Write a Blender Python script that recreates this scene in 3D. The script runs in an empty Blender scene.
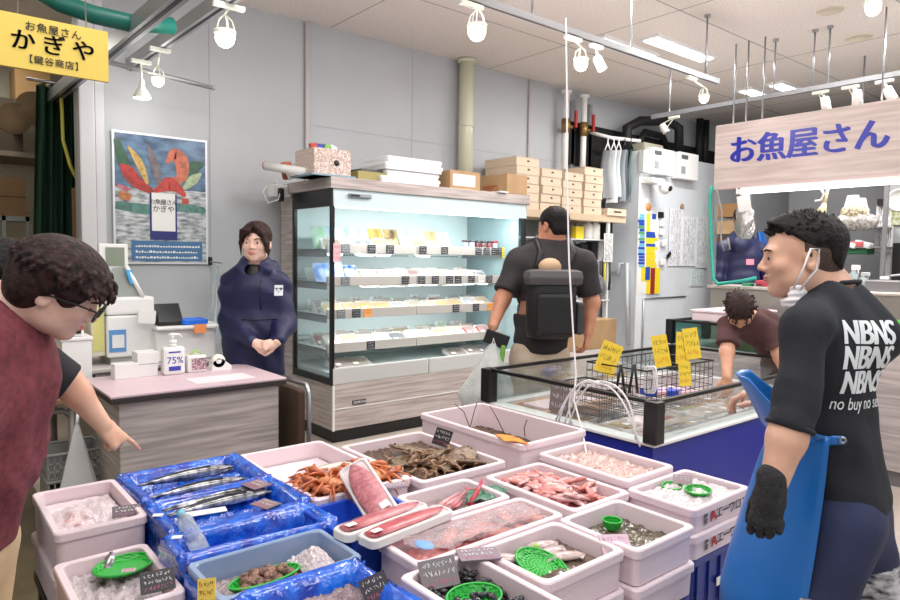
import bpy, bmesh, math, random
import numpy as np
from mathutils import Vector, Matrix, noise as mnoise
random.seed(7); np.random.seed(7)
C = bpy.context.scene.collection
# ------------------------------------------------------------------ camera
F = 670.1455
RC = ((0.77205452, -0.0303138, 0.63483297), (-0.63542066, -0.05745214, 0.77002586), (0.0131301, -0.99788793, -0.0636182))
CAM = Vector((0, 0, 1.43))
cam = bpy.data.objects.new('camera', bpy.data.cameras.new('camera')); C.objects.link(cam)
cam.data.sensor_width = 36; cam.data.lens = F/900*36; cam.data.clip_start = 0.05
m4 = Matrix.Identity(4)
for i in range(3):
    m4[i][0] = RC[i][0]; m4[i][1] = -RC[i][1]; m4[i][2] = -RC[i][2]; m4[i][3] = CAM[i]
cam.matrix_world = m4
bpy.context.scene.camera = cam
# ------------------------------------------------------------------ exposure, world, lights
vs = bpy.context.scene.view_settings
vs.view_transform = 'Standard'; vs.look = 'None'; vs.gamma = 1; vs.use_curve_mapping = False; vs.exposure = -0.32
w = bpy.data.worlds.new('hall_light'); bpy.context.scene.world = w; w.use_nodes = True
w.node_tree.nodes['Background'].inputs[0].default_value = (0.93, 0.95, 1, 1)
w.node_tree.nodes['Background'].inputs[1].default_value = 0.5
def area(name, loc, size, power, color=(1, 1, 1), target=None, sy=None):
    l = bpy.data.lights.new(name, 'AREA'); l.energy = power; l.size = size; l.color = color
    if sy: l.shape = 'RECTANGLE'; l.size_y = sy
    o = bpy.data.objects.new(name, l); C.objects.link(o); o.location = loc
    d = (Vector(target) - Vector(loc)) if target else Vector((0, 0, -1))
    o.rotation_euler = d.to_track_quat('-Z', 'Y').to_euler(); return o
for i, (x, y, z, p) in enumerate([(0.6, -0.6, 2.7, 70), (-0.9, 1.6, 2.7, 42), (3.6, -1.0, 2.7, 75), (7.0, -0.6, 2.7, 60)]):  # added point lights out of view, lifting the dark ceiling
    l = bpy.data.lights.new('unseen_fill_light', 'POINT'); l.energy = p; l.shadow_soft_size = .3; l.color = (1, .985, .96); o = bpy.data.objects.new('unseen_fill_light', l); C.objects.link(o); o.location = (x, y, z)
for i, (x, y, p) in enumerate([(1.2, 0.6, 40), (3.4, 0.2, 34), (3.6, 3.0, 50), (6.4, 1.6, 85), (1.4, 2.9, 24), (6.6, 3.6, 80)]):
    area('ceiling_panel_light', (x, y, 3.39), 1.1, p, (1.0, 0.985, 0.96), sy=0.35)
# ------------------------------------------------------------------ helpers
def pt(px, py, **k):
    """a point of the hall seen at a photo pixel, at depth D or on a plane X / Y / Z"""
    v = (px-450, py-300, F)
    d = Vector([sum(RC[i][j]*v[j] for j in range(3)) for i in range(3)])
    if 'D' in k: return CAM + d*(k['D']/F)
    for ax, i in (('X', 0), ('Y', 1), ('Z', 2)):
        if ax in k: return CAM + d*((k[ax]-CAM[i])/d[i])
def lin(c):
    return tuple(((v/255)/12.92 if v/255 <= .04045 else ((v/255+.055)/1.055)**2.4) for v in c[:3]) + (1,)
MATS = {}
def mat(name, col=(200, 200, 200), rough=.6, metal=0, spec=.5, noise=0, nscale=20, bump=0, bscale=60, col2=None,
        emit=0, trans=0, alpha=1, sss=0, stretch=(1, 1, 1), coat=0, bstretch=None, detail=4):
    if name in MATS: return MATS[name]
    m = bpy.data.materials.new(name); m.use_nodes = True; nt = m.node_tree; b = nt.nodes['Principled BSDF']
    b.inputs['Base Color'].default_value = lin(col); b.inputs['Roughness'].default_value = rough
    b.inputs['Metallic'].default_value = metal; b.inputs['Specular IOR Level'].default_value = spec
    b.inputs['Transmission Weight'].default_value = trans; b.inputs['Coat Weight'].default_value = coat
    if sss:
        b.inputs['Subsurface Weight'].default_value = sss; b.inputs['Subsurface Radius'].default_value = (1, .35, .2); b.inputs['Subsurface Scale'].default_value = .01
    if emit:
        b.inputs['Emission Color'].default_value = lin(col); b.inputs['Emission Strength'].default_value = emit
    if alpha < 1: b.inputs['Alpha'].default_value = alpha
    tc = nt.nodes.new('ShaderNodeTexCoord')
    if noise or col2:
        mp = nt.nodes.new('ShaderNodeMapping'); mp.inputs['Scale'].default_value = stretch
        nt.links.new(tc.outputs['Object'], mp.inputs['Vector'])
        n = nt.nodes.new('ShaderNodeTexNoise'); n.inputs['Scale'].default_value = nscale; n.inputs['Detail'].default_value = detail
        nt.links.new(mp.outputs[0], n.inputs['Vector'])
        r = nt.nodes.new('ShaderNodeValToRGB'); r.color_ramp.elements[0].position = .35; r.color_ramp.elements[1].position = .65
        c2 = col2 or tuple(max(0, c*(1-noise)) for c in col)
        r.color_ramp.elements[0].color = lin(c2); r.color_ramp.elements[1].color = lin(col)
        nt.links.new(n.outputs['Fac'], r.inputs['Fac']); nt.links.new(r.outputs['Color'], b.inputs['Base Color'])
    if bump:
        mp2 = nt.nodes.new('ShaderNodeMapping'); mp2.inputs['Scale'].default_value = bstretch or stretch
        nt.links.new(tc.outputs['Object'], mp2.inputs['Vector'])
        n2 = nt.nodes.new('ShaderNodeTexNoise'); n2.inputs['Scale'].default_value = bscale; n2.inputs['Detail'].default_value = 3
        nt.links.new(mp2.outputs[0], n2.inputs['Vector'])
        bp = nt.nodes.new('ShaderNodeBump'); bp.inputs['Strength'].default_value = bump; bp.inputs['Distance'].default_value = .01
        nt.links.new(n2.outputs['Fac'], bp.inputs['Height']); nt.links.new(bp.outputs[0], b.inputs['Normal'])
    MATS[name] = m; return m
def clear(name, tint=(235, 245, 245), amount=.12, rough=.05, bump=0, bscale=30):
    """thin clear sheet: mostly see-through, with a share of gloss"""
    if name in MATS: return MATS[name]
    m = bpy.data.materials.new(name); m.use_nodes = True; nt = m.node_tree; nt.nodes.clear()
    o = nt.nodes.new('ShaderNodeOutputMaterial'); mx = nt.nodes.new('ShaderNodeMixShader')
    t = nt.nodes.new('ShaderNodeBsdfTransparent'); t.inputs[0].default_value = lin(tint)
    g = nt.nodes.new('ShaderNodeBsdfPrincipled' if amount > .2 else 'ShaderNodeBsdfGlossy'); g.inputs[0].default_value = lin(tint); g.inputs['Roughness'].default_value = rough
    fr = nt.nodes.new('ShaderNodeLayerWeight'); fr.inputs[0].default_value = .25
    mt = nt.nodes.new('ShaderNodeMath'); mt.operation = 'MULTIPLY_ADD'; mt.inputs[1].default_value = .35; mt.inputs[2].default_value = amount
    nt.links.new(fr.outputs['Fresnel'], mt.inputs[0]); nt.links.new(mt.outputs[0], mx.inputs[0])
    nt.links.new(t.outputs[0], mx.inputs[1]); nt.links.new(g.outputs[0], mx.inputs[2]); nt.links.new(mx.outputs[0], o.inputs[0])
    if bump:
        tc = nt.nodes.new('ShaderNodeTexCoord'); n2 = nt.nodes.new('ShaderNodeTexNoise'); n2.inputs['Scale'].default_value = bscale
        nt.links.new(tc.outputs['Object'], n2.inputs['Vector']); bp = nt.nodes.new('ShaderNodeBump'); bp.inputs['Strength'].default_value = bump; bp.inputs['Distance'].default_value = .02
        nt.links.new(n2.outputs['Fac'], bp.inputs['Height']); nt.links.new(bp.outputs[0], g.inputs['Normal'])
    MATS[name] = m; return m
def axes(d, up=Vector((0, 0, 1))):
    d = Vector(d).normalized(); s = d.cross(up)
    if s.length < 1e-4: s = d.cross(Vector((1, 0, 0)))
    s.normalize(); return s, s.cross(d).normalized(), d
class G:
    """collects shapes for one mesh"""
    def __init__(s): s.v = []; s.f = []; s.mi = []; s.sm = []; s.cur = 0
    def add(s, vs_, fs, smooth=False):
        o = len(s.v); s.v += [tuple(p) for p in vs_]
        for f in fs: s.f.append(tuple(o+i for i in f)); s.mi.append(s.cur); s.sm.append(smooth)
        return s
    def m(s, i): s.cur = i; return s
    def box(s, x0, x1, y0, y1, z0, z1, bev=0, M=None):
        if x0 > x1: x0, x1 = x1, x0
        if y0 > y1: y0, y1 = y1, y0
        if z0 > z1: z0, z1 = z1, z0
        b = min(bev, (x1-x0)/2.01, (y1-y0)/2.01, (z1-z0)/2.01)
        if b <= 0:
            vs_ = [(x, y, z) for z in (z0, z1) for x, y in ((x0, y0), (x1, y0), (x1, y1), (x0, y1))]
            fs = [(3, 2, 1, 0), (4, 5, 6, 7), (0, 1, 5, 4), (1, 2, 6, 5), (2, 3, 7, 6), (3, 0, 4, 7)]
        else:
            bm = bmesh.new(); bmesh.ops.create_cube(bm, size=1)
            for v in bm.verts: v.co = Vector(((x0+x1)/2+v.co.x*(x1-x0), (y0+y1)/2+v.co.y*(y1-y0), (z0+z1)/2+v.co.z*(z1-z0)))
            bmesh.ops.bevel(bm, geom=bm.edges[:], offset=b, segments=2, affect='EDGES', profile=.6)
            bm.verts.index_update(); vs_ = [v.co.copy() for v in bm.verts]; fs = [[v.index for v in f.verts] for f in bm.faces]; bm.free()
        if M: vs_ = [M @ Vector(p) for p in vs_]
        return s.add(vs_, fs)
    def obox(s, c, size, d, up=Vector((0, 0, 1)), bev=0):
        """box whose long x follows d"""
        sx, u, dd = axes(d, up); Mx = Matrix((dd, sx, u)).transposed().to_4x4(); Mx.translation = Vector(c)
        h = [q/2 for q in size]; return s.box(-h[0], h[0], -h[1], h[1], -h[2], h[2], bev, Mx)
    def tube(s, pts, r, n=10, cap=True):
        pts = [Vector(p) for p in pts]; rs = r if isinstance(r, (list, tuple)) else [r]*len(pts)
        rings = []; u = None
        for i, p in enumerate(pts):
            d = (pts[min(i+1, len(pts)-1)]-pts[max(i-1, 0)])
            if d.length < 1e-9: d = Vector((0, 0, 1))
            d.normalize()
            if u is None: a, u, _ = axes(d)
            u = (u - d*u.dot(d)).normalized(); a = d.cross(u)
            rings.append([p+(a*math.cos(t)+u*math.sin(t))*rs[i] for t in [2*math.pi*k/n for k in range(n)]])
        vs_ = [q for rg in rings for q in rg]
        fs = [(i*n+k, i*n+(k+1) % n, (i+1)*n+(k+1) % n, (i+1)*n+k) for i in range(len(pts)-1) for k in range(n)]
        if cap: fs += [tuple(range(n))[::-1], tuple((len(pts)-1)*n+k for k in range(n))]
        return s.add(vs_, fs, True)
    def cyl(s, c, r, h, n=20, r2=None, ax=(0, 0, 1)):
        c = Vector(c); return s.tube([c, c+Vector(ax)*h], [r, r if r2 is None else r2], n)
    def lathe(s, c, prof, n=24, ax=(0, 0, 1), sx=1, sy=1):
        a, u, d = axes(ax); c = Vector(c); vs_ = []
        for r, h in prof:
            for k in range(n):
                t = 2*math.pi*k/n; vs_.append(c+a*math.cos(t)*r*sx+u*math.sin(t)*r*sy+d*h)
        fs = [(i*n+k, i*n+(k+1) % n, (i+1)*n+(k+1) % n, (i+1)*n+k) for i in range(len(prof)-1) for k in range(n)]
        return s.add(vs_, fs, True)
    def ball(s, c, r, n=14, sc=(1, 1, 1)):
        c = Vector(c); m_ = n//2; vs_ = []
        for i in range(m_+1):
            th = math.pi*i/m_
            for k in range(n):
                ph = 2*math.pi*k/n; vs_.append(c+Vector((math.sin(th)*math.cos(ph)*sc[0], math.sin(th)*math.sin(ph)*sc[1], math.cos(th)*sc[2]))*r)
        fs = [(i*n+k, (i+1)*n+k, (i+1)*n+(k+1) % n, i*n+(k+1) % n) for i in range(m_) for k in range(n)]
        return s.add(vs_, fs, True)
    def grid(s, fn, nu, nv, smooth=True):
        vs_ = [fn(i/nu, j/nv) for i in range(nu+1) for j in range(nv+1)]
        fs = [(i*(nv+1)+j, (i+1)*(nv+1)+j, (i+1)*(nv+1)+j+1, i*(nv+1)+j+1) for i in range(nu) for j in range(nv)]
        return s.add(vs_, fs, smooth)
    def prism(s, poly, z0, z1, M=None):
        n = len(poly); vs_ = [Vector((x, y, z0)) for x, y in poly]+[Vector((x, y, z1)) for x, y in poly]
        if M: vs_ = [M @ p for p in vs_]
        return s.add(vs_, [tuple(range(n))[::-1], tuple(range(n, 2*n))]+[(i, (i+1) % n, n+(i+1) % n, n+i) for i in range(n)])
    def fish(s, pts, w_, h_, n=10):
        """loft of ellipses along pts; w_, h_ lists of half sizes"""
        pts = [Vector(p) for p in pts]; vs_ = []
        for i, p in enumerate(pts):
            d = (pts[min(i+1, len(pts)-1)]-pts[max(i-1, 0)]).normalized(); a, u, _ = axes(d)
            for k in range(n):
                t = 2*math.pi*k/n; vs_.append(p+a*math.cos(t)*w_[i]+u*math.sin(t)*h_[i])
        fs = [(i*n+k, i*n+(k+1) % n, (i+1)*n+(k+1) % n, (i+1)*n+k) for i in range(len(pts)-1) for k in range(n)]
        fs += [tuple(range(n))[::-1], tuple((len(pts)-1)*n+k for k in range(n))]
        return s.add(vs_, fs, True)
def wloc(o):
    l = Vector((0, 0, 0))
    while o: l += o.location; o = o.parent
    return l
def mesh_obj(name, verts, faces, mats, parent=None, mi=None, sm=None, loc=None):
    off = wloc(parent) if parent else Vector((0, 0, 0))
    if not parent and loc is None:
        a = np.array(verts); off = Vector(((a[:, 0].min()+a[:, 0].max())/2, (a[:, 1].min()+a[:, 1].max())/2, a[:, 2].min()))
    elif not parent: off = Vector(loc)
    me = bpy.data.meshes.new(name); me.from_pydata([tuple(Vector(v)-off) for v in verts], [], faces)
    if not isinstance(mats, (list, tuple)): mats = [mats]
    for q in mats: me.materials.append(q)
    if mi is not None: me.polygons.foreach_set('material_index', mi)
    if sm is not None: me.polygons.foreach_set('use_smooth', sm)
    bm = bmesh.new(); bm.from_mesh(me); bmesh.ops.recalc_face_normals(bm, faces=bm.faces); bm.to_mesh(me); bm.free()
    me.update(); o = bpy.data.objects.new(name, me); C.objects.link(o)
    if parent: o.parent = parent
    else: o.location = off
    return o
def B(name, g, mats, parent=None, label=None, loc=None):
    o = mesh_obj(name, g.v, g.f, mats, parent, g.mi, g.sm, loc)
    if label: o['label'] = label
    return o
def thing(name, label, cat, loc, group=None):
    o = bpy.data.objects.new(name, None); o.empty_display_size = .05; C.objects.link(o); o.location = loc
    o['label'] = label; o['category'] = cat
    if group: o['group'] = group
    return o
def tag(o, label, cat, group=None, kind=None):
    o['label'] = label; o['category'] = cat
    if group: o['group'] = group
    if kind: o['kind'] = kind
    return o
def struct(name, g, m_):
    o = B(name, g, m_); o['kind'] = 'structure'; return o
def copy_tree(o, parent=None):
    c = o.copy(); C.objects.link(c)
    if parent: c.parent = parent
    for ch in list(o.children): copy_tree(ch, c)
    return c
def put(proto, first, loc, rot=(0, 0, 0), label=None, group=None, scale=None):
    o = proto if first else copy_tree(proto)
    o.location = loc; o.rotation_euler = rot
    if label: o['label'] = label
    if group: o['group'] = group
    if scale: o.scale = scale
    return o
def text(name, body, size, M, m_, parent, extrude=.001, space=1, shear=0, bold=0, project=None, align='CENTER'):
    cu = bpy.data.curves.new(name, 'FONT'); cu.body = body; cu.size = size; cu.align_x = align; cu.align_y = 'CENTER'
    cu.extrude = extrude; cu.space_character = space; cu.shear = shear; cu.offset = bold; cu.space_line = .95
    o = bpy.data.objects.new('tmp', cu); C.objects.link(o); dg = bpy.context.evaluated_depsgraph_get(); dg.update()
    me = bpy.data.meshes.new_from_object(o.evaluated_get(dg)); bpy.data.objects.remove(o)
    if project:
        bm = bmesh.new(); bm.from_mesh(me); bmesh.ops.triangulate(bm, faces=bm.faces[:]);
        for _ in range(3):
            es = [e for e in bm.edges if e.calc_length() > size*.12]
            if not es: break
            bmesh.ops.subdivide_edges(bm, edges=es, cuts=1); bmesh.ops.triangulate(bm, faces=bm.faces[:])
        bm.to_mesh(me); bm.free()
    vs_ = [M @ v.co for v in me.vertices]
    if project: vs_ = [project(p, v.co.z) for p, v in zip(vs_, me.vertices)]
    fs = [tuple(p.vertices) for p in me.polygons]; bpy.data.meshes.remove(me)
    return mesh_obj(name, vs_, fs, m_, parent) if vs_ else None
def frame(o, x, z):
    """matrix: local x along x, local y along z (up), local z = normal"""
    x = Vector(x).normalized(); y = Vector(z).normalized(); n = x.cross(y).normalized(); y = n.cross(x)
    M = Matrix((x, y, n)).transposed().to_4x4(); M.translation = Vector(o); return M
def rnd(a, b): return random.uniform(a, b)
# common materials
GW = lambda: mat('grey_woodgrain', (198, 188, 184), .5, noise=.12, nscale=3.2, stretch=(.9, .9, 17), col2=(160, 150, 146))
WHITE = mat('white_paint', (232, 232, 230), .45)
WPL = mat('white_plastic', (236, 236, 234), .35)
BLK = mat('black_metal', (18, 18, 20), .35)
BLKP = mat('black_plastic', (22, 22, 24), .45)
STEEL = mat('steel', (170, 172, 176), .3, .85)
ALU = mat('aluminium_rail', (175, 178, 182), .35, .6)
GLASS = clear('clear_glass', (246, 250, 250), .06, .03)
FOAM = mat('foam', (234, 216, 221), .62, bump=.15, bscale=220)
CARDB = mat('cardboard', (186, 152, 112), .8, noise=.08, nscale=6)
# ================================================================== THE SETTING
WALL = mat('wall_panel_paint', (180, 184, 188), .5, noise=.03, nscale=1.5)
CEIL = mat('acoustic_ceiling', (246, 238, 232), .9, noise=.10, nscale=70, bump=.5, bscale=90)
struct('floor', G().box(-2, 12, -2, 10, -.1, 0), mat('vinyl_floor', (196, 184, 172), .45, noise=.06, nscale=2))
struct('floor_2', G().box(-1.2, .60, 1.3, 8.2, 0, .002), mat('olive_patch', (112, 100, 74), .6, noise=.15, nscale=5))  # thin olive patch over the left floor, darker than the vinyl
g = G(); g.box(-2, 12, -1, 10, 3.43, 3.5); struct('ceiling', g, CEIL)
struct('wall_back', G().box(1.0, 12, 5.35, 5.45, 0, 3.43), WALL)
struct('wall_right', G().box(11.6, 11.7, -1, 5.35, 0, 3.43), mat('far_wall', (190, 190, 190), .6))
struct('wall_store', G().box(-2, 3, 8.3, 8.4, 0, 3.43), mat('cream_wall', (196, 190, 176), .7))
struct('wall_store_side', G().box(2.0, 2.08, 5.46, 8.29, 0, 3.43), mat('cream_wall'))
struct('wall_left', G().box(-1.3, -1.2, 2.6, 8.29, 0, 3.43), mat('cream_wall'))
g = G()
for x in (3.0, 4.9, 6.8, 8.7): g.box(x-.004, x+.004, -1, 5.34, 3.4285, 3.4299)
for y in (.7, 1.9, 3.1, 4.3): g.box(-1, 11, y-.004, y+.004, 3.4285, 3.4299)
struct('trim_1', g, mat('ceiling_seam', (150, 146, 142), .9))
PLATE = mat('light_grey_trim', (204, 205, 208), .4)
struct('trim_2', G().box(1.0, 1.1, 5.27, 5.349, 0, 3.42, .01).box(1.11, 1.17, 5.32, 5.349, 0, 3.42, .005), PLATE)
struct('trim_3', G().box(2.75, 2.8, 5.32, 5.349, 0, 3.42, .005), mat('seam_trim', (176, 172, 172), .4))
struct('trim_4', G().box(5.5, 5.53, 5.325, 5.349, 0, 3.42), mat('seam_trim'))
g = G(); g.box(1.93, 1.936, 5.347, 5.3495, 0, 3.42); g.box(3.9, 3.906, 5.347, 5.3495, 0, 3.42)
g.box(2.8, 7.0, 5.347, 5.3495, 2.56, 2.566); struct('trim_5', g, mat('panel_seam', (172, 172, 176), .7))
struct('trim_6', G().box(6.1, 9.8, 5.3, 5.348, 2.55, 3.05), mat('dark_recess', (14, 14, 16), .8))
# ceiling fittings
for i, (x, y, r) in enumerate([(5.78, 2.31, .1), (6.65, 2.41, .11), (6.9, 1.75, .13)]):
    g = G().lathe((x, y, 3.43), [(r, 0), (r, -.008), (r*.86, -.014), (r*.8, -.006), (0, -.006)])
    tag(B('ceiling_vent', g, mat('cream_plastic', (214, 206, 188), .5)), ['small round cream ceiling vent nearest the sloping rail end', 'round cream ceiling plate, the middle one of the three', 'round cream ceiling plate nearest the right edge'][i], 'vent', 'round ceiling plates')
for i, (x, y, lx) in enumerate([(5.75, 3.62, .95), (5.35, 3.95, .8), (7.9, 3.95, .5), (7.9, 3.6, .5)]):
    t = thing('ceiling_light', ['recessed ceiling light nearest the end of the left lamp rail', 'bluish ceiling light seen behind the left lamp rail', 'far recessed ceiling light above the big wooden sign, left one', 'far recessed ceiling light above the big wooden sign, right one'][i], 'light', (x, y, 3.39), 'recessed ceiling lights')
    B('light_frame', G().box(x-lx/2-.03, x+lx/2+.03, y-.1, y+.1, 3.405, 3.43), WHITE, t)
    B('diffuser', G().box(x-lx/2, x+lx/2, y-.07, y+.07, 3.398, 3.404), mat('tube_glow', (240, 246, 255), .5, emit=5), t)
# ---- wall pipes
t = thing('wall_pipe', 'thick cream pipe running down the back wall behind the open fridge', 'pipe', (4.5, 5.24, 2.0))
CREAM = mat('cream_pipe', (206, 206, 182), .35)
B('pipe', G().cyl((4.5, 5.24, 2.0), .075, 1.42, 24), CREAM, t)
B('pipe_collar', G().cyl((4.5, 5.24, 2.75), .08, .02, 24).cyl((4.5, 5.24, 3.39), .095, .03, 24), CREAM, t)
for k, x in enumerate((6.0, 6.32)):
    z1 = 3.35; t = thing('water_pipe', ['white water pipe with brass valve and red lever, left of two', 'white water pipe with brass valve and red lever, right of two'][k], 'pipe', (x, 5.22, 2.2), 'valve pipes at the back wall')
    B('pipe', G().cyl((x, 5.22, 2.2), .035, 1.15, 14).cyl((x, 5.22, 3.33), .06, .03, 14), WPL, t)
    B('valve', G().cyl((x, 5.22, 2.88), .05, .16, 12).cyl((x+.03, 5.22, 2.96), .02, .1, 8, ax=(1, 0, 0)), mat('brass', (150, 120, 70), .4, .7), t)
    B('lever', G().box(x+.12, x+.15, 5.17, 5.2, 2.95, 3.15, .005), mat('red_plastic', (170, 30, 32), .4), t)
    B('pipe_clip', G().box(x+.2, x+.25, 5.3, 5.349, 2.2, 3.3), STEEL, t)
# ================================================================== OPEN FRIDGE
MINT = mat('fridge_liner', (236, 246, 245), .35)
FX0, FX1, FY0, FY1 = 2.51, 4.55, 4.42, 5.3
fr = thing('display_fridge', 'long open-fronted display fridge with lit shelves and grey woodgrain casing', 'fridge', (3.5, 4.86, 0))
B('base_cabinet', G().box(FX0, FX1, FY0, FY1, .1, .452, .006), GW(), fr)
B('toe_kick', G().box(FX0+.02, FX1-.02, FY0+.03, FY1, 0, .1), BLK, fr)
B('white_trim', G().box(FX0+.012, FX1, FY0-.006, FY0, .262, .27), WPL, fr); B('corner_trim', G().box(FX0-.004, FX0+.012, FY0-.006, FY0+.01, .1, .45), WPL, fr)
B('end_panel', G().box(FX0, FX0+.03, 5.06, FY1, .452, 1.92), GW(), fr); B('end_panel', G().box(FX1-.03, FX1, 5.1, FY1, .452, 1.92), GW(), fr)
B('top_casing', G().box(FX0-.03, FX1+.03, FY0-.02, FY1, 1.93, 2.015, .004), GW(), fr)
B('back_panel', G().box(FX0+.03, FX1-.03, 5.22, 5.26, .452, 1.92), MINT, fr)
for z in (.7, .74, .96, 1.2, 1.225, 1.43, 1.455):
    g = G(); xs_ = [FX0+.12+k*.0145 for k in range(125)]
    g.v = [(x, 5.218, zz) for x in xs_ for zz in (z, z+.012)]; g.f = [(2*k, 2*k+2, 2*k+3, 2*k+1) for k in range(124)]; g.mi = [1 if k % 2 == 0 and (k//2) % 21 not in (19, 20) else 0 for k in range(124)]; g.sm = [False]*124
    B('vent_strip', g, [MINT, mat('slot_dark', (60, 84, 88), .7)], fr)
can = B('canopy', G().add([(FX0, FY0, 1.93), (FX1, FY0, 1.93), (FX1, FY0-.01, 1.80), (FX0, FY0-.01, 1.80), (FX0, 5.2, 1.93), (FX1, 5.2, 1.93), (FX1, 4.75, 1.84), (FX0, 4.75, 1.84)],
  [(0, 1, 2, 3), (2, 3, 7, 6), (6, 7, 4, 5), (0, 1, 5, 4), (0, 3, 7, 4), (1, 2, 6, 5)]), mat('canopy_white', (196, 214, 218), .4), fr)
B('display_badge', G().box(2.63, 2.83, 4.39, 4.412, 1.872, 1.9, .005).m(1).box(2.64, 2.72, 4.386, 4.39, 1.88, 1.893), [mat('badge_grey', (140, 145, 150), .4), BLK], can)
B('light_strip', G().box(FX0+.06, FX1-.06, 4.46, 4.5, 1.795, 1.81), mat('fridge_glow', (225, 250, 255), .4, emit=6), can)
for q_ in ((FX0-.012, FX0+.015, 4.425, 4.455, .45, 1.93), (FX0-.012, FX0+.015, 5.03, 5.065, .45, 1.93), (FX0-.012, FX0+.015, 4.455, 5.03, 1.80, 1.93), (FX0-.012, FX0+.015, 4.455, 5.03, .452, .50),
  (FX1-.02, FX1+.012, 4.425, 4.46, .45, 1.84), (FX1-.02, FX1+.012, 5.05, 5.08, .45, 1.84), (FX1-.06, FX1+.012, 4.425, 5.08, 1.84, 1.93)): B('side_frame', G().box(*q_), BLK, fr)
B('side_glass', G().box(FX0-.004, FX0, 4.455, 5.03, .5, 1.8), GLASS, fr); B('side_glass', G().box(FX1-.01, FX1-.006, 4.455, 5.06, .5, 1.84), GLASS, fr)
B('mirror_side', G().box(FX1-.035, FX1-.03, 4.48, 5.2, .46, 1.84), clear('frosted_curtain', (215, 235, 238), .5, .3, .5, 12), fr)
SH = []
for y in (253, 286, 319, 353): SH.append(pt(332, y, Y=4.62).z)
print('shelf z', SH)
RAILM = mat('price_rail', (176, 172, 166), .4)
for k, z in enumerate(SH):
    yf = 4.62
    s = B('shelf', G().box(FX0+.05, FX1-.1, yf, 5.2, z+.012, z+.03), MINT, fr)
    for a, b in ((FX0+.05, 3.42), (3.43, FX1-.1)): B('price_rail', G().box(a, b, yf-.02, yf, z, z+.075, .004), RAILM, s)
    B('shelf_bracket', G().box(FX0+.05, FX0+.06, yf, 5.2, z-.03, z+.03), STEEL, s); B('shelf_bracket', G().box(FX1-.11, FX1-.1, yf, 5.2, z-.03, z+.03), STEEL, s)
B('bottom_deck', G().box(FX0+.03, FX1-.03, 4.44, 5.22, .452, .53), MINT, fr)
B('deck_lip', G().box(FX0, 3.42, FY0, FY0+.03, .452, .58, .01).box(3.43, FX1, FY0, FY0+.03, .452, .58, .01), mat('lip_grey', (196, 198, 196), .35), fr)
text('maker_plate_lettering', 'DAIKAN', .03, frame((2.74, FY0-.012, .30), (1, 0, 0), (0, 0, 1)), WPL, B('maker_plate', G().box(2.68, 2.80, FY0-.01, FY0, .285, .315), BLK, fr))
area('fridge_lamp', (3.5, 4.5, 1.79), 1.9, 15, (.92, .99, 1), (3.5, 4.9, 1.0), sy=.05)
for z in SH[:3]: area('shelf_lamp', (3.5, 4.68, z-.01), 1.8, 6.0, (.92, .99, 1), (3.5, 4.95, z-.4), sy=.04)
# ================================================================== CASH COUNTER
ct = thing('cash_counter', 'grey woodgrain cash counter with pale pink top, in front of the woman in navy', 'counter', (1.12, 3.42, 0))
B('cabinet', G().box(.74, 1.5, 3.2, 3.68, 0, .77, .006), GW(), ct)
B('counter_top', G().box(.70, 1.53, 3.17, 3.72, .79, .802, .004), mat('pale_pink_laminate', (212, 188, 196), .35), ct)
B('edge_band', G().box(.70, 1.53, 3.17, 3.72, .765, .79, .004), mat('dark_edge', (52, 44, 44), .5), ct)
ft = thing('folded_table', 'dark brown folded board with grey metal rim beside the cash counter', 'table', (1.62, 3.3, 0))
B('board', G().box(1.56, 1.6, 3.1, 3.42, .04, .74, .01), mat('dark_brown', (74, 54, 40), .5), ft)
B('metal_rim', G().tube([(1.62, 3.1, 0), (1.62, 3.1, .72), (1.62, 3.13, .76), (1.62, 3.39, .76), (1.62, 3.42, .72), (1.62, 3.42, 0)], .012), STEEL, ft)
# side stand behind the counter
sd = thing('side_stand', 'low grey stand behind the cash counter carrying the coin machine', 'stand', (1.06, 4.1, 0))
B('stand_body', G().box(.78, 1.42, 3.86, 4.3, 0, .80, .005), mat('stand_grey', (176, 172, 170), .5), sd)
B('stand_top', G().box(.76, 1.44, 3.84, 4.32, .80, .82, .005), mat('stand_top', (190, 186, 184), .5), sd)
# brown table
bt = thing('side_table', 'brown wood-topped table with grey tube legs behind the pointing hand', 'table', (.5, 3.95, 0))
B('tabletop', G().box(.1, .69, 3.62, 4.3, .70, .725, .004), mat('brown_top', (150, 112, 80), .45, noise=.2, nscale=3, stretch=(1, 12, 1)), bt)
GT = mat('grey_tube', (142, 138, 132), .4, .3)
for x in (.18, .64):
    for y in (3.68, 4.22): B('leg', G().cyl((x, y, 0), .02, .70, 12), GT, bt)
B('side_rail', G().tube([(.18, 3.68, .66), (.60, 3.68, .66), (.64, 3.68, .62)], .014).tube([(.18, 4.22, .64), (.64, 4.22, .64)], .014), GT, bt)
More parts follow.
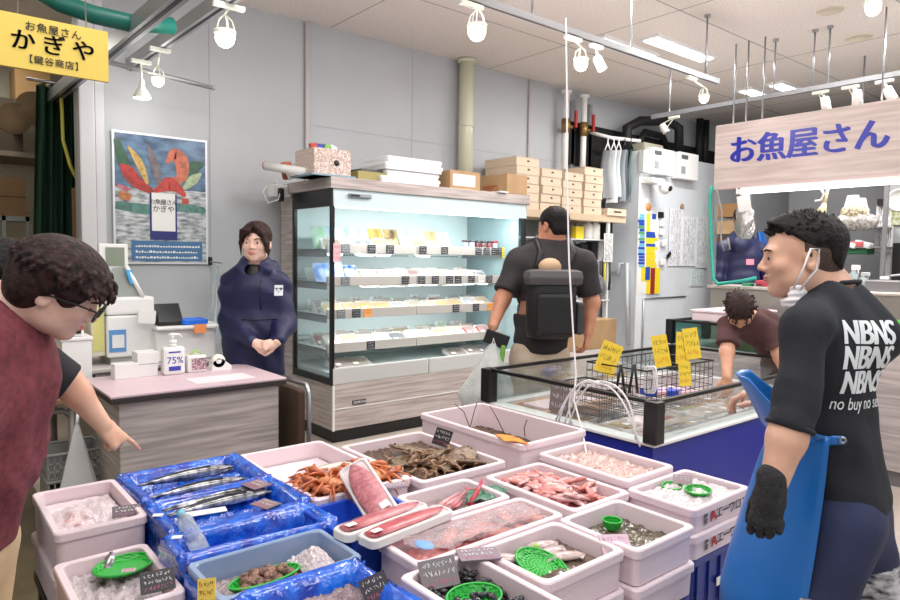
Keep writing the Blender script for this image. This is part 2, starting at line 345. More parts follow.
# ================================================================== MAIN FREEZER
ZX0, ZX1, ZY0, ZY1 = 2.58, 4.45, 1.69, 2.77
fz = thing('island_freezer', 'long blue island freezer with low glass guard in black rails', 'freezer', (3.5, 2.23, 0))
BLUE = mat('freezer_blue', (10, 34, 150), .4)
g = G(); g.box(ZX0, ZX1, ZY0, ZY0+.05, 0, .585); g.box(ZX0, ZX1, ZY1-.05, ZY1, 0, .585); g.box(ZX0, ZX0+.05, ZY0+.05, ZY1-.05, 0, .585); g.box(ZX1-.05, ZX1, ZY0+.05, ZY1-.05, 0, .585); g.box(ZX0+.05, ZX1-.05, ZY0+.05, ZY1-.05, 0, .46)
B('cabinet', g, BLUE, fz)
g = G()
for a in ((ZX0-.02, ZX1+.02, ZY0-.02, ZY0+.06), (ZX0-.02, ZX1+.02, ZY1-.06, ZY1+.02), (ZX0-.02, ZX0+.06, ZY0+.06, ZY1-.06), (ZX1-.06, ZX1+.02, ZY0+.06, ZY1-.06)): g.box(*a, .597, .612, .004)
B('white_rim', g, WPL, fz)
B('inner_liner', boxg(ZX0+.05, ZX1-.05, ZY0+.05, ZY1-.05, .60, .14, .012) if False else G().box(ZX0+.05, ZX1-.05, ZY0+.05, ZY1-.05, .46, .475).box(ZX0+.05, ZX0+.07, ZY0+.05, ZY1-.05, .475, .611).box(ZX1-.07, ZX1-.05, ZY0+.05, ZY1-.05, .475, .611).box(ZX0+.05, ZX1-.05, ZY0+.05, ZY0+.07, .475, .611).box(ZX0+.05, ZX1-.05, ZY1-.07, ZY1-.05, .475, .611), mat('liner_grey', (206, 200, 202), .4), fz)
g = G()
for x in (ZX0, ZX1):
    for y in (ZY0, ZY1): B('corner_post', G().box(x-.035, x+.035, y-.035, y+.035, .612, .805, .008), BLK, fz)
for p in ([(ZX0, ZY0), (ZX1, ZY0)], [(ZX0, ZY1), (ZX1, ZY1)], [(ZX0, ZY0), (ZX0, ZY1)], [(ZX1, ZY0), (ZX1, ZY1)]):
    (a, b), (c, d) = p; B('top_rail', G().box(a-.012 if a == c else a, c+.012 if a == c else c, b-.012 if b == d else b, d+.012 if b == d else d, .787, .805, .003), BLK, fz)
    B('glass_guard', G().box(a-.003 if a == c else a+.035, c+.003 if a == c else c-.035, b-.003 if b == d else b+.035, d+.003 if b == d else d-.035, .612, .787), GLASS, fz)
g = G()
for z in (.63, .655): g.tube([(ZX0+.05, ZY0+.04, z), (ZX1-.05, ZY0+.04, z)], .004, 6)
for k in range(8):
    x = ZX0+.25+k*.25; g.tube([(x-.05, ZY0+.04, .63), (x, ZY0+.04, .665), (x+.03, ZY0+.04, .63)], .003, 6)
B('wire_guard', g, STEEL, fz)
# second freezer
f2 = thing('glass_freezer', 'woodgrain freezer with black-railed glass top standing beyond the blue freezer', 'freezer', (5.6, 2.2, 0))
SX0, SX1, SY0, SY1 = 5.12, 5.7, 1.3, 3.22
B('cabinet', G().box(SX0, SX1, SY0, SY1, 0, .72, .005), GW(), f2)
for x in (SX0, SX1):
    for y in (SY0, SY1): B('corner_post', G().box(x-.03, x+.03, y-.03, y+.03, .72, .925), BLK, f2)
for a in ((SX0-.012, SX0+.012, SY0, SY1), (SX1-.012, SX1+.012, SY0, SY1), (SX0, SX1, SY1-.012, SY1+.012), (SX0, SX1, SY0-.012, SY0+.012)): B('top_rail', G().box(*a, .905, .925), BLK, f2)
B('glass_guard', G().box(SX0-.003, SX0+.003, SY0+.03, SY1-.03, .72, .905).box(SX0+.03, SX1-.03, SY1-.003, SY1+.003, .72, .905), clear('teal_glass', (206, 232, 230), .12, .05), f2)
# ================================================================== COOLER BOX (walk-in)
kb = thing('walk_in_cooler', 'grey walk-in cooler with papers and coloured memo strips on its front', 'cooler', (7.9, 5.05, 0))
COOL = mat('cooler_panel', (218, 224, 230), .4, noise=.03, nscale=2)
B('casing', G().box(6.85, 9.2, 4.8, 5.29, 0, 2.73, .01), COOL, kb)
B('corner_trim', G().box(6.845, 7.05, 4.79, 4.799, 0, 2.73), mat('cooler_light', (230, 233, 236), .4), kb)
B('door_panel', G().box(6.98, 7.9, 4.775, 4.79, 0, .95, .005), COOL, kb)
B('door_edge', G().tube([(6.98, 4.77, .0), (6.98, 4.77, .96), (7.9, 4.77, .96)], .012, 8), STEEL, kb)
# ================================================================== STALL ON THE RIGHT
SG = mat('stall_grey', (122, 124, 128), .5, noise=.04, nscale=2)
struct('wall_stall_back', G().box(8.9, 8.96, -1, 3.95, 0, 2.9), SG)
struct('wall_stall_side', G().box(7.9, 8.9, 3.95, 4.0, 0, 2.9), SG)
struct('wall_stall_divider', G().box(8.2, 8.28, -1, 2.62, 0, 2.9), mat('stall_grey_light', (160, 163, 166), .5))
sb = thing('stall_sign', 'wide pale woodgrain sign with blue Japanese lettering hung above the stall', 'sign', (6.0, 1.6, 2.13))
SIGNM = mat('sign_woodgrain', (208, 194, 188), .5, nscale=2.5, stretch=(1, .8, 12), col2=(184, 168, 162), noise=.1)
B('sign_board', G().box(6.0, 6.08, -.6, 3.37, 2.13, 2.70, .005), SIGNM, sb)
for kk, dy in enumerate((-.010, -.005, 0, .005, .010)): text('lettering', 'お魚屋さん', .268, frame((5.998-.0006*kk, 2.57+dy, 2.43+dy*.4), (0, -1, 0), (0, 0, 1)), mat('sign_blue', (30, 42, 160), .4), sb, extrude=.0015, space=.97)
for y in (3.22, 3.1, 2.95, 2.0, 1.2): B('hanging_rod', G().cyl((6.04, y, 2.7), .008, .73, 8), STEEL, sb)
B('bottom_rail', G().box(5.99, 6.1, -.6, 3.37, 2.10, 2.13), mat('rail_pink', (200, 180, 178), .4), sb)
tl = thing('tube_lamp', 'bright long tube lamp under the blue-lettered sign', 'lamp', (5.97, 1.6, 2.06))
B('tube', G().tube([(5.97, -.5, 2.06), (5.97, 3.08, 2.06)], .022, 12), mat('tube_white', (255, 252, 248), .4, emit=4.5), tl)
B('holder', G().box(5.95, 5.99, 3.08, 3.12, 2.04, 2.1).box(5.95, 5.99, -.5, 3.1, 2.085, 2.1), WPL, tl)
area('tube_light', (6.1, 1.6, 2.03), 3.2, 22, (1, .97, .95), (6.6, 1.6, 1.2), sy=.05).rotation_euler = (0, math.radians(-25), math.pi/2)
sc = thing('stall_counter', 'stainless steel counter case at the front of the stall', 'counter', (6.35, 1.4, 0))
B('case_body', G().box(6.02, 6.38, -.4, 3.38, 0, 1.17, .01), mat('stainless', (176, 172, 166), .35, .6, noise=.08, nscale=3), sc)
B('case_top', G().box(6.0, 6.40, -.42, 3.4, 1.17, 1.2, .01), mat('stainless_top', (214, 208, 200), .3, .3), sc)
B('stall_post', G().box(6.02, 6.08, 3.36, 3.42, 1.2, 2.1), STEEL, sc)
# ================================================================== ORGANIC FORMS
class Sdf:
    """smooth union of rounded forms on a grid, turned into one closed mesh"""
    def __init__(s): s.p = []
    def cap(s, a, b, ra, rb, k=.02, flat=None, op='u'):
        """tapered limb from a to b; flat=(axis vector, factor) squeezes across that axis"""
        a, b = np.array(a, float), np.array(b, float); R_ = max(ra, rb)
        lo, hi = np.minimum(a, b)-R_*1.6, np.maximum(a, b)+R_*1.6
        def fn(P):
            d = b-a; q = P-a; t = np.clip((q@d)/max(d@d, 1e-9), 0, 1); r = q-t[..., None]*d
            if flat is not None:
                ax = np.array(flat[0], float); ax /= np.linalg.norm(ax); c = r@ax; r = r+(c*(flat[1]-1))[..., None]*ax
            return np.sqrt((r*r).sum(-1))-(ra+(rb-ra)*t)
        s.p.append((fn, lo, hi, k, op)); return s
    def chain(s, pts, rs, k=.02, flat=None):
        for i in range(len(pts)-1): s.cap(pts[i], pts[i+1], rs[i], rs[i+1], k, flat)
        return s
    def ell(s, c, r, M=None, k=.02, op='u'):
        c = np.array(c, float); r = np.array(r, float); M_ = np.array(M, float) if M is not None else np.eye(3)
        R_ = r.max(); lo, hi = c-R_*1.05, c+R_*1.05
        def fn(P):
            q = (P-c)@M_; k0 = np.sqrt(((q/r)**2).sum(-1)); k1 = np.sqrt(((q/(r*r))**2).sum(-1))+1e-9
            return k0*(k0-1)/k1
        s.p.append((fn, lo, hi, k, op)); return s
    def half(s, pnt, n, k=.004):
        """keep the side the normal points away from"""
        pnt = np.array(pnt, float); n = np.array(n, float); n /= np.linalg.norm(n)
        s.p.append((lambda P: (P-pnt)@n, None, None, k, 'i')); return s
    def build(s, name, m_, parent=None, h=.006, folds=None, smooth=True, crop=None):
        adds = [p for p in s.p if p[4] == 'u']
        lo = np.min([p[1] for p in adds], 0)-.03; hi = np.max([p[2] for p in adds], 0)+.03
        if crop is not None: lo = np.maximum(lo, crop[0]); hi = np.minimum(hi, crop[1])
        n = np.ceil((hi-lo)/h).astype(int)+1; D = np.full(n, .15, np.float32)
        ax = [lo[i]+h*np.arange(n[i]) for i in range(3)]
        for fn, a, b, k, op in s.p:
            if a is None: i0, i1 = np.zeros(3, int), n
            else:
                mg = .15 if op == 'u' else k*2+h*2
                mg = min(mg, .06+k)
                i0 = np.clip(np.floor((a-mg-lo)/h).astype(int), 0, n); i1 = np.clip(np.ceil((b+mg-lo)/h).astype(int)+1, 0, n)
                if (i1 <= i0).any(): continue
            sl = tuple(slice(i0[i], i1[i]) for i in range(3))
            P = np.stack(np.meshgrid(*[ax[i][sl[i]] for i in range(3)], indexing='ij'), -1)
            d = fn(P); e = D[sl]
            if op == 'u': hh = np.clip(.5+.5*(e-d)/k, 0, 1); D[sl] = e*(1-hh)+d*hh-k*hh*(1-hh)
            elif op == 's': hh = np.clip(.5-.5*(e+d)/k, 0, 1); D[sl] = e*(1-hh)-d*hh+k*hh*(1-hh)
            else: hh = np.clip(.5-.5*(e-d)/k, 0, 1); D[sl] = e*(1-hh)+d*hh+k*hh*(1-hh)
        if folds is not None:
            P = np.stack(np.meshgrid(*ax, indexing='ij'), -1); D = D+folds(P).astype(np.float32)
        V, Q = nets(D, lo, h)
        return mesh_obj(name, V.tolist(), Q.tolist(), m_, parent, sm=[smooth]*len(Q))
def nets(D, lo, h):
    S = D < 0; c = [S[a:S.shape[0]-1+a, b:S.shape[1]-1+b, d:S.shape[2]-1+d] for a in (0, 1) for b in (0, 1) for d in (0, 1)]
    cnt = sum(x.astype(np.int8) for x in c); act = (cnt > 0) & (cnt < 8)
    idx = np.full(act.shape, -1, np.int64); ii = np.argwhere(act); idx[act] = np.arange(len(ii))
    acc = np.zeros((len(ii), 3)); num = np.zeros(len(ii))
    cor = [(a, b, d) for a in (0, 1) for b in (0, 1) for d in (0, 1)]
    for p in cor:
        for axx in range(3):
            if p[axx]: continue
            q = list(p); q[axx] = 1
            v0 = D[ii[:, 0]+p[0], ii[:, 1]+p[1], ii[:, 2]+p[2]]; v1 = D[ii[:, 0]+q[0], ii[:, 1]+q[1], ii[:, 2]+q[2]]
            mk = (v0 < 0) != (v1 < 0); t = np.where(mk, v0/(v0-v1+1e-12), 0); pos = np.array(p, float)[None].repeat(len(ii), 0); pos[:, axx] += t
            acc[mk] += pos[mk]; num[mk] += 1
    V = lo+h*(ii+acc/np.maximum(num, 1)[:, None]); Q = []
    for axx in range(3):
        o = [i for i in range(3) if i != axx]; s0 = [slice(None)]*3; s1 = [slice(None)]*3; s0[axx] = slice(0, -1); s1[axx] = slice(1, None)
        cr = S[tuple(s0)] != S[tuple(s1)]; e = np.argwhere(cr); sg = S[tuple(s0)][cr]
        ok = (e[:, o[0]] > 0) & (e[:, o[1]] > 0) & (e[:, o[0]] < idx.shape[o[0]]) & (e[:, o[1]] < idx.shape[o[1]]) & (e[:, axx] < idx.shape[axx])
        e = e[ok]; sg = sg[ok]; qs = []
        for d0, d1 in ((-1, -1), (0, -1), (0, 0), (-1, 0)):
            f = e.copy(); f[:, o[0]] += d0; f[:, o[1]] += d1; qs.append(idx[f[:, 0], f[:, 1], f[:, 2]])
        q = np.stack(qs, 1); flip = sg if axx != 1 else ~sg; q[~flip] = q[~flip][:, ::-1]; Q.append(q[(q >= 0).all(1)])
    return V, np.concatenate(Q)
def fold(amp, dirv, freq, seed=0, z0=None, z1=None):
    rs = np.random.RandomState(seed); dv = np.array(dirv, float); dv /= np.linalg.norm(dv)
    def fn(P):
        w1 = sum(np.sin(P@(rs.randn(3)*9)+rs.rand()*6)*.9 for _ in range(3)); w2 = sum(np.sin(P@(rs.randn(3)*5)+rs.rand()*6) for _ in range(2))
        r = np.sin(P@dv*freq+w1*1.3)*np.clip(.55+w2*.35, 0, 1); d = -amp*r*np.abs(r)**.3
        if z0 is not None: d = d*np.clip((P[..., 2]-z0)/(z1-z0), 0, 1)
        return d
    return fn
def lfr(fwd, up=(0, 0, 1)):
    f = Vector(fwd).normalized(); r = f.cross(Vector(up)).normalized(); u = r.cross(f); return r, f, u
class Head:
    """local frame: r right, f forward, u up, about the point between the ears at eye level"""
    def __init__(s, c, fwd, up=(0, 0, 1), k=1.0):
        s.c = Vector(c); s.r, s.f, s.u = lfr(fwd, up); s.k = k
        s.M = np.array([[s.r[i], s.f[i], s.u[i]] for i in range(3)])
    def p(s, x, y, z): return s.c+(s.r*x+s.f*y+s.u*z)*s.k
    def face(s, S, fem=False):
        E = lambda c, r, k=.02, op='u': S.ell(s.p(*c), [q*s.k for q in r], s.M, k*s.k, op)
        K = lambda a, b, ra, rb, k=.012, op='u': S.cap(s.p(*a), s.p(*b), ra*s.k, rb*s.k, k*s.k, None, op)
        E((0, -.012, .03), (.074, .094, .084)); E((0, .024, -.035), (.058, .064, .076), .03); E((0, .062, -.092), (.024, .02, .018) if not fem else (.019, .018, .016), .03)
        E((.04, .015, -.06), (.022, .045, .03), .03); E((-.04, .015, -.06), (.022, .045, .03), .03)
        E((.038, .062, -.022), (.022, .02, .018), .025); E((-.038, .062, -.022), (.022, .02, .018), .025)
        K((-.034, .08, .02), (.034, .08, .02), .01, .01, .02)
        for sx in (-1, 1): E((.031*sx, .096, .002), (.017, .011, .011), .014, 's')
        for sx in (-1, 1): E((.031*sx, .076, .001), (.0155, .0142, .0138), .004)
        for sx in (-1, 1): E((.031*sx, .093, .0), (.0125, .012, .0036), .0015, 's')
        K((0, .088, .004), (0, .104 if not fem else .1, -.026), .006, .0095, .012)
        for sx in (-1, 1): E((.012*sx, .094, -.031), (.0075, .009, .007), .006)
        E((0, .0885, -.052), (.022, .0075, .0055), .006); E((0, .088, -.062), (.018, .0075, .006), .005)
        K((-.022, .093, -.0572), (.022, .093, -.0572), .0012, .0012, .003, 's')
        for sx in (-1, 1):
            E((.077*sx, -.012, -.008), (.009, .02, .033), .008); E((.083*sx, -.008, -.004), (.006, .01, .018), .004, 's')
        return s
    def eyes(s, parent):
        for sx in (-1, 1):
            g = G().ball(s.p(.031*sx, .0755, .001), .0126*s.k, 12); B('eye', g, mat('eye_white', (226, 222, 218), .25), parent)
            c = s.p(.031*sx, .0858, .0); B('iris', G().ball(c, .0056*s.k, 10), mat('iris_dark', (26, 18, 14), .2), parent)
            g = G().tube([s.p(.018*sx, .096, .0205), s.p(.032*sx, .0945, .0245), s.p(.048*sx, .082, .0205)], [.0022*s.k, .003*s.k, .0014*s.k], 8); B('eyebrow', g, mat('brow', (34, 26, 24), .8), parent)
    def lips(s, parent, col=(176, 104, 98)):
        S = Sdf(); S.ell(s.p(0, .0905, -.0535), [.02*s.k, .0065*s.k, .0036*s.k], s.M, .002); S.ell(s.p(0, .0905, -.0615), [.017*s.k, .0068*s.k, .0042*s.k], s.M, .002)
        S.build('lips', mat('lips%d' % col[0], col, .45), parent, h=.0016)
def hand(S, w_, d, n, side=1, curl=(30, 32, 34, 36), sc=1.0, thumb=40, spread=5, curls=None, k=.006, tcurl=20):
    """wrist w_, finger direction d, n = back-of-hand normal, side=+1 puts the thumb along d x n"""
    w_ = Vector(w_); d = Vector(d).normalized(); n = Vector(n); n = (n-d*n.dot(d)).normalized(); t = d.cross(n)*side
    P = lambda a, b, c: w_+(d*a+t*b+n*c)*sc
    S.cap(P(0, 0, 0), P(.045, .0, 0), .026*sc, .030*sc, .012, (n, 1.75)); S.cap(P(.03, -.016, 0), P(.082, -.026, 0), .018*sc, .016*sc, .012, (n, 1.4))
    S.cap(P(.03, .014, 0), P(.086, .022, 0), .018*sc, .016*sc, .012, (n, 1.4)); S.cap(P(.06, -.012, 0), P(.086, .008, .0), .017*sc, .017*sc, .012, (n, 1.4))
    L = (.040, .046, .043, .034)
    for i in range(4):
        b = .027-.0185*i; a = math.radians(spread*(1.5-i)); fd = (d*math.cos(a)+t*math.sin(a)).normalized()
        p = P(.088-(.004 if i == 0 else 0)-(.008 if i == 3 else 0), b, 0); ang = 0; cs = curls[i] if curls else (curl[i], curl[i]*1.15, curl[i]*.8); r = (.0092, .0086, .0078, .007)
        for j, sg in enumerate((1, .62, .5)):
            ang += math.radians(cs[j]); q = p+(fd*math.cos(ang)-n*math.sin(ang))*L[i]*sg*sc; f_ = .9 if i == 3 else 1
            S.cap(p, q, r[j]*sc*f_, r[j+1]*sc*f_, k if j == 0 else .003); p = q
    a = math.radians(thumb); td = (d*math.cos(a)+t*math.sin(a)-n*.35).normalized(); p = P(.018, .024, -.004); q = p+td*.042*sc
    S.cap(p, q, .0135*sc, .0105*sc, .01); td2 = (td+d*math.sin(math.radians(tcurl))*1.2-t*.2).normalized(); q2 = q+td2*.03*sc; S.cap(q, q2, .0102*sc, .0088*sc, .004)
    S.cap(q2, q2+td2*.02*sc, .0088*sc, .0068*sc, .004); return S
def skin(name, c, c2=None): return mat(name, c, .5, sss=.12, noise=.05, nscale=14, col2=c2, bump=.06, bscale=260)
def person(name, label, loc): return thing(name, label, 'person', loc)
V3 = Vector
# ================================================================== PEOPLE
cr = V3(RC[i][0] for i in range(3)); cf = V3((.635, .770, 0)).normalized(); UP = V3((0, 0, 1)); cr.z = 0; cr.normalize()
def torso(S, pts, ws, f, flat=1.6, k=.05):
    for i in range(len(pts)-1): S.cap(pts[i], pts[i+1], ws[i], ws[i+1], k, (f, flat))
def legs(root, hips, knees, feet, rt, f, m_, name='trousers', waist=None, wr=.17, r=(.09, .07, .06), shoe=(30, 30, 32), hem=0, skinm=None):
    S = Sdf(); sh = []
    if waist is not None: torso(S, [waist, (hips[0]+hips[1])/2], [wr*.92, wr], f, 1.5, .05)
    for hp, kn, ft in zip(hips, knees, feet):
        S.cap(hp, kn, r[0]+.005, r[1], .05)
        if hem: S.cap(kn, kn+(ft-kn)*.12, r[1], r[1], .02)
        else: S.cap(kn, ft, r[1], r[2], .03)
    S.build(name, m_, root, h=.012, folds=fold(.004, (0.1, .2, 1), 55, 5))
    if hem:
        for kn, ft in zip(knees, feet): Sdf().chain([kn, kn+(ft-kn)*.35, ft+UP*.05], [.05, .056, .036]).build('calf', skinm, root, h=.01)
    for ft in feet:
        Sdf().cap(V3((ft.x, ft.y, .045))-f*.05, V3((ft.x, ft.y, .038))+f*.14, .042, .034, .02).half((0, 0, 0.004), (0, 0, -1)).build('shoe', mat('shoe%d' % shoe[0], shoe, .5), root, h=.008)
def hairmat(n, c, c2): return mat(n, c, .58, noise=.3, nscale=60, col2=c2, bump=.5, bscale=90, spec=.2)
def bvh(o, depth=True):
    from mathutils.bvhtree import BVHTree
    l = wloc(o); return BVHTree.FromPolygons([v.co+l for v in o.data.vertices], [tuple(p.vertices) for p in o.data.polygons])
# ------------------------------------------------ young man with blue apron, right foreground
f = (cr*-.78+cf*.62).normalized(); r = f.cross(UP)
PX = lambda x, y, d: pt(x, y, D=d)
SK = skin('skin_young', (222, 178, 154), (208, 160, 136))
feet = [V3((0, 0, 0))]*2
pel = PX(847, 500, 1.78); hipL = pel-r*.085-UP*.04; hipR = pel+r*.085-UP*.04
knL = PX(812, 640, 1.70); knR = PX(884, 640, 1.88)
fL = V3((knL.x, knL.y, .08))+f*.02; fR = V3((knR.x, knR.y, .08))-f*.16
ym = person('person', 'young man in black lettered T-shirt and blue waterproof apron, one dark glove, seen from behind', V3((pel.x, pel.y, 0)))
hd = Head(PX(800, 257, 1.76), (cr*-.97+cf*.24-UP*.06), k=.93)
nb = PX(830, 300, 1.77); ch = PX(829, 350, 1.775); ws_ = PX(835, 430, 1.78)
shL = PX(806, 326, 1.64); shR = PX(853, 325, 1.90)
elL = PX(795, 410, 1.60); wrL = PX(771, 492, 1.58)
elR = PX(865, 415, 2.02)+f*.05; wrR = elR+f*.2+UP*.02
S = Sdf(); torso(S, [nb, ch, ws_, pel], [.09, .12, .11, .12], f)
S.cap(hd.p(0, -.03, -.045), nb+UP*.0, .054, .06, .035).cap(nb, shL, .046, .036).cap(nb, shR, .05, .044)
S.chain([shL, elL], [.036, .036], .015).chain([elL, elL+(wrL-elL)*.35, wrL], [.045, .043, .029], .02)
S.chain([shR, elR, wrR], [.055, .045, .028], .03)
hand(S, wrR, f, UP, -1)
hd.face(S); by = S.build('body', SK, ym, h=.0052)
hd.eyes(by); hd.lips(by)
# hair: thick black top, clipped sides
HB = hairmat('black_hair', (34, 30, 30), (12, 11, 12))
S = Sdf(); S.ell(hd.p(0, -.018, .045), (.0785, .1, .076), hd.M, .02); S.ell(hd.p(0, .04, .08), (.056, .05, .038), hd.M, .02); S.ell(hd.p(0, -.072, .0), (.06, .036, .07), hd.M, .02)
S.ell(hd.p(0, .07, -.04), (.1, .075, .085), hd.M, .01, 's')
S.half(hd.p(0, 0, .036), (-hd.u*.8+hd.f*.62)); S.half(hd.p(0, .1, .055), (hd.f*.7-hd.u*.75), .01)
rs = np.random.RandomState(3)
for i in range(230):
    a = rs.rand()*6.28; b = rs.rand()**.6*1.3; dx, dy, dz = math.sin(b)*math.cos(a), math.sin(b)*math.sin(a), math.cos(b)
    p0 = hd.p(dx*.074, -.016+dy*.094, .045+dz*.072); p1 = p0+(hd.r*dx*.5+hd.f*(dy*.4+.35)+hd.u*(dz*.8+.1)).normalized()*rs.uniform(.012, .024)
    S.cap(p0, p1, .0052, .0018, .003)
S.build('hair', HB, ym, h=.004)
S = Sdf(); S.ell(hd.p(0, -.014, .03), (.0765, .0965, .087), hd.M, .01); S.cap(hd.p(0, -.045, -.02), hd.p(0, -.055, -.075), .052, .045, .02)
S.half(hd.p(0, 0, -.01), (hd.f*.9-hd.u*.45), .006); S.half(hd.p(0, 0, -.082), -hd.u)
S.half(hd.p(0, .005, 0), hd.f); S.build('clipped_sides', mat('clipped_hair', (92, 70, 62), .7, noise=.3, nscale=160, col2=(52, 42, 38)), ym, h=.0045)
# mask pulled under the chin
S = Sdf(); S.ell(hd.p(-.052, .02, -.105), (.016, .022, .036), hd.M, .01); S.ell(hd.p(-.02, .03, -.125), (.036, .026, .016), hd.M, .02)
mk = S.build('face_mask', mat('mask_white', (238, 234, 238), .7, bump=.2, bscale=90), ym, h=.004, folds=fold(.002, hd.u, 400, 2))
B('ear_loop', G().tube([hd.p(-.07, .035, -.085), hd.p(-.083, .012, -.03), hd.p(-.086, -.006, .022), hd.p(-.088, -.026, .02), hd.p(-.084, -.02, -.035), hd.p(-.072, .02, -.09)], .0026, 8), mat('loop_white', (240, 238, 240), .6), mk)
# T-shirt
TB = mat('black_tshirt', (30, 33, 42), .85, noise=.12, nscale=9, bump=.15, bscale=30)
S = Sdf(); torso(S, [nb-UP*.015, ch, ws_, pel+UP*.01], [.105, .15, .138, .15], f, 1.5)
S.cap(nb, shL, .056, .050, .04).cap(nb, shR, .058, .06, .04)
S.chain([shL, elL, elL+(wrL-elL)*.16], [.054, .048, .051], .03).chain([shR, elR], [.062, .056], .035)
S.ell(ch-f*.06+UP*.04, (.1, .1, .1), None, .06)
S.half(nb+UP*.052-f*.01, UP*1-f*.12, .008); S.half(pel-UP*.01, -UP, .01)
S.p.append((Sdf().half(elL+(wrL-elL)*.22, (wrL-elL)).p[0][0], np.array(elL+(wrL-elL)*.22)-.09, np.array(elL+(wrL-elL)*.22)+.09, .008, 'i'))
S.cap(hd.p(0, -.03, -.03), nb+UP*.02, .06, .066, .008, op='s')
ts = S.build('tshirt', TB, ym, h=.006, folds=lambda P: fold(.006, (.3, .2, 1), 50, 11)(P)+fold(.004, (1, -.6, .5), 75, 4)(P))
B('collar', G().tube([nb+UP*.045+(r*math.cos(t)*.066+f*math.sin(t)*.062)*1.06+UP*(.006*math.sin(t)*-1) for t in [k*math.tau/28 for k in range(29)]], .006, 8), TB, ym)
# sleeve roll
ax_ = (wrL-elL).normalized(); c0 = elL+(wrL-elL)*.2; sa, su, _ = axes(ax_)
B('sleeve_hem', G().tube([c0+(sa*math.cos(t)+su*math.sin(t))*.050 for t in [k*math.tau/24 for k in range(25)]], .007, 8), TB, ym)
tree = bvh(ts); bn = -f
def onshirt(p, z):
    h_ = tree.ray_cast(p+bn*.12, -bn); return (h_[0]+bn*(.002+max(z, 0)*.3)) if h_[0] else p
def camhit(x, y):
    d_ = (pt(x, y, D=1)-CAM).normalized(); h_ = tree.ray_cast(CAM, d_); return h_[0] if h_[0] else PX(x, y, 1.7)
ctr = camhit(867, 358)
nrm = V3((0, 0, 0))
for hx in (852, 864, 876, 886):
    for hy in (330, 350, 370, 390):
        d_ = (pt(hx, hy, D=1)-CAM).normalized(); h_ = tree.ray_cast(CAM, d_)
        if h_[0] and (h_[0]-ctr).length < .2: nrm += h_[1] if h_[1].dot(d_) < 0 else -h_[1]
nrm.z = 0; bn = nrm.normalized(); rt_ = UP.cross(bn); kx = min(.95, .62/max(.3, rt_.dot(cr))); print('print frame', bn, rt_.dot(cr), kx)
M = frame(ctr, r, (UP*1+r*.02))
WL = mat('print_white', (226, 232, 236), .6)
def sq(o, x, z, k):
    M_ = frame(o, x, z); M_.col[0] *= k; return M_
pr_ = thing_print = None
for i, sx in enumerate((.004, .0, .002)):
    for j_, q in enumerate((-.0022, 0, .0022)): text('print', 'NBNS', .083, sq(ctr+UP*(.060-.062*i)+rt_*(sx+q), rt_, UP, kx), WL, ts, .001+.0006*j_, .96, .04+.1*(i > 0), 0, onshirt)
text('print', 'no buy no sell', .044, sq(ctr-UP*.116+rt_*.002, rt_, UP, kx), WL, ts, .001, 1.0, .15, 0, onshirt)
# trousers: navy with a marbled patch low on the legs
legs(ym, [hipL, hipR], [knL, knR], [fL, fR], r, f, mat('navy_shorts', (42, 50, 84), .85, noise=.15, nscale=8, bump=.2, bscale=25), 'trousers', PX(846, 470, 1.78), .142, (.088, .068, .055))
for kn, hp, fr_ in ((knL, hipL, .36), (knR, hipR, .62)):
    a = kn+(hp-kn)*fr_; S = Sdf(); S.cap(a, kn-UP*.05, .083, .078, .02); S.half(a, (hp-kn)); S.build('marble_print', mat('marble_cloth', (206, 206, 212), .7, nscale=26, stretch=(1, 1, 2), col2=(34, 38, 56), noise=.2, detail=2), ym, h=.009, folds=fold(.004, (0, .3, 1), 60, 8))
# apron
AP = mat('apron_blue', (26, 112, 196), .32, noise=.06, nscale=3, bump=.12, bscale=14)
def apr(u, v):
    z = ws_.z+.02-(ws_.z+.02-.32)*v; th = math.radians(-(88-14*v)+(192-14*v)*u); c = ws_.lerp(V3((pel.x, pel.y, .3)), v)-f*.02
    rf = .155+.165*min(1, v*1.4)+.012*math.sin(u*17+v*5); rr = .176+.05*v; q = c+f*rf*math.cos(th)+r*rr*math.sin(th); return V3((q.x, q.y, z))
g = G().grid(apr, 44, 26); ap = B('apron', g, AP, ym); md = ap.modifiers.new('thickness', 'SOLIDIFY'); md.thickness = .003
def bib(u, v):
    z = ws_.z+.0+.13*v; th = math.radians(-78+v*38+(136-v*76)*u); c = ws_.lerp(ch, v*.6)
    q = ws_.lerp(ch, v*.6)+f*(.175+.06*v)*math.cos(th)+r*.165*math.sin(th); return V3((q.x, q.y, z))
bb = B('apron_bib', G().grid(bib, 24, 10), AP, ym); md = bb.modifiers.new('thickness', 'SOLIDIFY'); md.thickness = .003
def strap(u, v):
    th = math.radians(-84-30*u); z = ws_.z+.012-.03*v+.012*u; q = ws_+f*.165*math.cos(th)+r*.205*math.sin(th); p = V3((q.x, q.y, z)); h_ = tree.find_nearest(p); n_ = (p-h_[0]); return h_[0]+(p-ws_).normalized()*.006 if n_.length > .0 else p
st = B('apron_tie', G().grid(strap, 14, 3), AP, ym); md = st.modifiers.new('thickness', 'SOLIDIFY'); md.thickness = .004
e0 = V3(strap(.93, .5)); en = (e0-ws_); en.z = 0; en.normalize(); B('eyelet', G().lathe(e0+en*.004, [(.004, 0), (.009, 0), (.009, .004), (.004, .004), (.004, 0)], 16, en), STEEL, st)
# glove
GL = mat('grey_glove', (52, 52, 56), .95, noise=.3, nscale=120, bump=.6, bscale=220)
S = Sdf(); d = (wrL-elL).normalized()*.5-UP*.9-cr*.1; nn = (-cf*.75-cr*.62)
hand(S, wrL+UP*.012, d, nn, 1, (30, 36, 42, 48), .98, thumb=20, k=.004)
S.cap(wrL+UP*.035, wrL-UP*.02, .034, .034, .01)
gl = S.build('glove', GL, ym, h=.0042)
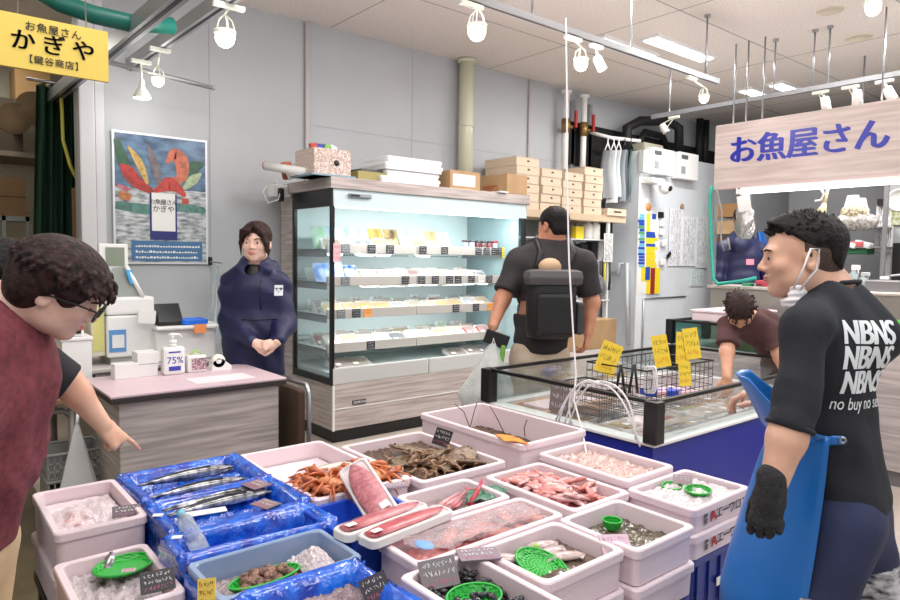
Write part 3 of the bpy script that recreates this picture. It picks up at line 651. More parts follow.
# ------------------------------------------------ man in maroon T-shirt, left foreground
f = (cr*.95+cf*.12).normalized(); r = f.cross(UP)
SK2 = skin('skin_left', (230, 194, 178), (218, 176, 160))
mm = person('person', 'stooping man with glasses and dark hair in a maroon T-shirt, left edge', pt(-30, 560, D=1.6)*1); mm.location.z = 0
hd = Head(PX(60, 291, 1.6), (cr*.80+cf*.28-UP*.50), (cr*.35+UP), .92)
nb = PX(6, 322, 1.6); ch = PX(-2, 372, 1.6); ws_ = PX(-18, 455, 1.62); pel = PX(-40, 540, 1.64)
shR = PX(-30, 352, 1.46); elR = PX(-60, 450, 1.42); wrR = PX(-70, 540, 1.48); shL = PX(12, 352, 1.74); elL = PX(15, 445, 1.76); wrL = PX(-6, 545, 1.76)
S = Sdf(); torso(S, [nb, ch, ws_, pel], [.1, .14, .13, .13], f, 1.5)
S.cap(hd.p(0, -.035, -.04), nb, .056, .064, .04).cap(nb, shR, .06, .055).cap(nb, shL, .06, .055).chain([shR, elR, wrR], [.055, .046, .03], .03).chain([shL, elL, wrL], [.055, .046, .03], .03)
hand(S, wrR, (0, 0, -1), -cf, 1); hand(S, wrL, (0, 0, -1), cf, -1)
hd.face(S); by = S.build('body', SK2, mm, h=.0055); hd.eyes(by); hd.lips(by, (198, 120, 108))
HD = hairmat('dark_brown_hair', (58, 38, 36), (22, 15, 16))
def mop(hd, m_, root, seed, n=150, long_=.055, front=.075, h=.0045, back=.05):
    S = Sdf(); S.ell(hd.p(0, -.018, .042), (.090, .112, .090), hd.M, .02); S.ell(hd.p(0, -.06, -.01), (.08, .062, .075), hd.M, .03)
    S.ell(hd.p(0, .1, -.035), (.066, .062, .095), hd.M, .015, 's')
    for sx in (-1, 1): S.ell(hd.p(.088*sx, .012, -.045), (.026, .032, .05), hd.M, .012, 's')
    S.half(hd.p(0, -.03, -.085), (-hd.u+hd.f*.1), .012)
    rs = np.random.RandomState(seed)
    for i in range(n):
        a = rs.rand()*6.28; b = .25+rs.rand()*1.15; dx, dy, dz = math.sin(b)*math.cos(a), math.sin(b)*math.sin(a), math.cos(b)
        p0 = hd.p(dx*.088, -.016+dy*.108, .042+dz*.086); dn = (hd.r*dx*.5+hd.f*dy*.6-hd.u*(.75+.2*rs.rand())+(hd.r*rs.randn()+hd.f*rs.randn())*.16).normalized()
        if dy > .2 and abs(dx) < .75: p1 = p0+(dn+hd.f*.35)*rs.uniform(.02, front); 
        else: p1 = p0+dn*rs.uniform(.02, long_)
        pm = (p0+p1)/2+(hd.r*dx+hd.f*dy+hd.u*dz)*.01
        S.chain([p0, pm, p1], [.0064, .005, .0018], .003)
    return S.build('hair', m_, root, h=h)
mop(hd, HD, mm, 5, 460, .045, .05, .004)
g = G()
for sx in (-1, 1):
    c = hd.p(.034*sx, .108, -.004); g.tube([c+hd.r*(.024*math.cos(t))*1+hd.u*(.019*math.sin(t)) for t in [k*math.tau/20 for k in range(21)]], .0019, 8)
    g.tube([hd.p(.058*sx, .106, .008), hd.p(.074*sx, .07, .008), hd.p(.084*sx, 0, .0), hd.p(.083*sx, -.02, -.01)], .0022, 8)
g.tube([hd.p(-.01, .109, .002), hd.p(0, .112, .005), hd.p(.01, .109, .002)], .0019, 8)
gs = B('glasses', g, BLKP, mm)
for sx in (-1, 1): B('lens', G().lathe(hd.p(.034*sx, .107, -.004), [(0, 0), (.0225, 0), (.0225, .0012), (0, .0012)], 18, hd.f, 1, .8), GLASS, gs)
MR = mat('maroon_tshirt', (124, 58, 66), .9, noise=.2, nscale=55, col2=(100, 46, 54), bump=.15, bscale=40)
S = Sdf(); torso(S, [nb-UP*.01, ch, ws_, pel+UP*.02], [.11, .158, .15, .15], f, 1.35)
S.cap(nb, shR, .07, .075, .04).cap(nb, shL, .07, .075, .04).cap(shR, shR+(elR-shR)*.95, .08, .092, .04).cap(shL, shL+(elL-shL)*.95, .08, .085, .04)
S.half(nb+UP*.06+f*.03, (UP*.85+f*.5), .01); S.half(pel-UP*.03, -UP, .01)
S.cap(hd.p(0, -.035, -.04), nb+UP*.01, .064, .074, .008, op='s')
S.build('tshirt', MR, mm, h=.0065, folds=lambda P: fold(.006, (1, .2, .45), 46, 21)(P)+fold(.003, (.3, 1, .8), 80, 5)(P))
legs(mm, [pel+r*.08-UP*.03, pel-r*.08-UP*.03], [PX(-38, 690, 1.56), PX(-30, 680, 1.72)], [V3((PX(-38, 690, 1.56).x, PX(-38, 690, 1.56).y, .08)), V3((PX(-30, 680, 1.72).x, PX(-30, 680, 1.72).y, .08))], r, f, mat('khaki_trousers', (206, 178, 142), .8, noise=.08, nscale=9), 'trousers', pel+UP*.06, .135, (.085, .07, .06))
# ------------------------------------------------ pointing person behind
pp = person('person', 'dark haired person in black T-shirt pointing at the fish, half hidden behind the maroon man', V3((0, 0, 0)))
pp.location = pt(-25, 560, D=2.0); pp.location.z = 0
hd = Head(PX(10, 284, 2.0), (cr*.7+cf*.3-UP*.5), (cr*.3+UP), .94)
nb = PX(-12, 322, 2.02); ch = PX(-18, 365, 2.02); ws_ = PX(-35, 450, 2.04); pel = PX(-45, 510, 2.06)
f = (cr*.9+cf*.3).normalized(); r = f.cross(UP)
shA = PX(20, 352, 1.92); elA = PX(66, 380, 1.98); wrA = PX(103, 425, 2.06); shB = PX(-30, 350, 2.2)
S = Sdf(); torso(S, [nb, ch, ws_, pel], [.1, .13, .12, .13], f, 1.5)
S.cap(hd.p(0, -.035, -.04), nb, .055, .06, .04).cap(nb, shA, .06, .052).cap(nb, shB, .06, .052).chain([shB, shB-UP*.28, shB-UP*.5+f*.1], [.052, .044, .03], .03)
S.chain([shA, elA, elA+(wrA-elA)*.3, wrA], [.053, .042, .040, .026], .02)
dh = (wrA-elA).normalized()*.9+cr*.2-UP*.06
hand(S, wrA, dh, (UP*.6+cr*.35-cf*.5), -1, (4, 80, 86, 90), .84, thumb=-12, curls=[(2, 10, 6), (62, 85, 60), (70, 88, 60), (76, 88, 60)], k=.004)
hd.face(S); by = S.build('body', skin('skin_pointing', (230, 186, 160), (216, 166, 140)), pp, h=.0052); hd.eyes(by); hd.lips(by)
mop(hd, HB, pp, 8, 90, h=.007)
S = Sdf(); torso(S, [nb-UP*.01, ch, ws_, pel], [.11, .145, .135, .14], f, 1.35); S.cap(nb, shA, .065, .064, .04).cap(nb, shB, .065, .066, .04).cap(shA, elA+(wrA-elA)*.06, .068, .06, .03).cap(shB, shB-UP*.22, .066, .065, .03)
q0 = elA+(wrA-elA)*.08; S.p.append((Sdf().half(q0, (elA-shA)).p[0][0], np.array(q0)-.08, np.array(q0)+.08, .008, 'i'))
S.half(pel-UP*.02, -UP, .01); S.half(nb+UP*.05, UP+f*.5, .01); S.build('tshirt', mat('dark_tshirt', (34, 32, 38), .85), pp, h=.008, folds=fold(.004, (.3, .2, 1), 60, 3))
legs(pp, [pel+r*.08-UP*.03, pel-r*.08-UP*.03], [V3((pel.x, pel.y, .46))+r*.09, V3((pel.x, pel.y, .46))-r*.09], [V3((pel.x, pel.y, .08))+r*.1, V3((pel.x, pel.y, .08))-r*.1], r, f, mat('dark_trousers', (40, 40, 46), .8), 'trousers', pel+UP*.05, .13)
# ------------------------------------------------ woman in navy jacket
f = (-cf+cr*.05).normalized(); r = f.cross(UP)
PO, PX = PX, (lambda x, y, d: pt(x, y, D=d*1.045))
wo = person('person', 'woman with tied dark hair in a navy hooded jacket, hands clasped behind the cash counter', V3((0, 0, 0)))
hd = Head(PX(256, 242.5, 3.75), -cf+cr*.02-UP*.04, k=1.0)
pel = PX(254, 368, 3.8); wo.location = V3((pel.x, pel.y, 0)); nb = PX(256, 270, 3.78); ch = PX(255, 290, 3.79); ws_ = PX(254, 335, 3.8)
s1, e1, w1 = PX(232, 284, 3.8), PX(232, 324, 3.78), PX(255, 343, 3.6)
s2, e2, w2 = PX(279, 284, 3.8), PX(284, 324, 3.78), PX(277, 342, 3.6)
SKW = skin('skin_woman', (238, 202, 184), (228, 188, 168))
S = Sdf(); torso(S, [nb, ch, ws_, pel], [.09, .12, .11, .125], f, 1.6); S.cap(hd.p(0, -.02, -.05), nb, .046, .05, .03)
for s_, e_, w_ in ((s1, e1, w1), (s2, e2, w2)): S.cap(nb, s_, .05, .045).chain([s_, e_, w_], [.045, .038, .025], .02)
hand(S, w1, (w2-w1)*.9-cf*.02-UP*.035, -cf*.8+UP*.5, 1, (50, 52, 55, 58), .82, thumb=30)
hand(S, w2, (w1-w2)*.9-cf*.05-UP*.03, -cf*.9+UP*.4, -1, (56, 58, 60, 62), .82, thumb=30)
hd.face(S, True); by = S.build('body', SKW, wo, h=.0055); hd.eyes(by); hd.lips(by, (206, 128, 120))
HW = hairmat('woman_hair', (62, 42, 36), (30, 20, 18))
S = Sdf(); S.ell(hd.p(0, -.018, .04), (.088, .108, .088), hd.M, .02); S.ell(hd.p(0, -.06, -.03), (.07, .055, .08), hd.M, .03)
S.ell(hd.p(0, .105, -.03), (.062, .075, .092), hd.M, .012, 's'); S.half(hd.p(0, 0, -.1), -hd.u, .01)
for sx in (-1, 1):
    for k in range(4): S.chain([hd.p(.02*sx, .075+.002*k, .098-.004*k), hd.p((.052+.004*k)*sx, .086-.008*k, .055), hd.p((.071+.003*k)*sx, .072-.012*k, .0), hd.p((.074+.002*k)*sx, .055-.01*k, -.055-.008*k)], [.013, .011, .009, .003], .006)
for k in range(5): S.chain([hd.p(-.005, .08, .108), hd.p(.01+.012*k, .1, .07), hd.p(.012+.014*k, .1, .035-.002*k)], [.01, .008, .003], .005)
S.build('hair', HW, wo, h=.0045)
NV = mat('navy_jacket', (20, 25, 70), .55, noise=.1, nscale=8, bump=.1, bscale=30)
S = Sdf(); torso(S, [nb-UP*.0, ch, ws_, pel-UP*.02], [.11, .165, .175, .175], f, 1.35); S.half(pel-UP*.045, -UP, .008)
for s_, e_, w_ in ((s1, e1, w1), (s2, e2, w2)): S.cap(nb, s_, .062, .062, .04).chain([s_, e_, w_+(e_-w_)*.12], [.068, .072, .042], .03)
for s_ in (-1, 1): S.chain([nb+f*.085-UP*.05+r*.01*s_, nb+f*.06+r*.07*s_+UP*.0, nb-f*.03+r*.095*s_+UP*.02, nb-f*.1+UP*.015], [.018, .026, .03, .036], .02)
S.cap(hd.p(0, -.01, -.03), nb+f*.04+UP*.01, .053, .056, .01, op='s')
jk = S.build('jacket', NV, wo, h=.0065, folds=lambda P: fold(.008, (.4, .3, 1), 44, 31)(P)+fold(.004, (1, -.5, .6), 70, 14)(P))
B('undershirt', G().lathe(nb+UP*-.03+f*.012, [(.075, 0), (.062, .045), (.055, .062), (.050, .064)], 20, (0, 0, 1)), BLKP, wo)
jt = bvh(jk)
def onj(p, z):
    h_ = jt.ray_cast(p+f*.4, -f); return (h_[0]+f*(.003+max(z, 0)*.3)) if h_[0] else p
ZP = mat('zip_dark', (12, 16, 44), .5)
B('zip', G().tube([onj(PX(257, y, 3.6), .003) for y in (280, 290, 300, 311)], .004, 6), ZP, jk)
B('pouch_seam', G().tube([onj(PX(x, 321-abs(x-257)*.02, 3.6), .003) for x in range(238, 277, 3)], .003, 6), ZP, jk)
lm = G().grid(lambda u, v: onj(PX(270+8*u, 286+11*v, 3.6), 0), 6, 6); B('logo_patch', lm, mat('logo_white', (216, 220, 226), .6), jk)
text('logo_lettering', '∞', .052, frame(PX(274, 291, 3.6), -cr*-1, UP), NV, jk, .001, 1, 0, .002, lambda p, z: onj(p, .004))
legs(wo, [pel+r*.08-UP*.03, pel-r*.08-UP*.03], [V3((pel.x, pel.y, .46))+r*.09, V3((pel.x, pel.y, .46))-r*.09], [V3((pel.x, pel.y, .08))+r*.1, V3((pel.x, pel.y, .08))-r*.1], r, f, mat('olive_trousers', (84, 80, 60), .8), 'trousers', pel+UP*.05, .12)
PX = PO
# ------------------------------------------------ man with backpack
f = (cf*.97-cr*.18).normalized(); r = f.cross(UP)
bk = person('person', 'man seen from behind in dark T-shirt and beige shorts, wearing a black backpack', V3((0, 0, 0)))
hd = Head(PX(553, 226, 4.3), cf*.8-cr*.6-UP*.05, k=1.02)
pel = PX(540, 352, 4.3); bk.location = V3((pel.x, pel.y, 0)); nb = PX(551, 246, 4.32); ch = PX(548, 272, 4.3); ws_ = PX(543, 318, 4.3)
s1, e1, w1 = PX(519, 262, 4.3), PX(502, 300, 4.22), PX(493, 326, 4.12); s2, e2, w2 = PX(583, 264, 4.3), PX(592, 303, 4.32), PX(588, 333, 4.28)
SKB = skin('skin_tan', (204, 146, 116), (186, 128, 100))
S = Sdf(); torso(S, [nb, ch, ws_, pel], [.1, .17, .15, .15], f, 1.5); S.cap(hd.p(0, -.03, -.045), nb, .06, .066, .035)
for s_, e_, w_ in ((s1, e1, w1), (s2, e2, w2)): S.cap(nb, s_, .07, .06).chain([s_, e_, w_], [.062, .05, .032], .03)
hand(S, w1, (-cr*.1-UP), -cr, 1, (50, 50, 50, 50), 1.0); hand(S, w2, (-cr*.1-UP), cr*.9-cf*.4, -1, (30, 34, 38, 42), 1.0)
hd.face(S); by = S.build('body', SKB, bk, h=.0065); hd.eyes(by)
S = Sdf(); S.ell(hd.p(0, -.016, .04), (.084, .106, .088), hd.M, .02); S.ell(hd.p(0, -.065, -.02), (.07, .05, .065), hd.M, .02); S.ell(hd.p(0, .1, -.04), (.1, .085, .1), hd.M, .015, 's')
for sx in (-1, 1): S.ell(hd.p(.088*sx, -.005, -.03), (.025, .028, .045), hd.M, .01, 's')
S.half(hd.p(0, 0, -.07), -hd.u-hd.f*.1, .01); S.build('hair', HB, bk, h=.006, folds=fold(.003, (1, .4, .2), 220, 3))
S = Sdf(); torso(S, [nb-UP*.02, ch, ws_, pel-UP*.0], [.12, .19, .175, .175], f, 1.4, .06)
for s_, e_ in ((s1, e1), (s2, e2)): S.cap(nb, s_, .075, .08, .05).cap(s_, s_+(e_-s_)*.78, .084, .078, .04)
for s_, e_ in ((s1, e1), (s2, e2)):
    q0 = s_+(e_-s_)*.8; S.p.append((Sdf().half(q0, (e_-s_)).p[0][0], np.array(q0)-.1, np.array(q0)+.1, .008, 'i'))
S.half(pel-UP*.0, -UP, .01); S.half(nb+UP*.05, UP-f*.1, .01); S.cap(hd.p(0, -.03, -.03), nb+UP*.02, .066, .07, .008, op='s')
TK = mat('charcoal_tshirt', (46, 42, 44), .85)
S.build('tshirt', TK, bk, h=.008, folds=fold(.006, (.3, .2, 1), 40, 13))
S = Sdf(); torso(S, [nb+UP*.0-f*.02, PX(548, 262, 4.28)], [.12, .16], f, 1.5)
BP = mat('backpack_black', (24, 25, 27), .5, noise=.2, nscale=30)
pc = PX(541, 300, 4.3)-f*.18
Mx = Matrix((r, f, UP)).transposed().to_4x4(); Mx.translation = pc
g = G(); g.box(-.155, .155, -.09, .07, -.23, .19, .07, Mx); pk = B('backpack', g, BP, bk)
for q in pk.data.polygons: q.use_smooth = True
B('top_flap', G().box(-.18, .18, -.115, .03, .10, .2, .045, Mx), mat('flap_grey', (78, 76, 78), .45), pk)
B('front_pocket', G().box(-.12, .12, -.13, -.08, -.2, .06, .03, Mx), BP, pk)
B('side_pocket', G().box(.15, .2, -.07, .05, -.2, .0, .02, Mx), mat('pocket_grey', (60, 60, 64), .6), pk)
B('rolled_jacket', G().ball(pc+UP*.215+f*.02, .08, 14, (1.1, .7, .7)), mat('tan_cloth', (196, 164, 132), .7), pk)
for sx in (-1, 1): B('strap', G().tube([pc+r*.1*sx+UP*.12+f*.06, nb+r*.105*sx+UP*-.04-f*.115, nb+r*.11*sx+UP*.035-f*.03, nb+r*.12*sx+UP*.03+f*.06, nb+r*.13*sx-UP*.12+f*.15], .022, 8), BP, pk)
legs(bk, [pel+r*.09-UP*.03, pel-r*.09-UP*.03], [V3((pel.x, pel.y, .5))+r*.1, V3((pel.x, pel.y, .5))-r*.1], [V3((pel.x, pel.y, .08))+r*.11, V3((pel.x, pel.y, .08))-r*.11], r, f, mat('beige_shorts', (198, 180, 160), .85, noise=.06, nscale=8), 'shorts', pel+UP*.06, .165, (.105, .1, .06), hem=1, skinm=SKB)
# phone and shopping bag in his left hand
ph = tag(B('phone', G().obox(w1-UP*.075-cf*.045+cr*.02, (.15, .02, .085), (cr+UP*-.35), UP, .008), BLKP), 'black phone in the left hand of the backpack man', 'phone')
def bagf(u, v):
    a = u*math.tau; w_ = .014+.125*min(1, v*1.3)**.9*(1-.25*max(0, v-.8)/.2); c = w1-UP*(.10+.40*v)-cf*.05-cr*.05*v
    rr = w_*(1+.12*math.sin(5*a+v*4)+.07*math.sin(9*a-v*7)); return c+cr*rr*math.cos(a)*1.15+cf*rr*.7*math.sin(a)
pbt = thing('shopping_bag', 'translucent white plastic bag hanging from the backpack man\'s left hand', 'bag', w1-UP*.47)
B('bag', G().grid(bagf, 40, 22), clear('milky_plastic', (236, 240, 238), .62, .35, .5, 30), pbt)
B('handle', G().tube([w1-UP*.12-cf*.05-cr*.01, w1-UP*.07-cf*.06, w1-UP*.12-cf*.05+cr*.015], .006, 6), mat('milky_solid', (228, 234, 232), .4), pbt)
tag(B('leek_bunch', G().obox(w1-UP*.26-cf*.05+cr*.045, (.3, .03, .03), (UP+cr*.12), cr, .01), mat('leaf_green', (120, 170, 70), .6)), 'green vegetables inside the hanging plastic bag', 'vegetable')
# ------------------------------------------------ man bending over the freezer
f = (-cr*.75-cf*.66).normalized(); r = f.cross(UP)
cm = person('person', 'man in brown T-shirt bending over the far end of the blue freezer', V3((0, 0, 0)))
hd = Head(PX(739, 311, 4.42), (-cf*.45-UP*.85-cr*.05), (-cf*.8+UP*.5-cr*.25), 1.0)
pel = PX(786, 362, 4.85); cm.location = V3((pel.x, pel.y, 0)); nb = PX(752, 321, 4.52); ch = PX(758, 326, 4.6); ws_ = PX(775, 342, 4.75)
s1, e1, w1 = PX(729, 326, 4.52), PX(727, 352, 4.42), PX(727, 377, 4.32); s2, e2, w2 = PX(769, 330, 4.5), PX(780, 356, 4.42), PX(788, 380, 4.34)
SKC = skin('skin_crouch', (216, 166, 140), (200, 148, 122)); fd = (f*.5-UP*.85)
S = Sdf(); torso(S, [nb, ch, ws_, pel], [.09, .145, .13, .14], fd, 1.5); S.cap(hd.p(0, -.03, -.04), nb, .055, .06, .035)
for s_, e_, w_ in ((s1, e1, w1), (s2, e2, w2)): S.cap(nb, s_, .06, .052).chain([s_, e_, w_], [.052, .044, .03], .03)
hand(S, w1, (-UP-cf*.2), -cf, 1, (30, 34, 38, 42), 1.0); hand(S, w2, (-UP-cf*.2), -cf, -1, (30, 34, 38, 42), 1.0)
hd.face(S); by = S.build('body', SKC, cm, h=.0065); hd.eyes(by)
mop(hd, hairmat('brown_hair', (60, 42, 38), (26, 18, 18)), cm, 17, 110, h=.006)
S = Sdf(); torso(S, [nb, ch, ws_, pel], [.1, .16, .15, .15], fd, 1.35)
for s_, e_ in ((s1, e1), (s2, e2)): S.cap(nb, s_, .066, .066, .04).cap(s_, s_+(e_-s_)*.72, .07, .074, .03)
S.cap(hd.p(0, -.03, -.03), nb+(hd.c-nb)*.1, .062, .064, .008, op='s')
for s_, e_ in ((s1, e1), (s2, e2)):
    q0 = s_+(e_-s_)*.74; S.p.append((Sdf().half(q0, (e_-s_)).p[0][0], np.array(q0)-.09, np.array(q0)+.09, .008, 'i'))
S.build('tshirt', mat('brown_tshirt', (84, 54, 56), .85), cm, h=.0075, folds=fold(.006, (1, .4, .6), 48, 6))
legs(cm, [pel+r*.08-UP*.04, pel-r*.08-UP*.04], [V3((pel.x, pel.y, .46))+r*.09, V3((pel.x, pel.y, .46))-r*.09], [V3((pel.x, pel.y, .08))+r*.1, V3((pel.x, pel.y, .08))-r*.1], r, f, mat('grey_trousers', (96, 94, 98), .8), 'trousers', ws_, .135)
# ------------------------------------------------ worker in navy, inside the stall
f = (cf*.9+cr*.35).normalized(); r = f.cross(UP)
nv = person('person', 'stall worker in navy hooded top seen from behind, head hidden by a silver bag', V3((0, 0, 0)))
hd = Head(PX(742, 219, 6.75), f, k=1.0); pel = PX(738, 308, 6.8); nv.location = V3((pel.x, pel.y, 0)); nb = PX(741, 240, 6.8); ch = PX(740, 256, 6.8); ws_ = PX(739, 285, 6.8)
s1, s2 = PX(722, 249, 6.8), PX(759, 250, 6.8); e1, e2 = PX(716, 278, 6.8), PX(767, 278, 6.8)
S = Sdf(); torso(S, [nb, ch, ws_, pel], [.1, .17, .15, .15], f, 1.5); S.cap(hd.p(0, -.03, -.045), nb, .058, .062, .03)
for s_, e_ in ((s1, e1), (s2, e2)): S.cap(nb, s_, .06, .055).chain([s_, e_, e_+f*.22], [.055, .046, .03], .03); hand(S, e_+f*.22, f, UP, 1)
hd.face(S); by = S.build('body', SKC, nv, h=.009); hd.eyes(by)
S = Sdf(); S.ell(hd.p(0, -.016, .04), (.084, .106, .088), hd.M, .02); S.ell(hd.p(0, -.065, -.02), (.07, .05, .065), hd.M, .02); S.ell(hd.p(0, .1, -.04), (.1, .085, .1), hd.M, .015, 's'); S.build('hair', HB, nv, h=.009)
S = Sdf(); torso(S, [nb, ch, ws_, pel], [.12, .19, .18, .18], f, 1.4)
for s_, e_ in ((s1, e1), (s2, e2)): S.cap(nb, s_, .075, .075, .04).chain([s_, e_, e_+f*.16], [.08, .07, .06], .03)
S.ell(nb-f*.08-UP*.05, (.14, .1, .1), None, .03); S.cap(hd.p(0, -.03, -.03), nb+UP*.03, .06, .064, .008, op='s')
jk = S.build('hooded_top', NV, nv, h=.01, folds=fold(.006, (.4, .3, 1), 40, 9))
jt = bvh(jk); fb = f
def onk(p, z):
    h_ = jt.ray_cast(p-fb*.4, fb); return (h_[0]-fb*.006) if h_[0] else p
B('back_logo', G().grid(lambda u, v: onk(PX(747+8*u, 259+6*v, 6.5), 0), 4, 4), mat('logo_pink', (210, 130, 150), .6), jk)
legs(nv, [pel+r*.08-UP*.03, pel-r*.08-UP*.03], [V3((pel.x, pel.y, .46))+r*.09, V3((pel.x, pel.y, .46))-r*.09], [V3((pel.x, pel.y, .08))+r*.1, V3((pel.x, pel.y, .08))-r*.1], r, f, mat('dark_trousers'), 'trousers', pel+UP*.05, .15)
# ================================================================== FOAM BOXES AND THE CATCH
def rr(x0, x1, y0, y1, r, z, n=5):
    o = []
    for cx, cy, a0 in ((x1-r, y1-r, 0), (x0+r, y1-r, 90), (x0+r, y0+r, 180), (x1-r, y0+r, 270)):
        for k in range(n+1):
            a = math.radians(a0+90*k/n); o.append(V3((cx+r*math.cos(a), cy+r*math.sin(a), z)))
    return o
def loops(g, ls, cap0=True, cap1=True, smooth=True):
    n = len(ls[0]); v = [p for l in ls for p in l]
    f = [(i*n+k, i*n+(k+1) % n, (i+1)*n+(k+1) % n, (i+1)*n+k) for i in range(len(ls)-1) for k in range(n)]
    if cap0: f.append(tuple(range(n))[::-1])
    if cap1: f.append(tuple((len(ls)-1)*n+k for k in range(n)))
    return g.add(v, f, smooth)
def boxg(x0, x1, y0, y1, z, h, t=.017, depth=None):
    depth = depth or h-.02; L = lambda e, zz, r=.022: rr(x0-e, x1+e, y0-e, y1+e, max(.004, r), zz)
    return loops(G(), [L(-.004, z-h), L(-.002, z-.028), L(.004, z-.026), L(.004, z-.022), L(.004, z-.004), L(.001, z), L(-t+.002, z), L(-t, z-.003), L(-t-.004, z-depth, .015)], smooth=False)
BOX = dict(A=(.335, .59, 2.215, 2.65, .60, .13), B=(.314, .556, 1.75, 2.12, .55, .15), C=(.61, 1.045, 2.31, 2.66, .60, .2), C2=(.605, 1.04, 2.0, 2.295, .60, .2), C3=(.57, 1.035, 1.81, 1.985, .60, .2),
  D=(.575, .97, 1.545, 1.79, .60, .2), E=(.59, .94, 1.12, 1.525, .60, .2), F=(1.065, 1.445, 2.27, 2.66, .60, .2), Gx=(1.06, 1.455, 1.98, 2.25, .61, .21), H=(1.47, 1.9, 1.93, 2.52, .60, .2),
  T=(1.0, 1.3, 1.64, 1.955, .60, .2), J=(1.31, 1.63, 1.63, 1.87, .60, .2), K=(1.06, 1.65, 1.405, 1.605, .60, .2), L=(.985, 1.225, .95, 1.385, .60, .11), M=(1.255, 1.585, 1.12, 1.385, .60, .11),
  N=(1.605, 1.905, 1.09, 1.385, .60, .11), O=(1.70, 2.0, 1.40, 1.84, .60, .2), P=(2.04, 2.345, 1.44, 1.88, .62, .22), Q=(2.02, 2.40, 1.16, 1.425, .60, .085), I=(1.97, 2.38, 1.905, 2.61, .66, .26))
LBL = dict(A=('white foam box of bagged fish at the left corner, on top of another', None), B=('white foam box of ice with a round green basket, lowest at the left corner', None),
  F=('white foam box with one long spotted fish, behind the red crabs', None), Gx=('white foam box filled with red crabs', None), H=('wide white foam box piled with flat brown fish and prawns', None),
  J=('white foam box holding a pink fish on a green leaf', None), K=('white foam box of bright red seafood in clear bags', None), L=('white foam box of black clams, nearest the bottom edge', None),
  M=('white foam box of squid with a pierced green basket, beside the clam box', None), N=('white foam box with a small round green cup and a pink card', None),
  O=('white foam box heaped with pink fish pieces, in the middle of the right side', None), P=('white foam box of peeled shrimp on ice beside the blue freezer', None), Q=('lettered foam box with green baskets, topmost beside the man in the apron', None),
  I=('tall white foam box with an orange card, in front of the backpack man', None))
bobj = {}
for k, (lb, _) in LBL.items():
    b = boxg(*BOX[k]); t_ = B('foam_box', b, FOAM); tag(t_, lb, 'box', 'white foam boxes of the fish stall'); bobj[k] = t_
for k, z, lb in (('A', .466, 'lower foam box under the bagged fish box at the left corner'), ('L', .486, 'lower foam box beneath the box of black clams'), ('M', .486, 'lower foam box beneath the squid box'), ('N', .486, 'lower foam box beneath the box with the small green cup'), ('Q', .512, 'lettered white foam box second from top by the man in the apron')):
    a = list(BOX[k]); a[4] = z; a[5] = .13 if k == 'A' else (.1 if k != 'Q' else .085)
    a[0] -= .006; a[2] -= .006; t_ = B('foam_box', boxg(*a), FOAM); tag(t_, lb, 'box', 'white foam boxes of the fish stall'); bobj[k+'2'] = t_
INK = mat('box_ink', (24, 24, 30), .6); RED = mat('box_red', (190, 28, 36), .6)
for k, z in (('Q', .555), ('Q2', .468)):
    y0 = BOX['Q'][2]-(.0082 if k == 'Q2' else .0022)
    text('lettering', 'エーウロコ', .047, frame((2.27, y0, z), (1, 0, 0), UP), INK, bobj[k], .0006, .84)
    text('lettering', 'A', .056, frame((2.145, y0, z), (1, 0, 0), UP), RED, bobj[k], .0006, 1, 0, .0015)
    text('lettering', '厚\n岸', .026, frame((2.095, y0, z), (1, 0, 0), UP), INK, bobj[k], .0006)
    B('small_print', G().box(2.27, 2.36, y0-.0006, y0, z+.022, z+.025), INK, bobj[k])
# crates and the low table that carry the boxes
CRB = mat('crate_blue', (26, 52, 136), .45)
def crate(x0, x1, y0, y1, z0, z1, label):
    g = boxg(x0, x1, y0, y1, z1, z1-z0, .012); t_ = thing('plastic_crate', label, 'crate', ((x0+x1)/2, (y0+y1)/2, z0), 'blue plastic crates under the foam boxes')
    B('crate_body', g, CRB, t_)
    for k in range(5): B('rib', G().box(x0+.03+(x1-x0-.07)*k/4, x0+.04+(x1-x0-.07)*k/4, y0-.006, y0+.001, z0+.01, z1-.03), CRB, t_)
    B('crate_mark', G().box((x0+x1)/2-.03, (x0+x1)/2+.03, y0-.0075, y0-.006, (z0+z1)/2-.03, (z0+z1)/2), WHITE, t_)
for nm, z in (('Q', .425), ('Q', .21), ('N', .38), ('N', .19), ('M', .38), ('M', .19), ('L', .38), ('L', .19)):
    a = BOX[nm]; crate(a[0]+.004, a[1]-.004, a[2]+.004, a[3]-.01, z-.205 if z > .3 and nm == 'Q' else z-.188, z, {'Q': 'blue crate under the lettered foam boxes', 'N': 'blue crate under the box with the small green cup', 'M': 'blue crate under the squid box', 'L': 'blue crate under the clam box'}[nm]+(', upper one' if z > .3 else ', lower one'))
for nm, x0, x1, y0, y1, z in (('main', .575, 1.66, 1.40, 2.66, .395), ('right', 1.69, 2.39, 1.44, 2.62, .395), ('left', .33, .565, 1.76, 2.64, .33), ('front', .59, .94, 1.12, 1.39, .395)):
    t_ = thing('low_table', {'main': 'low dark table under the blue-lined boxes', 'right': 'low dark table under the boxes beside the freezer', 'left': 'low dark table under the left corner boxes', 'front': 'low dark table under the blue-lined box at the bottom edge'}[nm], 'table', ((x0+x1)/2, (y0+y1)/2, 0))
    B('tabletop', G().box(x0, x1, y0, y1, z-.03, z), BLKP, t_)
    for x in (x0+.03, x1-.03):
        for y in (y0+.03, y1-.03): B('leg', G().box(x-.02, x+.02, y-.02, y+.02, 0, z-.03), BLKP, t_)
bobj['B'].location.z += 0
tag(B('foam_slab', G().box(.318, .552, 1.76, 2.11, .33, .396, .01), FOAM), 'thick foam slab under the box with the round green basket', 'foam slab')
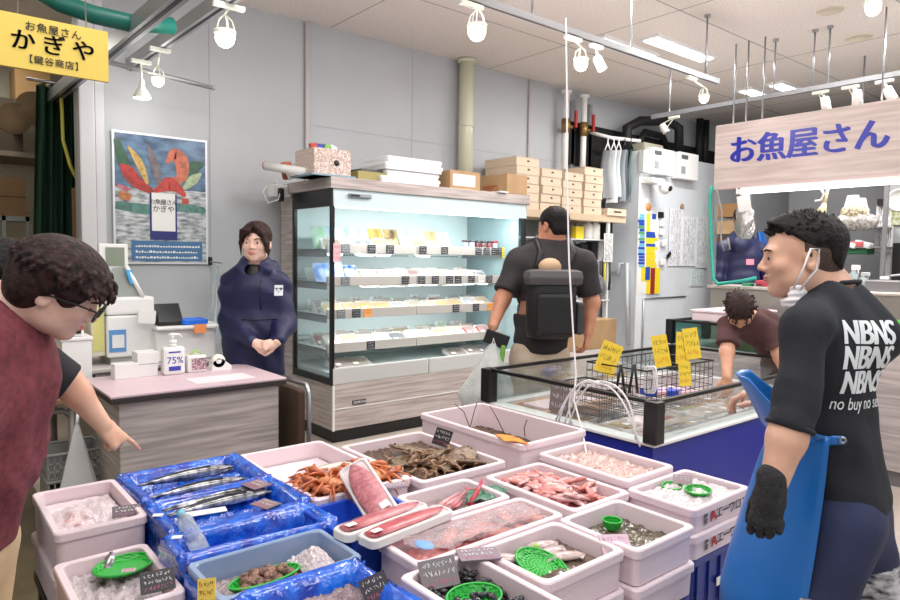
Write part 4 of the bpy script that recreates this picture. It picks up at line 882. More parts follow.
# ---- blue film lined boxes
BF = mat('blue_film', (24, 112, 232), .16, spec=.9, noise=.35, nscale=16, col2=(8, 52, 168), bump=1.0, bscale=24, coat=.6)
def liner(nm, label, deep=.075, out=.13, seed=1):
    x0, x1, y0, y1, z, h = BOX[nm]; rs = np.random.RandomState(seed)
    t_ = thing('film_lined_box', label, 'box', ((x0+x1)/2, (y0+y1)/2, z-h), 'fish boxes lined with blue film'); B('foam_shell', boxg(x0, x1, y0, y1, z, h), FOAM, t_)
    n = 22; L = [rr(x0-e, x1+e, y0-e, y1+e, .03, zz, n) for e, zz in ((.012, z-out), (.012, z-out*.66), (.013, z-out*.33), (.014, z-.01), (.011, z+.006), (-.004, z+.010), (-.022, z+.006), (-.034, z-.02), (-.04, z-deep*.6), (-.046, z-deep), (-.09, z-deep-.005))]
    for i, l in enumerate(L):
        for k, p in enumerate(l):
            a = 1 if i not in (0,) else 1.5; q = mnoise.noise_vector(V3((p.x*28, p.y*28, p.z*40+seed)))*.02*a+mnoise.noise_vector(V3((p.x*70, p.y*70, p.z*70+seed)))*.011
            p += V3((q.x, q.y, q.z*.8)) if i < 3 or i > 6 else V3((q.x*.6, q.y*.6, q.z*.9))
    B('blue_film', loops(G(), L, False, True), BF, t_)
    if deep < .08: B('film_folds', G().grid(lambda u, v: V3((x0+.045+(x1-x0-.09)*u, y0+.045+(y1-y0-.09)*v, z-deep+.012+.016*math.sin(v*9+seed+2*mnoise.noise(V3((u*3, v*2, seed))))+.012*mnoise.noise(V3((u*16, v*9, seed)))+.007*mnoise.noise(V3((u*40, v*30, seed))))), 60, 50), BF, t_)
    return t_
liner('C', 'blue-film-lined box of long silver fish, farthest back at the left', .05, .14, 3); liner('C2', 'blue-film-lined box of long dark fish, middle of three', .05, .14, 5)
liner('C3', 'deep blue-film-lined box with a plastic bottle at its edge', .10, .16, 7); liner('E', 'blue-film-lined box with a dark card at the bottom edge', .09, .05, 9)
t_ = thing('film_lined_box', 'pale translucent blue box of turban shells beside the deep blue-lined box', 'box', (.77, 1.67, .4), 'fish boxes lined with blue film')
B('box_shell', boxg(*BOX['D'], .014, .12), mat('pale_blue_plastic', (180, 204, 238), .25, trans=.45), t_)
a = BOX['D']; n = 20; L = [rr(a[0]-e, a[1]+e, a[2]-e, a[3]+e, .03, zz, n) for e, zz in ((.009, .5), (.01, .55), (.012, .58), (.009, .585))]
for l in L:
    for p in l: p += mnoise.noise_vector(V3(p)*30)*.008
B('film_skirt', loops(G(), L, False, False), BF, t_)
t_ = thing('blue_tray', 'shallow plain blue plastic tray under the pink fish slabs', 'tray', (1.15, 1.8, .4))
B('tray_body', boxg(*BOX['T'], .012, .075), mat('tray_blue', (40, 84, 196), .3), t_)
# ---- ice beds
ICE = mat('crushed_ice', (226, 212, 217), .12, spec=.7, trans=.12, noise=.1, nscale=60, bump=.8, bscale=90)
ICE2 = mat('wet_bed', (176, 150, 150), .12, spec=.7, trans=.15, noise=.3, nscale=30, col2=(120, 104, 104), bump=.9, bscale=90)
def bed(nm, dz, label, m_=ICE, amp=.012, seed=0, hump=0):
    x0, x1, y0, y1, z, h = BOX[nm]; e = .027; zz = z-dz+.016
    def fn(u, v):
        p = V3((x0+e+(x1-x0-2*e)*u, y0+e+(y1-y0-2*e)*v, zz)); p.z += amp*(mnoise.noise(V3((p.x*45, p.y*45, seed)))+.6*mnoise.noise(V3((p.x*110, p.y*110, seed))))+hump*math.sin(math.pi*u)*math.sin(math.pi*v); return p
    g = G().grid(fn, 36, 36); tag(B('crushed_ice', g, m_), label, 'ice', kind='stuff')
bed('A', .06, 'crushed ice under the bagged fish in the left corner box', mat('flat_ice', (234, 216, 222), .4), .004); bed('B', .055, 'crushed ice around the round green basket', amp=.02, seed=2); bed('F', .085, 'pale bed under the long spotted fish', FOAM, .002, 1)
bed('H', .055, 'brown wet bed under the flat fish and prawns', mat('brown_bed', (110, 84, 66), .3, noise=.4, nscale=60, bump=.6, bscale=80), .012, 3, .01)
bed('Gx', .075, 'orange wet bed under the crabs', mat('orange_bed', (170, 104, 72), .3, noise=.4, nscale=60), .006, 4)
bed('J', .06, 'melting ice around the pink fish on green leaf', ICE2, .01, 5); bed('K', .06, 'icy bed under the red seafood bags', mat('pink_bed', (226, 150, 150), .2, noise=.25, nscale=30, bump=.6, bscale=60), .012, 6)
bed('L', .065, 'dark wet bed under the black clams', mat('dark_bed', (26, 24, 28), .3), .008, 7); bed('M', .06, 'dark brown water under the squid', mat('brown_water', (112, 96, 84), .1, noise=.3, nscale=12), .005, 8)
bed('N', .065, 'murky bed in the box with the small green cup', mat('murky_bed', (112, 104, 84), .2, noise=.5, nscale=60), .008, 9); bed('O', .055, 'ice under the heap of pink fish pieces', mat('pink_bed'), .01, 10, .015)
bed('P', .045, 'bed of crushed ice mixed with peeled shrimp', mat('shrimp_ice', (232, 204, 196), .2, trans=.1, noise=.35, nscale=60, col2=(176, 130, 120), bump=1, bscale=90), .014, 11, .012)
bed('Q', .035, 'crushed ice in the lettered foam box', ICE, .012, 12, .006); bed('D', .075, 'icy bed under the turban shells', ICE2, .012, 13); bed('E', .05, 'wet grey bed in the blue-lined box at the bottom edge', ICE2, .012, 14)
bed('I', .13, 'dark bed at the bottom of the tall foam box', mat('brown_bed'), .01, 15)
x0, x1, y0, y1, z, h = BOX['D']
g = G().grid(lambda u, v: V3((.84+.10*u, 1.59+.15*v, .555+.045*math.sin(math.pi*u)*math.sin(math.pi*v)+.014*mnoise.noise(V3((u*14, v*14, 3))))), 26, 26); tag(B('ice_heap', g, ICE), 'heap of crushed ice beside the turban shells', 'ice', kind='stuff')
# ---- prototypes
def fishproto(name, label, cat, L_, w_, h_, top, bel, group=None, fins=True, bend=.0, eye=True, hd=.35):
    """fish lying on its side along +x, head at +x"""
    t_ = thing(name, label, cat, (0, 0, 0), group); n = 12; g = G(); pts = []; W = []; Hh = []
    for i in range(n+1):
        u = i/n; pr = (math.sin(math.pi*min(1, u*.5/ (1-hd)) ) if u < 1-hd else math.cos((u-(1-hd))/hd*math.pi/2)**.6); pr = max(.12, pr)
        pts.append(V3(((u-.5)*L_, bend*math.sin(u*math.pi), h_*.55))); W.append(w_*pr); Hh.append(h_*.5*pr)
    g.fish(pts, W, Hh, 12); tmpf = []
    for i, f_ in enumerate(g.f):
        c = sum(g.v[j][1] for j in f_)/len(f_); g.mi[i] = 1 if c < bend*.5-w_*.1 else 0
    B('body', g, [top, bel], t_)
    if fins:
        x = -L_*.5; B('tail', G().prism([(x+.02*L_, 0), (x-.1*L_, w_*.9), (x-.06*L_, 0), (x-.1*L_, -w_*.9)], h_*.5, h_*.5+.003), top, t_)
        B('dorsal_fin', G().prism([(-L_*.15, w_*.8), (L_*.2, w_*.85), (L_*.05, w_*1.35)], h_*.5, h_*.5+.003), top, t_)
    if eye: B('eye', G().ball((L_*.42, w_*.15, h_*.86), w_*.16, 8), BLKP, t_)
    return t_
SILV = mat('fish_silver', (206, 206, 208), .2, .5, noise=.5, nscale=34, col2=(70, 72, 78)); DKF = mat('fish_back', (36, 38, 44), .2, .3, noise=.4, nscale=30)
def onplane(px, py, z): return pt(px, py, Z=z)
fp = fishproto('long_silver_fish', '', 'fish', .36, .026, .036, DKF, SILV, 'long silver fish in blue-lined boxes', bend=.02)
k = 0
LF = [(195, 478, .575, -.05, .0), (212, 473, .58, .02, 0), (190, 492, .572, .0, 0), (232, 469, .585, .06, 0), (205, 505, .575, -.04, 0), (225, 498, .58, .05, 0), (180, 514, .575, .02, 0), (198, 511, .582, .08, 0), (270, 545, .515, .06, 0), (290, 540, .51, .12, 0)]
lbs = ['lowest long silver fish in the back blue box', 'long silver fish across the middle of the back blue box', 'long silver fish at the front rim of the back blue box', 'long silver fish nearest the two grey cards', 'dark long fish in the middle blue box, left one', 'dark long fish in the middle blue box under the grey card', 'dark long fish at the front of the middle blue box', 'dark long fish beside the white paper', 'long fish at the bottom of the deep blue box, front one', 'long fish at the bottom of the deep blue box, rear one']
for (px, py, z, rz, _), lb in zip(LF, lbs):
    p = onplane(px, py, z); put(fp, k == 0, (.825, p.y, z-.012), (0, 0, rz*.6), lb+' of the stall', None); k += 1
SPOT = mat('spotted_fish', (182, 162, 130), .35, noise=.4, nscale=50, col2=(110, 92, 70)); p = onplane(305, 465, .54)
t_ = fishproto('spotted_fish', 'long spotted brown fish in the white foam box behind the crabs', 'fish', .3, .022, .035, SPOT, mat('pale_belly', (214, 204, 190), .35)); t_.location = (1.27, 2.33, .562); t_.rotation_euler = (0, 0, .08)
t_ = fishproto('small_silver_fish', 'small silver fish lying on the round green basket', 'fish', .1, .015, .02, mat('rosy_silver', (176, 160, 164), .25, .4, noise=.3, nscale=30), SILV); t_.location = pt(108, 567, Z=.53); t_.location.z = .525; t_.rotation_euler = (0, -.5, 1.05)
# baskets
GRN = mat('basket_green', (48, 176, 66), .35)
def basket(label, c, r, hgt, sx=1, sy=1, rot=0, holes=True, tilt=(0, 0), col=GRN):
    t_ = thing('green_basket', label, 'basket', c, 'green plastic baskets in the fish boxes'); g = G(); n = 48; rings = [i/14 for i in range(15)]
    P = lambda q, a: V3((r*q*math.cos(a)*sx, r*q*math.sin(a)*sy, 0 if q < .8 else hgt*((q-.8)/.2)))
    for i in range(14):
        for k in range(n):
            if holes and 1 < i < 11 and i % 2 == 0 and k % (4 if i < 5 else 2) == 0: continue
            a0, a1 = math.tau*k/n, math.tau*(k+1)/n; o = len(g.v)
            g.v += [tuple(P(rings[i], a0)), tuple(P(rings[i+1], a0)), tuple(P(rings[i+1], a1)), tuple(P(rings[i], a1))]; g.f.append((o, o+1, o+2, o+3)); g.mi.append(0); g.sm.append(False)
    g.v = [tuple(V3(v)+V3(c)) for v in g.v]; ob = B('basket_floor', g, col, t_); md = ob.modifiers.new('thick', 'SOLIDIFY'); md.thickness = .0025
    rim = G().tube([V3(c)+P(1, math.tau*k/n)+UP*.001 for k in range(n+1)], .0035, 6); B('rim', rim, col, t_); t_.rotation_euler = (tilt[0], tilt[1], rot); return t_
basket('round green basket on ice with a small silver fish, left corner', pt(124, 568, Z=.535), .08, .010, 1, .8, .2, False)
basket('long green basket heaped with turban shells', V3((.735, 1.655, .548)), .1, .022, 1.0, .42, .06, False)
basket('green basket edge in the black clam box', pt(474, 604, Z=.565), .075, .02, 1, .8)
basket('pierced green basket in the squid box', pt(541, 566, Z=.565), .072, .006, .85, 1.05, .5, True, (.28, -.15))
basket('small round green cup in the box with the pink card', pt(612, 527, Z=.558), .03, .022, 1, 1, 0, False)
basket('green basket with scallops in the lettered foam box', pt(698, 493, Z=.585), .055, .012, 1, .8, .3)
basket('green basket half buried in ice at the back of the lettered box', pt(672, 489, Z=.575), .045, .012, 1, .8, .3)
tag(B('leaf_sheet', G().grid(lambda u, v: pt(468+38*u, 489+13*v-6*u, Z=.585)+UP*.012*mnoise.noise(V3((u*5, v*5, 1))), 12, 8), mat('teal_leaf', (74, 128, 104), .4)), 'green leaf sheet under the pink fish tail', 'leaf')
# crab
CRM = mat('crab_shell', (220, 156, 104), .35, noise=.35, nscale=30, col2=(190, 110, 66), bump=.4, bscale=120); CRL = mat('crab_leg', (206, 124, 76), .35, noise=.3, nscale=30, col2=(172, 80, 48))
cb = thing('crab', '', 'crab', (0, 0, 0), 'red crabs in the foam box')
g = G().lathe((0, 0, .012), [(0, -.012), (.02, -.011), (.034, -.002), (.036, .004), (.028, .013), (.012, .018), (0, .019)], 18, sx=1.1, sy=.95); B('carapace', g, CRM, cb)
for sx in (-1, 1):
    for j in range(4):
        a = math.radians(-38+26*j); d = V3((math.cos(a)*sx, math.sin(a), 0)); p0 = d*.03+UP*.012; p1 = d*.062+UP*(.034-.002*j); p2 = d*.095+V3((0, .004*(j-2), .012)); p3 = d*.112+V3((0, .006*(j-2), -.002))
        B('leg', G().tube([p0, p1, p2, p3], [.0055, .0045, .0032, .0012], 7), CRL, cb)
    B('claw', G().tube([V3((.024*sx, .026, .014)), V3((.046*sx, .046, .026)), V3((.034*sx, .068, .022)), V3((.018*sx, .082, .02))], [.0055, .007, .0105, .002], 8), CRL, cb)
cs = [(300, 488, .58, .2, .3), (318, 480, .585, .6, 1.2), (335, 488, .59, .1, 2.4), (350, 478, .59, -.3, .2), (312, 492, .60, .1, 3.0), (285, 483, .585, .3, 4.2), (342, 470, .58, -.5, 5.2), (325, 497, .59, .2, 1.8), (368, 472, .58, 0, 3.3), (388, 470, .60, .15, .4), (397, 466, .585, -.2, 2.2)]
cs += [(330, 498, .61, .2, .9), (306, 478, .60, -.2, 2.0), (378, 478, .60, .1, 5.0)]
cl = ['red crab at the front left of the crab box', 'red crab in the back row of the crab box, left', 'large red crab with pale back showing in the crab box middle', 'red crab with raised legs at the back of the crab box', 'topmost red crab on the left heap', 'red crab against the left wall of the crab box', 'red crab half hidden at the back wall', 'red crab at the front rim beside the pink slab', 'red crab behind the upright pink slab', 'red crab on top at the right end of the crab box', 'red crab at the far right corner under the raised legs', 'red crab on the very top at the front rim', 'red crab near the back left of the heap', 'red crab between the upright slab and the right heap']
for i, ((px, py, z, tl, rz), lb) in enumerate(zip(cs, cl)):
    p = pt(px, py, Z=z); put(cb, i == 0, (min(max(p.x, 1.17), 1.36), min(max(p.y, 2.08), 2.15), z-.012), (tl, tl*.5, rz), lb, None, (1.3, 1.3, 1.3))
# flat fish
FLM = mat('flatfish_skin', (152, 128, 102), .35, noise=.4, nscale=50, col2=(92, 72, 56), bump=.3, bscale=100)
fl = thing('flat_fish', '', 'fish', (0, 0, 0), 'flat brown fish'); g = G().fish([(x, 0, .008) for x in (-.1, -.08, -.04, .02, .06, .085, .095)], [.004, .022, .05, .055, .04, .022, .008], [.002, .005, .008, .010, .009, .007, .003], 14); B('body', g, FLM, fl)
B('tail', G().prism([(-.095, .006), (-.13, .022), (-.13, -.022), (-.095, -.006)], .006, .009), FLM, fl); B('eye', G().ball((.07, .012, .016), .004, 8).ball((.07, -.004, .017), .004, 8), BLKP, fl)
for i, (px, py, z, r_, lb) in enumerate([(405, 458, .59, (.15, .1, .5), 'brown flat fish at the left end of the flat fish box'), (425, 455, .60, (.1, .25, 2.9), 'brown flat fish in the middle of the flat fish box'), (468, 452, .61, (.3, -.2, .3), 'large brown flat fish on top at the right'), (480, 458, .6, (.2, -.3, 3.4), 'pale-edged flat fish at the right corner'), (410, 446, .61, (.1, -.2, 2.6), 'flat fish at the back beside the black card'), (440, 462, .59, (.05, .1, 1.2), 'flat fish half under the prawns')]):
    p = pt(px, py, Z=z); put(fl, i == 0, (min(max(p.x, 1.58), 1.8), min(max(p.y, 2.03), 2.4), z-.02), r_, lb)
# prawns
PRM = mat('prawn', (160, 124, 96), .3, noise=.4, nscale=60, col2=(96, 70, 52)); pr = thing('prawn', '', 'prawn', (0, 0, 0), 'brown prawns heaped in the flat fish box')
pts = [V3((.03*math.cos(a), .03*math.sin(a), .008)) for a in [i*.35 for i in range(8)]]; B('body', G().tube(pts, [.0015, .005, .0075, .008, .0078, .007, .0055, .003], 8), PRM, pr)
B('feelers', G().tube([pts[-1], pts[-1]+V3((-.03, -.02, .01))], .0006, 5).tube([pts[-1], pts[-1]+V3((-.02, -.04, .014))], .0006, 5), PRM, pr)
rs = np.random.RandomState(4)
for i in range(64): put(pr, i == 0, (1.50+rs.rand()*.30, 1.97+rs.rand()*.3, .575+rs.rand()*.025), (rs.rand()*.8, rs.rand()*.8, rs.rand()*6), 'small brown prawn in the heap in front of the flat fish', None, (.85, .85, .85))
# turban shells
TSM = mat('turban_shell', (176, 138, 120), .55, noise=.35, nscale=50, col2=(118, 86, 74), bump=.6, bscale=120); TSO = mat('shell_mouth', (206, 186, 166), .4)
sh = thing('turban_shell', '', 'shell', (0, 0, 0), 'turban shells'); g = G(); q = V3((0, 0, .014))
for i in range(22): a = i*.62; rr_ = .0165*(1-i/24); g.ball(V3((math.cos(a)*rr_*.62, math.sin(a)*rr_*.62, .012+i*.0011)), rr_*.78, 10)
B('shell', g, TSM, sh); B('lid', G().lathe((.012, -.006, .009), [(0, .003), (.008, .002), (.009, 0)], 12, (.8, -.4, .3)), TSO, sh)
for i in range(22):
    a = i*2.4; q = math.sqrt(i/16); 
    if i < 16: loc = (.735+.08*q*math.cos(a), 1.655+.032*q*math.sin(a), .552+(.016 if i < 6 else 0)); lb = 'brown turban shell heaped on the long green basket'; gp = 'turban shells on the green basket'
    else: loc = (.61+.022*((i-16) % 3), 1.585+.028*((i-16)//3)+.005*i % .01, .532); lb = 'turban shell loose on the ice below the long green basket'; gp = 'loose turban shells on the ice'
    put(sh, i == 0, loc, (rs.rand()*1.2, rs.rand()*1.2, rs.rand()*6), lb, gp)
# black clams
CLM = mat('clam_black', (24, 24, 28), .22, noise=.4, nscale=40, col2=(60, 60, 66)); g = G(); g.ball((0, 0, .008), .013, 12, (1.15, .85, .6)); c0_ = B('black_clam', g, CLM, None, None, (0, 0, 0)); tag(c0_, 'small shiny black clam in the heap in the nearest foam box', 'clam', 'black clams in the nearest box')
for i in range(110):
    x, y = 1.015+rs.rand()*.18, 1.0+rs.rand()*.35
    put(c0_, i == 0, (x, y, .552+rs.rand()*.014), (rs.rand()*.8, rs.rand()*.8, rs.rand()*6))
# squid
SQM = mat('squid', (214, 200, 196), .2, spec=.7, noise=.15, nscale=20, col2=(184, 160, 158)); sq = thing('squid', '', 'squid', (0, 0, 0), 'pale squid in the foam box')
B('mantle', G().fish([(x, 0, .012) for x in (-.09, -.05, 0, .05, .08)], [.003, .02, .026, .024, .016], [.002, .009, .013, .012, .008], 12), SQM, sq); B('fins', G().prism([(-.09, 0), (-.055, .034), (-.03, 0), (-.055, -.034)], .010, .013), SQM, sq)
for j in range(5): B('tentacle', G().tube([(.08, .004*(j-2), .01), (.11, .009*(j-2), .008), (.15, .012*(j-2), .004)], [.005, .0035, .0015], 6), SQM, sq)
for i, (px, py, rz, lb) in enumerate([(575, 556, 5.4, 'pale squid at the right side of the squid box'), (568, 548, 5.2, 'pale squid against the back wall of the squid box'), (590, 562, 5.6, 'pale squid nearest the right wall of the squid box'), (520, 553, 2.3, 'grey squid head beside the pierced basket')]):
    put(sq, i == 0, ((1.475, 1.465, 1.48, 1.33)[i], (1.335, 1.29, 1.24, 1.335)[i], .558), (0, 0, (2.9, 3.2, 2.7, 2.4)[i]), lb, None, (.62, .85, .9))
tag(B('clam_shell', G().ball(pt(523, 560, Z=.56), .02, 16, (1.1, .8, .6)), mat('grey_shell', (176, 166, 160), .4, noise=.3, nscale=30, stretch=(1, 6, 1))), 'large grey ribbed clam on the pierced green basket', 'clam')
tag(B('lime_stopper', G().cyl(pt(536, 551, Z=.57), .008, .02, 12), mat('lime', (160, 206, 90), .4)), 'small lime green cap beside the squid', 'stopper')
# pink pieces, red bags
PK = mat('pink_flesh', (226, 162, 156), .25, spec=.6, noise=.4, nscale=40, col2=(190, 106, 100)); PK2 = mat('silver_pink', (232, 200, 200), .2, spec=.7, noise=.3, nscale=30, col2=(200, 140, 136))
for nm, mm_ in (('a', PK), ('b', PK2)):
    g = G().fish([(x, .006*math.sin(x*60), .008) for x in (-.045, -.03, -.01, .015, .035, .05)], [.003, .010, .013, .012, .008, .003], [.002, .006, .008, .008, .005, .002], 10); o_ = B('fish_piece', g, mm_, None, None, (0, 0, 0)); tag(o_, 'small pink whole fish in the heap on ice', 'fish', 'small pink fish heaped in the foam box')
    for i in range(34):
        put(o_, i == 0, (1.755+rs.rand()*.19, 1.46+rs.rand()*.31, .562+rs.rand()*.032), (rs.rand()*.9-.4, rs.rand()*.8-.4, rs.rand()*6), None, None, (1.15, 1.35, 1.2))
RDM = mat('red_seafood', (214, 84, 70), .25, spec=.6, noise=.4, nscale=30, col2=(238, 168, 150))
rp = thing('seafood_pack', '', 'pack', (0, 0, 0), 'red seafood packs'); B('contents', G().fish([(x, .01*math.sin(x*50), .012) for x in (-.06, -.035, 0, .035, .06)], [.006, .02, .026, .02, .006], [.004, .011, .014, .01, .004], 12), RDM, rp)
FILM = clear('pack_film', (250, 244, 246), .22, .12, .8, 60)
B('bag', G().grid(lambda u, v: V3((-.075+.15*u, -.045+.09*v, .006+.028*math.sin(math.pi*u)*math.sin(math.pi*v)+.008*mnoise.noise(V3((u*8, v*8, 2))))), 18, 12), FILM, rp)
rl = ['red seafood in a clear bag at the right end of its box', 'red curled seafood in a clear bag near the grey card', 'clear bag of red seafood in the middle of the box', 'bag of pale red seafood against the back rim', 'bag of red seafood behind the blue paper label', 'bag of red seafood nearest the fish trays', 'bag of pink seafood in the far right corner']
for i, (px, py, rz) in enumerate([(520, 524, .5), (495, 531, 2.2), (478, 525, .2), (500, 515, 1.0), (470, 535, 2.8), (450, 538, .4), (537, 518, 1.6)]):
    p = pt(px, py, Z=.57); put(rp, i == 0, (min(max(p.x, 1.15), 1.57), min(max(p.y, 1.45), 1.56), .545+.004*i), (rs.rand()*.3, rs.rand()*.3, rz), rl[i])
t_ = fishproto('pink_fish', 'pink fish with its tail raised over a green leaf', 'fish', .2, .03, .035, mat('pink_skin', (206, 120, 128), .25, noise=.3, nscale=20), PK2); t_.location = (1.46, 1.745, .565); t_.rotation_euler = (0, .15, math.pi+.3)
tag(B('fish_tail', G().tube([pt(470, 505, Z=.57), pt(477, 492, Z=.595), pt(483, 479, Z=.625)], [.012, .009, .004], 8), mat('tail_red', (190, 60, 80), .3)), 'raised red fish tail sticking up from the leaf box', 'fish')
# fish slabs on foam trays
def slab(label, c, L_, W_, rz, tilt, col):
    t_ = thing('fish_fillet', label, 'fish', c, 'pink fish fillets on white trays'); c = V3(c)
    B('foam_tray', boxg(c.x-L_/2, c.x+L_/2, c.y-W_/2, c.y+W_/2, c.z+.012, .010, .006, .007), WHITE, t_)
    g = G(); n = 14; pts = [c+V3(((i/n-.5)*L_*.92, 0, .014)) for i in range(n+1)]; ws2 = [W_*.455*max(.15, math.sin(math.pi*min(1, (.12+i/n*.9)))**.45) for i in range(n+1)]
    g.fish(pts, ws2, [.011*max(.2, w_/(W_*.455)) for w_ in ws2], 14); B('fillet', g, col, t_)
    B('wrap', G().grid(lambda u, v: c+V3(((u-.5)*L_, (v-.5)*W_, .017+.010*math.sin(math.pi*v)*min(1, 6*u*(1-u)))), 14, 8), clear('wrap_film', (252, 246, 248), .02, .28), t_)
    B('price_label', G().box(c.x-L_*.46, c.x-L_*.36, c.y-W_*.35, c.y-W_*.05, c.z+.0275, c.z+.0285), WHITE, t_)
    t_.rotation_euler = (tilt[0], tilt[1], rz); return t_
FL1 = mat('fillet_pink', (206, 128, 132), .22, spec=.6, noise=.3, nscale=26, stretch=(1, 3, 1), col2=(176, 92, 98)); FL2 = mat('skin_pink', (216, 150, 156), .4, noise=.45, nscale=60, col2=(178, 108, 116))
t_ = slab('upright textured pink fish fillet leaning across the blue tray', (1.23, 1.93, .61), .30, .10, 0, (0, 0), FL2)
b0, b1 = pt(388, 523, Z=.60), V3((1.215, 2.02, .70)); dx_ = (b1-b0).normalized(); t_.location = b0.lerp(b1, .5); sx_, su_, _ = axes(dx_, (-cf+UP*.7)); t_.rotation_euler = Matrix((dx_, su_.cross(dx_), su_)).transposed().to_euler()
slab('long pink fillet on a white tray, farther of two side by side', (1.135, 1.69, .618), .33, .072, .13, (0, .0, 0), FL1); slab('long dark pink fillet on a white tray, nearer of two side by side', (1.165, 1.60, .622), .33, .072, .13, (0, 0, 0), mat('fillet_dark', (206, 104, 108), .2, spec=.6, noise=.3, nscale=26, stretch=(1, 3, 1), col2=(176, 76, 84)))
# bagged fish in the left box
t_ = thing('bagged_fish', 'fish portions in a clear bag with pink slices, left corner box', 'pack', (.44, 2.42, .555)); B('portion', G().ball((.43, 2.44, .565), .03, 14, (1.3, 1.2, .5)).ball((.41, 2.39, .565), .025, 12, (1.2, 1.4, .5)), PK2, t_)
B('bag', G().grid(lambda u, v: V3((.365+.13*u, 2.33+.2*v, .562+.03*math.sin(math.pi*u)*math.sin(math.pi*v)+.012*mnoise.noise(V3((u*7, v*7, 5))))), 20, 20), FILM, t_)
tag(B('clear_bag', G().grid(lambda u, v: V3((.46+.1*u, 2.28+.3*v, .56+.028*math.sin(math.pi*u)*math.sin(math.pi*v)+.012*mnoise.noise(V3((u*7, v*7, 9))))), 20, 20), FILM), 'crumpled clear bag beside the pink portions, left corner box', 'bag')
for i, (nm, dz, lb) in enumerate([('K', .004, 'crinkled clear wrap over the red seafood')]):
    x0, x1, y0, y1, z, h = BOX[nm]; tag(B('clear_sheet', G().grid(lambda u, v: V3((x0+.05+(x1-x0-.1)*u, y0+.04+(y1-y0-.08)*v, z+dz+.014*mnoise.noise(V3((u*8, v*6, i)))+.008*mnoise.noise(V3((u*22, v*18, i))))), 30, 24), FILM), lb, 'sheet')
# plastic bottle at the deep box edge
t_ = thing('plastic_bottle', 'clear crushed bottle with pale blue cap at the edge of the deep blue box', 'bottle', pt(190, 540, Z=.60)); p0, p1 = pt(181, 514, Z=.63), pt(197, 543, Z=.60)
d = (p1-p0).normalized(); B('bottle_body', G().tube([p0+d*.012, p0+d*.03, p0+d*.045, p1, p1+d*.05], [.011, .012, .024, .026, .024], 14), clear('bottle_clear', (230, 238, 244), .3, .1, .6, 60), t_); B('cap', G().tube([p0-d*.006, p0+d*.014], .013, 12), mat('cap_blue', (120, 196, 222), .35), t_)
# cords out of the tall box: lobster feelers
t_ = thing('lobster', 'dark lobster with long feelers in the tall foam box', 'lobster', (2.17, 2.3, .52)); B('body', G().fish([(2.07, 2.25, .545), (2.12, 2.3, .55), (2.2, 2.4, .55), (2.24, 2.45, .54)], [.02, .035, .03, .015], [.015, .025, .02, .01]), mat('lobster_shell', (92, 46, 40), .3, noise=.4, nscale=60), t_)
for q0, q1, q2 in (((470, 428), (464, 412), (455, 404)), ((470, 428), (474, 412), (477, 403)), ((505, 435), (497, 418), (490, 406)), ((525, 436), (524, 428), (527, 420))): B('feeler', G().tube([pt(*q0, X=2.16), pt(*q1, X=2.15), pt(*q2, X=2.13)], .0022, 6), mat('feeler', (88, 60, 66), .5), t_)
tag(B('orange_label', G().grid(lambda u, v: pt(495+26*u+10*v, 434+5*u+7*v-1.5*math.sin(u*3), Z=.668-.004*u), 10, 6), mat('orange_card', (244, 172, 60), .6, nscale=90, col2=(214, 96, 40), noise=.2)), 'orange printed card lying on the rim of the tall foam box', 'card')
# ---- price cards
def card(label, c, xd, yd, w_, h_, col, ink=(226, 222, 226), ink2=(206, 96, 140), seed=0, name='price_card', rows=3):
    t_ = thing(name, label, 'card', c, 'hand written price cards'); M_ = frame(c, xd, yd); M_.translation = V3(c)+V3(yd).normalized()*h_/2
    B('card', G().box(-w_/2, w_/2, -h_/2, h_/2, -.0015, .0015, .0, M_), mat('card_%d_%d' % (col[0], col[2]), col, .45), t_); rs = np.random.RandomState(seed)
    for ii, kk in ((ink, 0), (ink2, 1)):
        g = G()
        for j in range(rows):
            if (j == rows-1) != (kk == 1): continue
            y = h_*(.5-(j+.7)/(rows+.4)); x = -w_*.40
            while x < w_*.36:
                cw = w_*rs.uniform(.07, .12)
                for s_ in range(3):
                    a = (x+rs.rand()*cw, y+(rs.rand()-.5)*h_*.2); b = (x+rs.rand()*cw, y+(rs.rand()-.5)*h_*.2)
                    dd = math.hypot(b[0]-a[0], b[1]-a[1])
                    if dd > .001: g.obox(M_ @ V3(((a[0]+b[0])/2, (a[1]+b[1])/2, .002)), (dd, w_*.014, .0006), (M_ @ V3((b[0], b[1], 0)))-(M_ @ V3((a[0], a[1], 0))), M_.col[2].xyz)
                x += cw*1.25
        if g.v: B('handwriting', g, mat('ink_%d_%d' % (ii[0], ii[2]), ii, .6), t_)
    return t_
GY = (112, 98, 102); DK = (44, 42, 46)
def tl(a): return (cf*math.cos(a)+UP*math.sin(a))
card('grey card at the front edge of the bagged fish box', pt(126, 516, Z=.585), cr*.9+cf*.45, tl(.5)-cr*.3, .085, .045, (96, 84, 90), seed=1)
card('black card leaning in the ice by the round green basket', pt(155, 592, Z=.55), cr*.85+cf*.5, tl(.9), .085, .055, DK, seed=2)
card('grey card on the corner of the back blue-lined box', pt(247, 487, Z=.612), cr*.6-cf*.5, cf*.8+cr*.75, .085, .075, (134, 112, 120), seed=3); card('grey card lying at the right of the middle blue-lined box', pt(258, 507, Z=.612), cr*.8-cf*.5, cf*.8+cr*.5, .08, .065, (134, 114, 118), seed=4)
card('grey card lying flat at the end of the crab box', pt(392, 488, Z=.622), cr*.9+cf*.35, cf*.8+cr*.1, .10, .05, (148, 134, 146), seed=5); card('black card standing behind the flat fish', pt(441, 446, Z=.60), cr*.8-cf*.5-UP*.12, tl(1.15)+cr*.15, .085, .075, (30, 30, 32), seed=6)
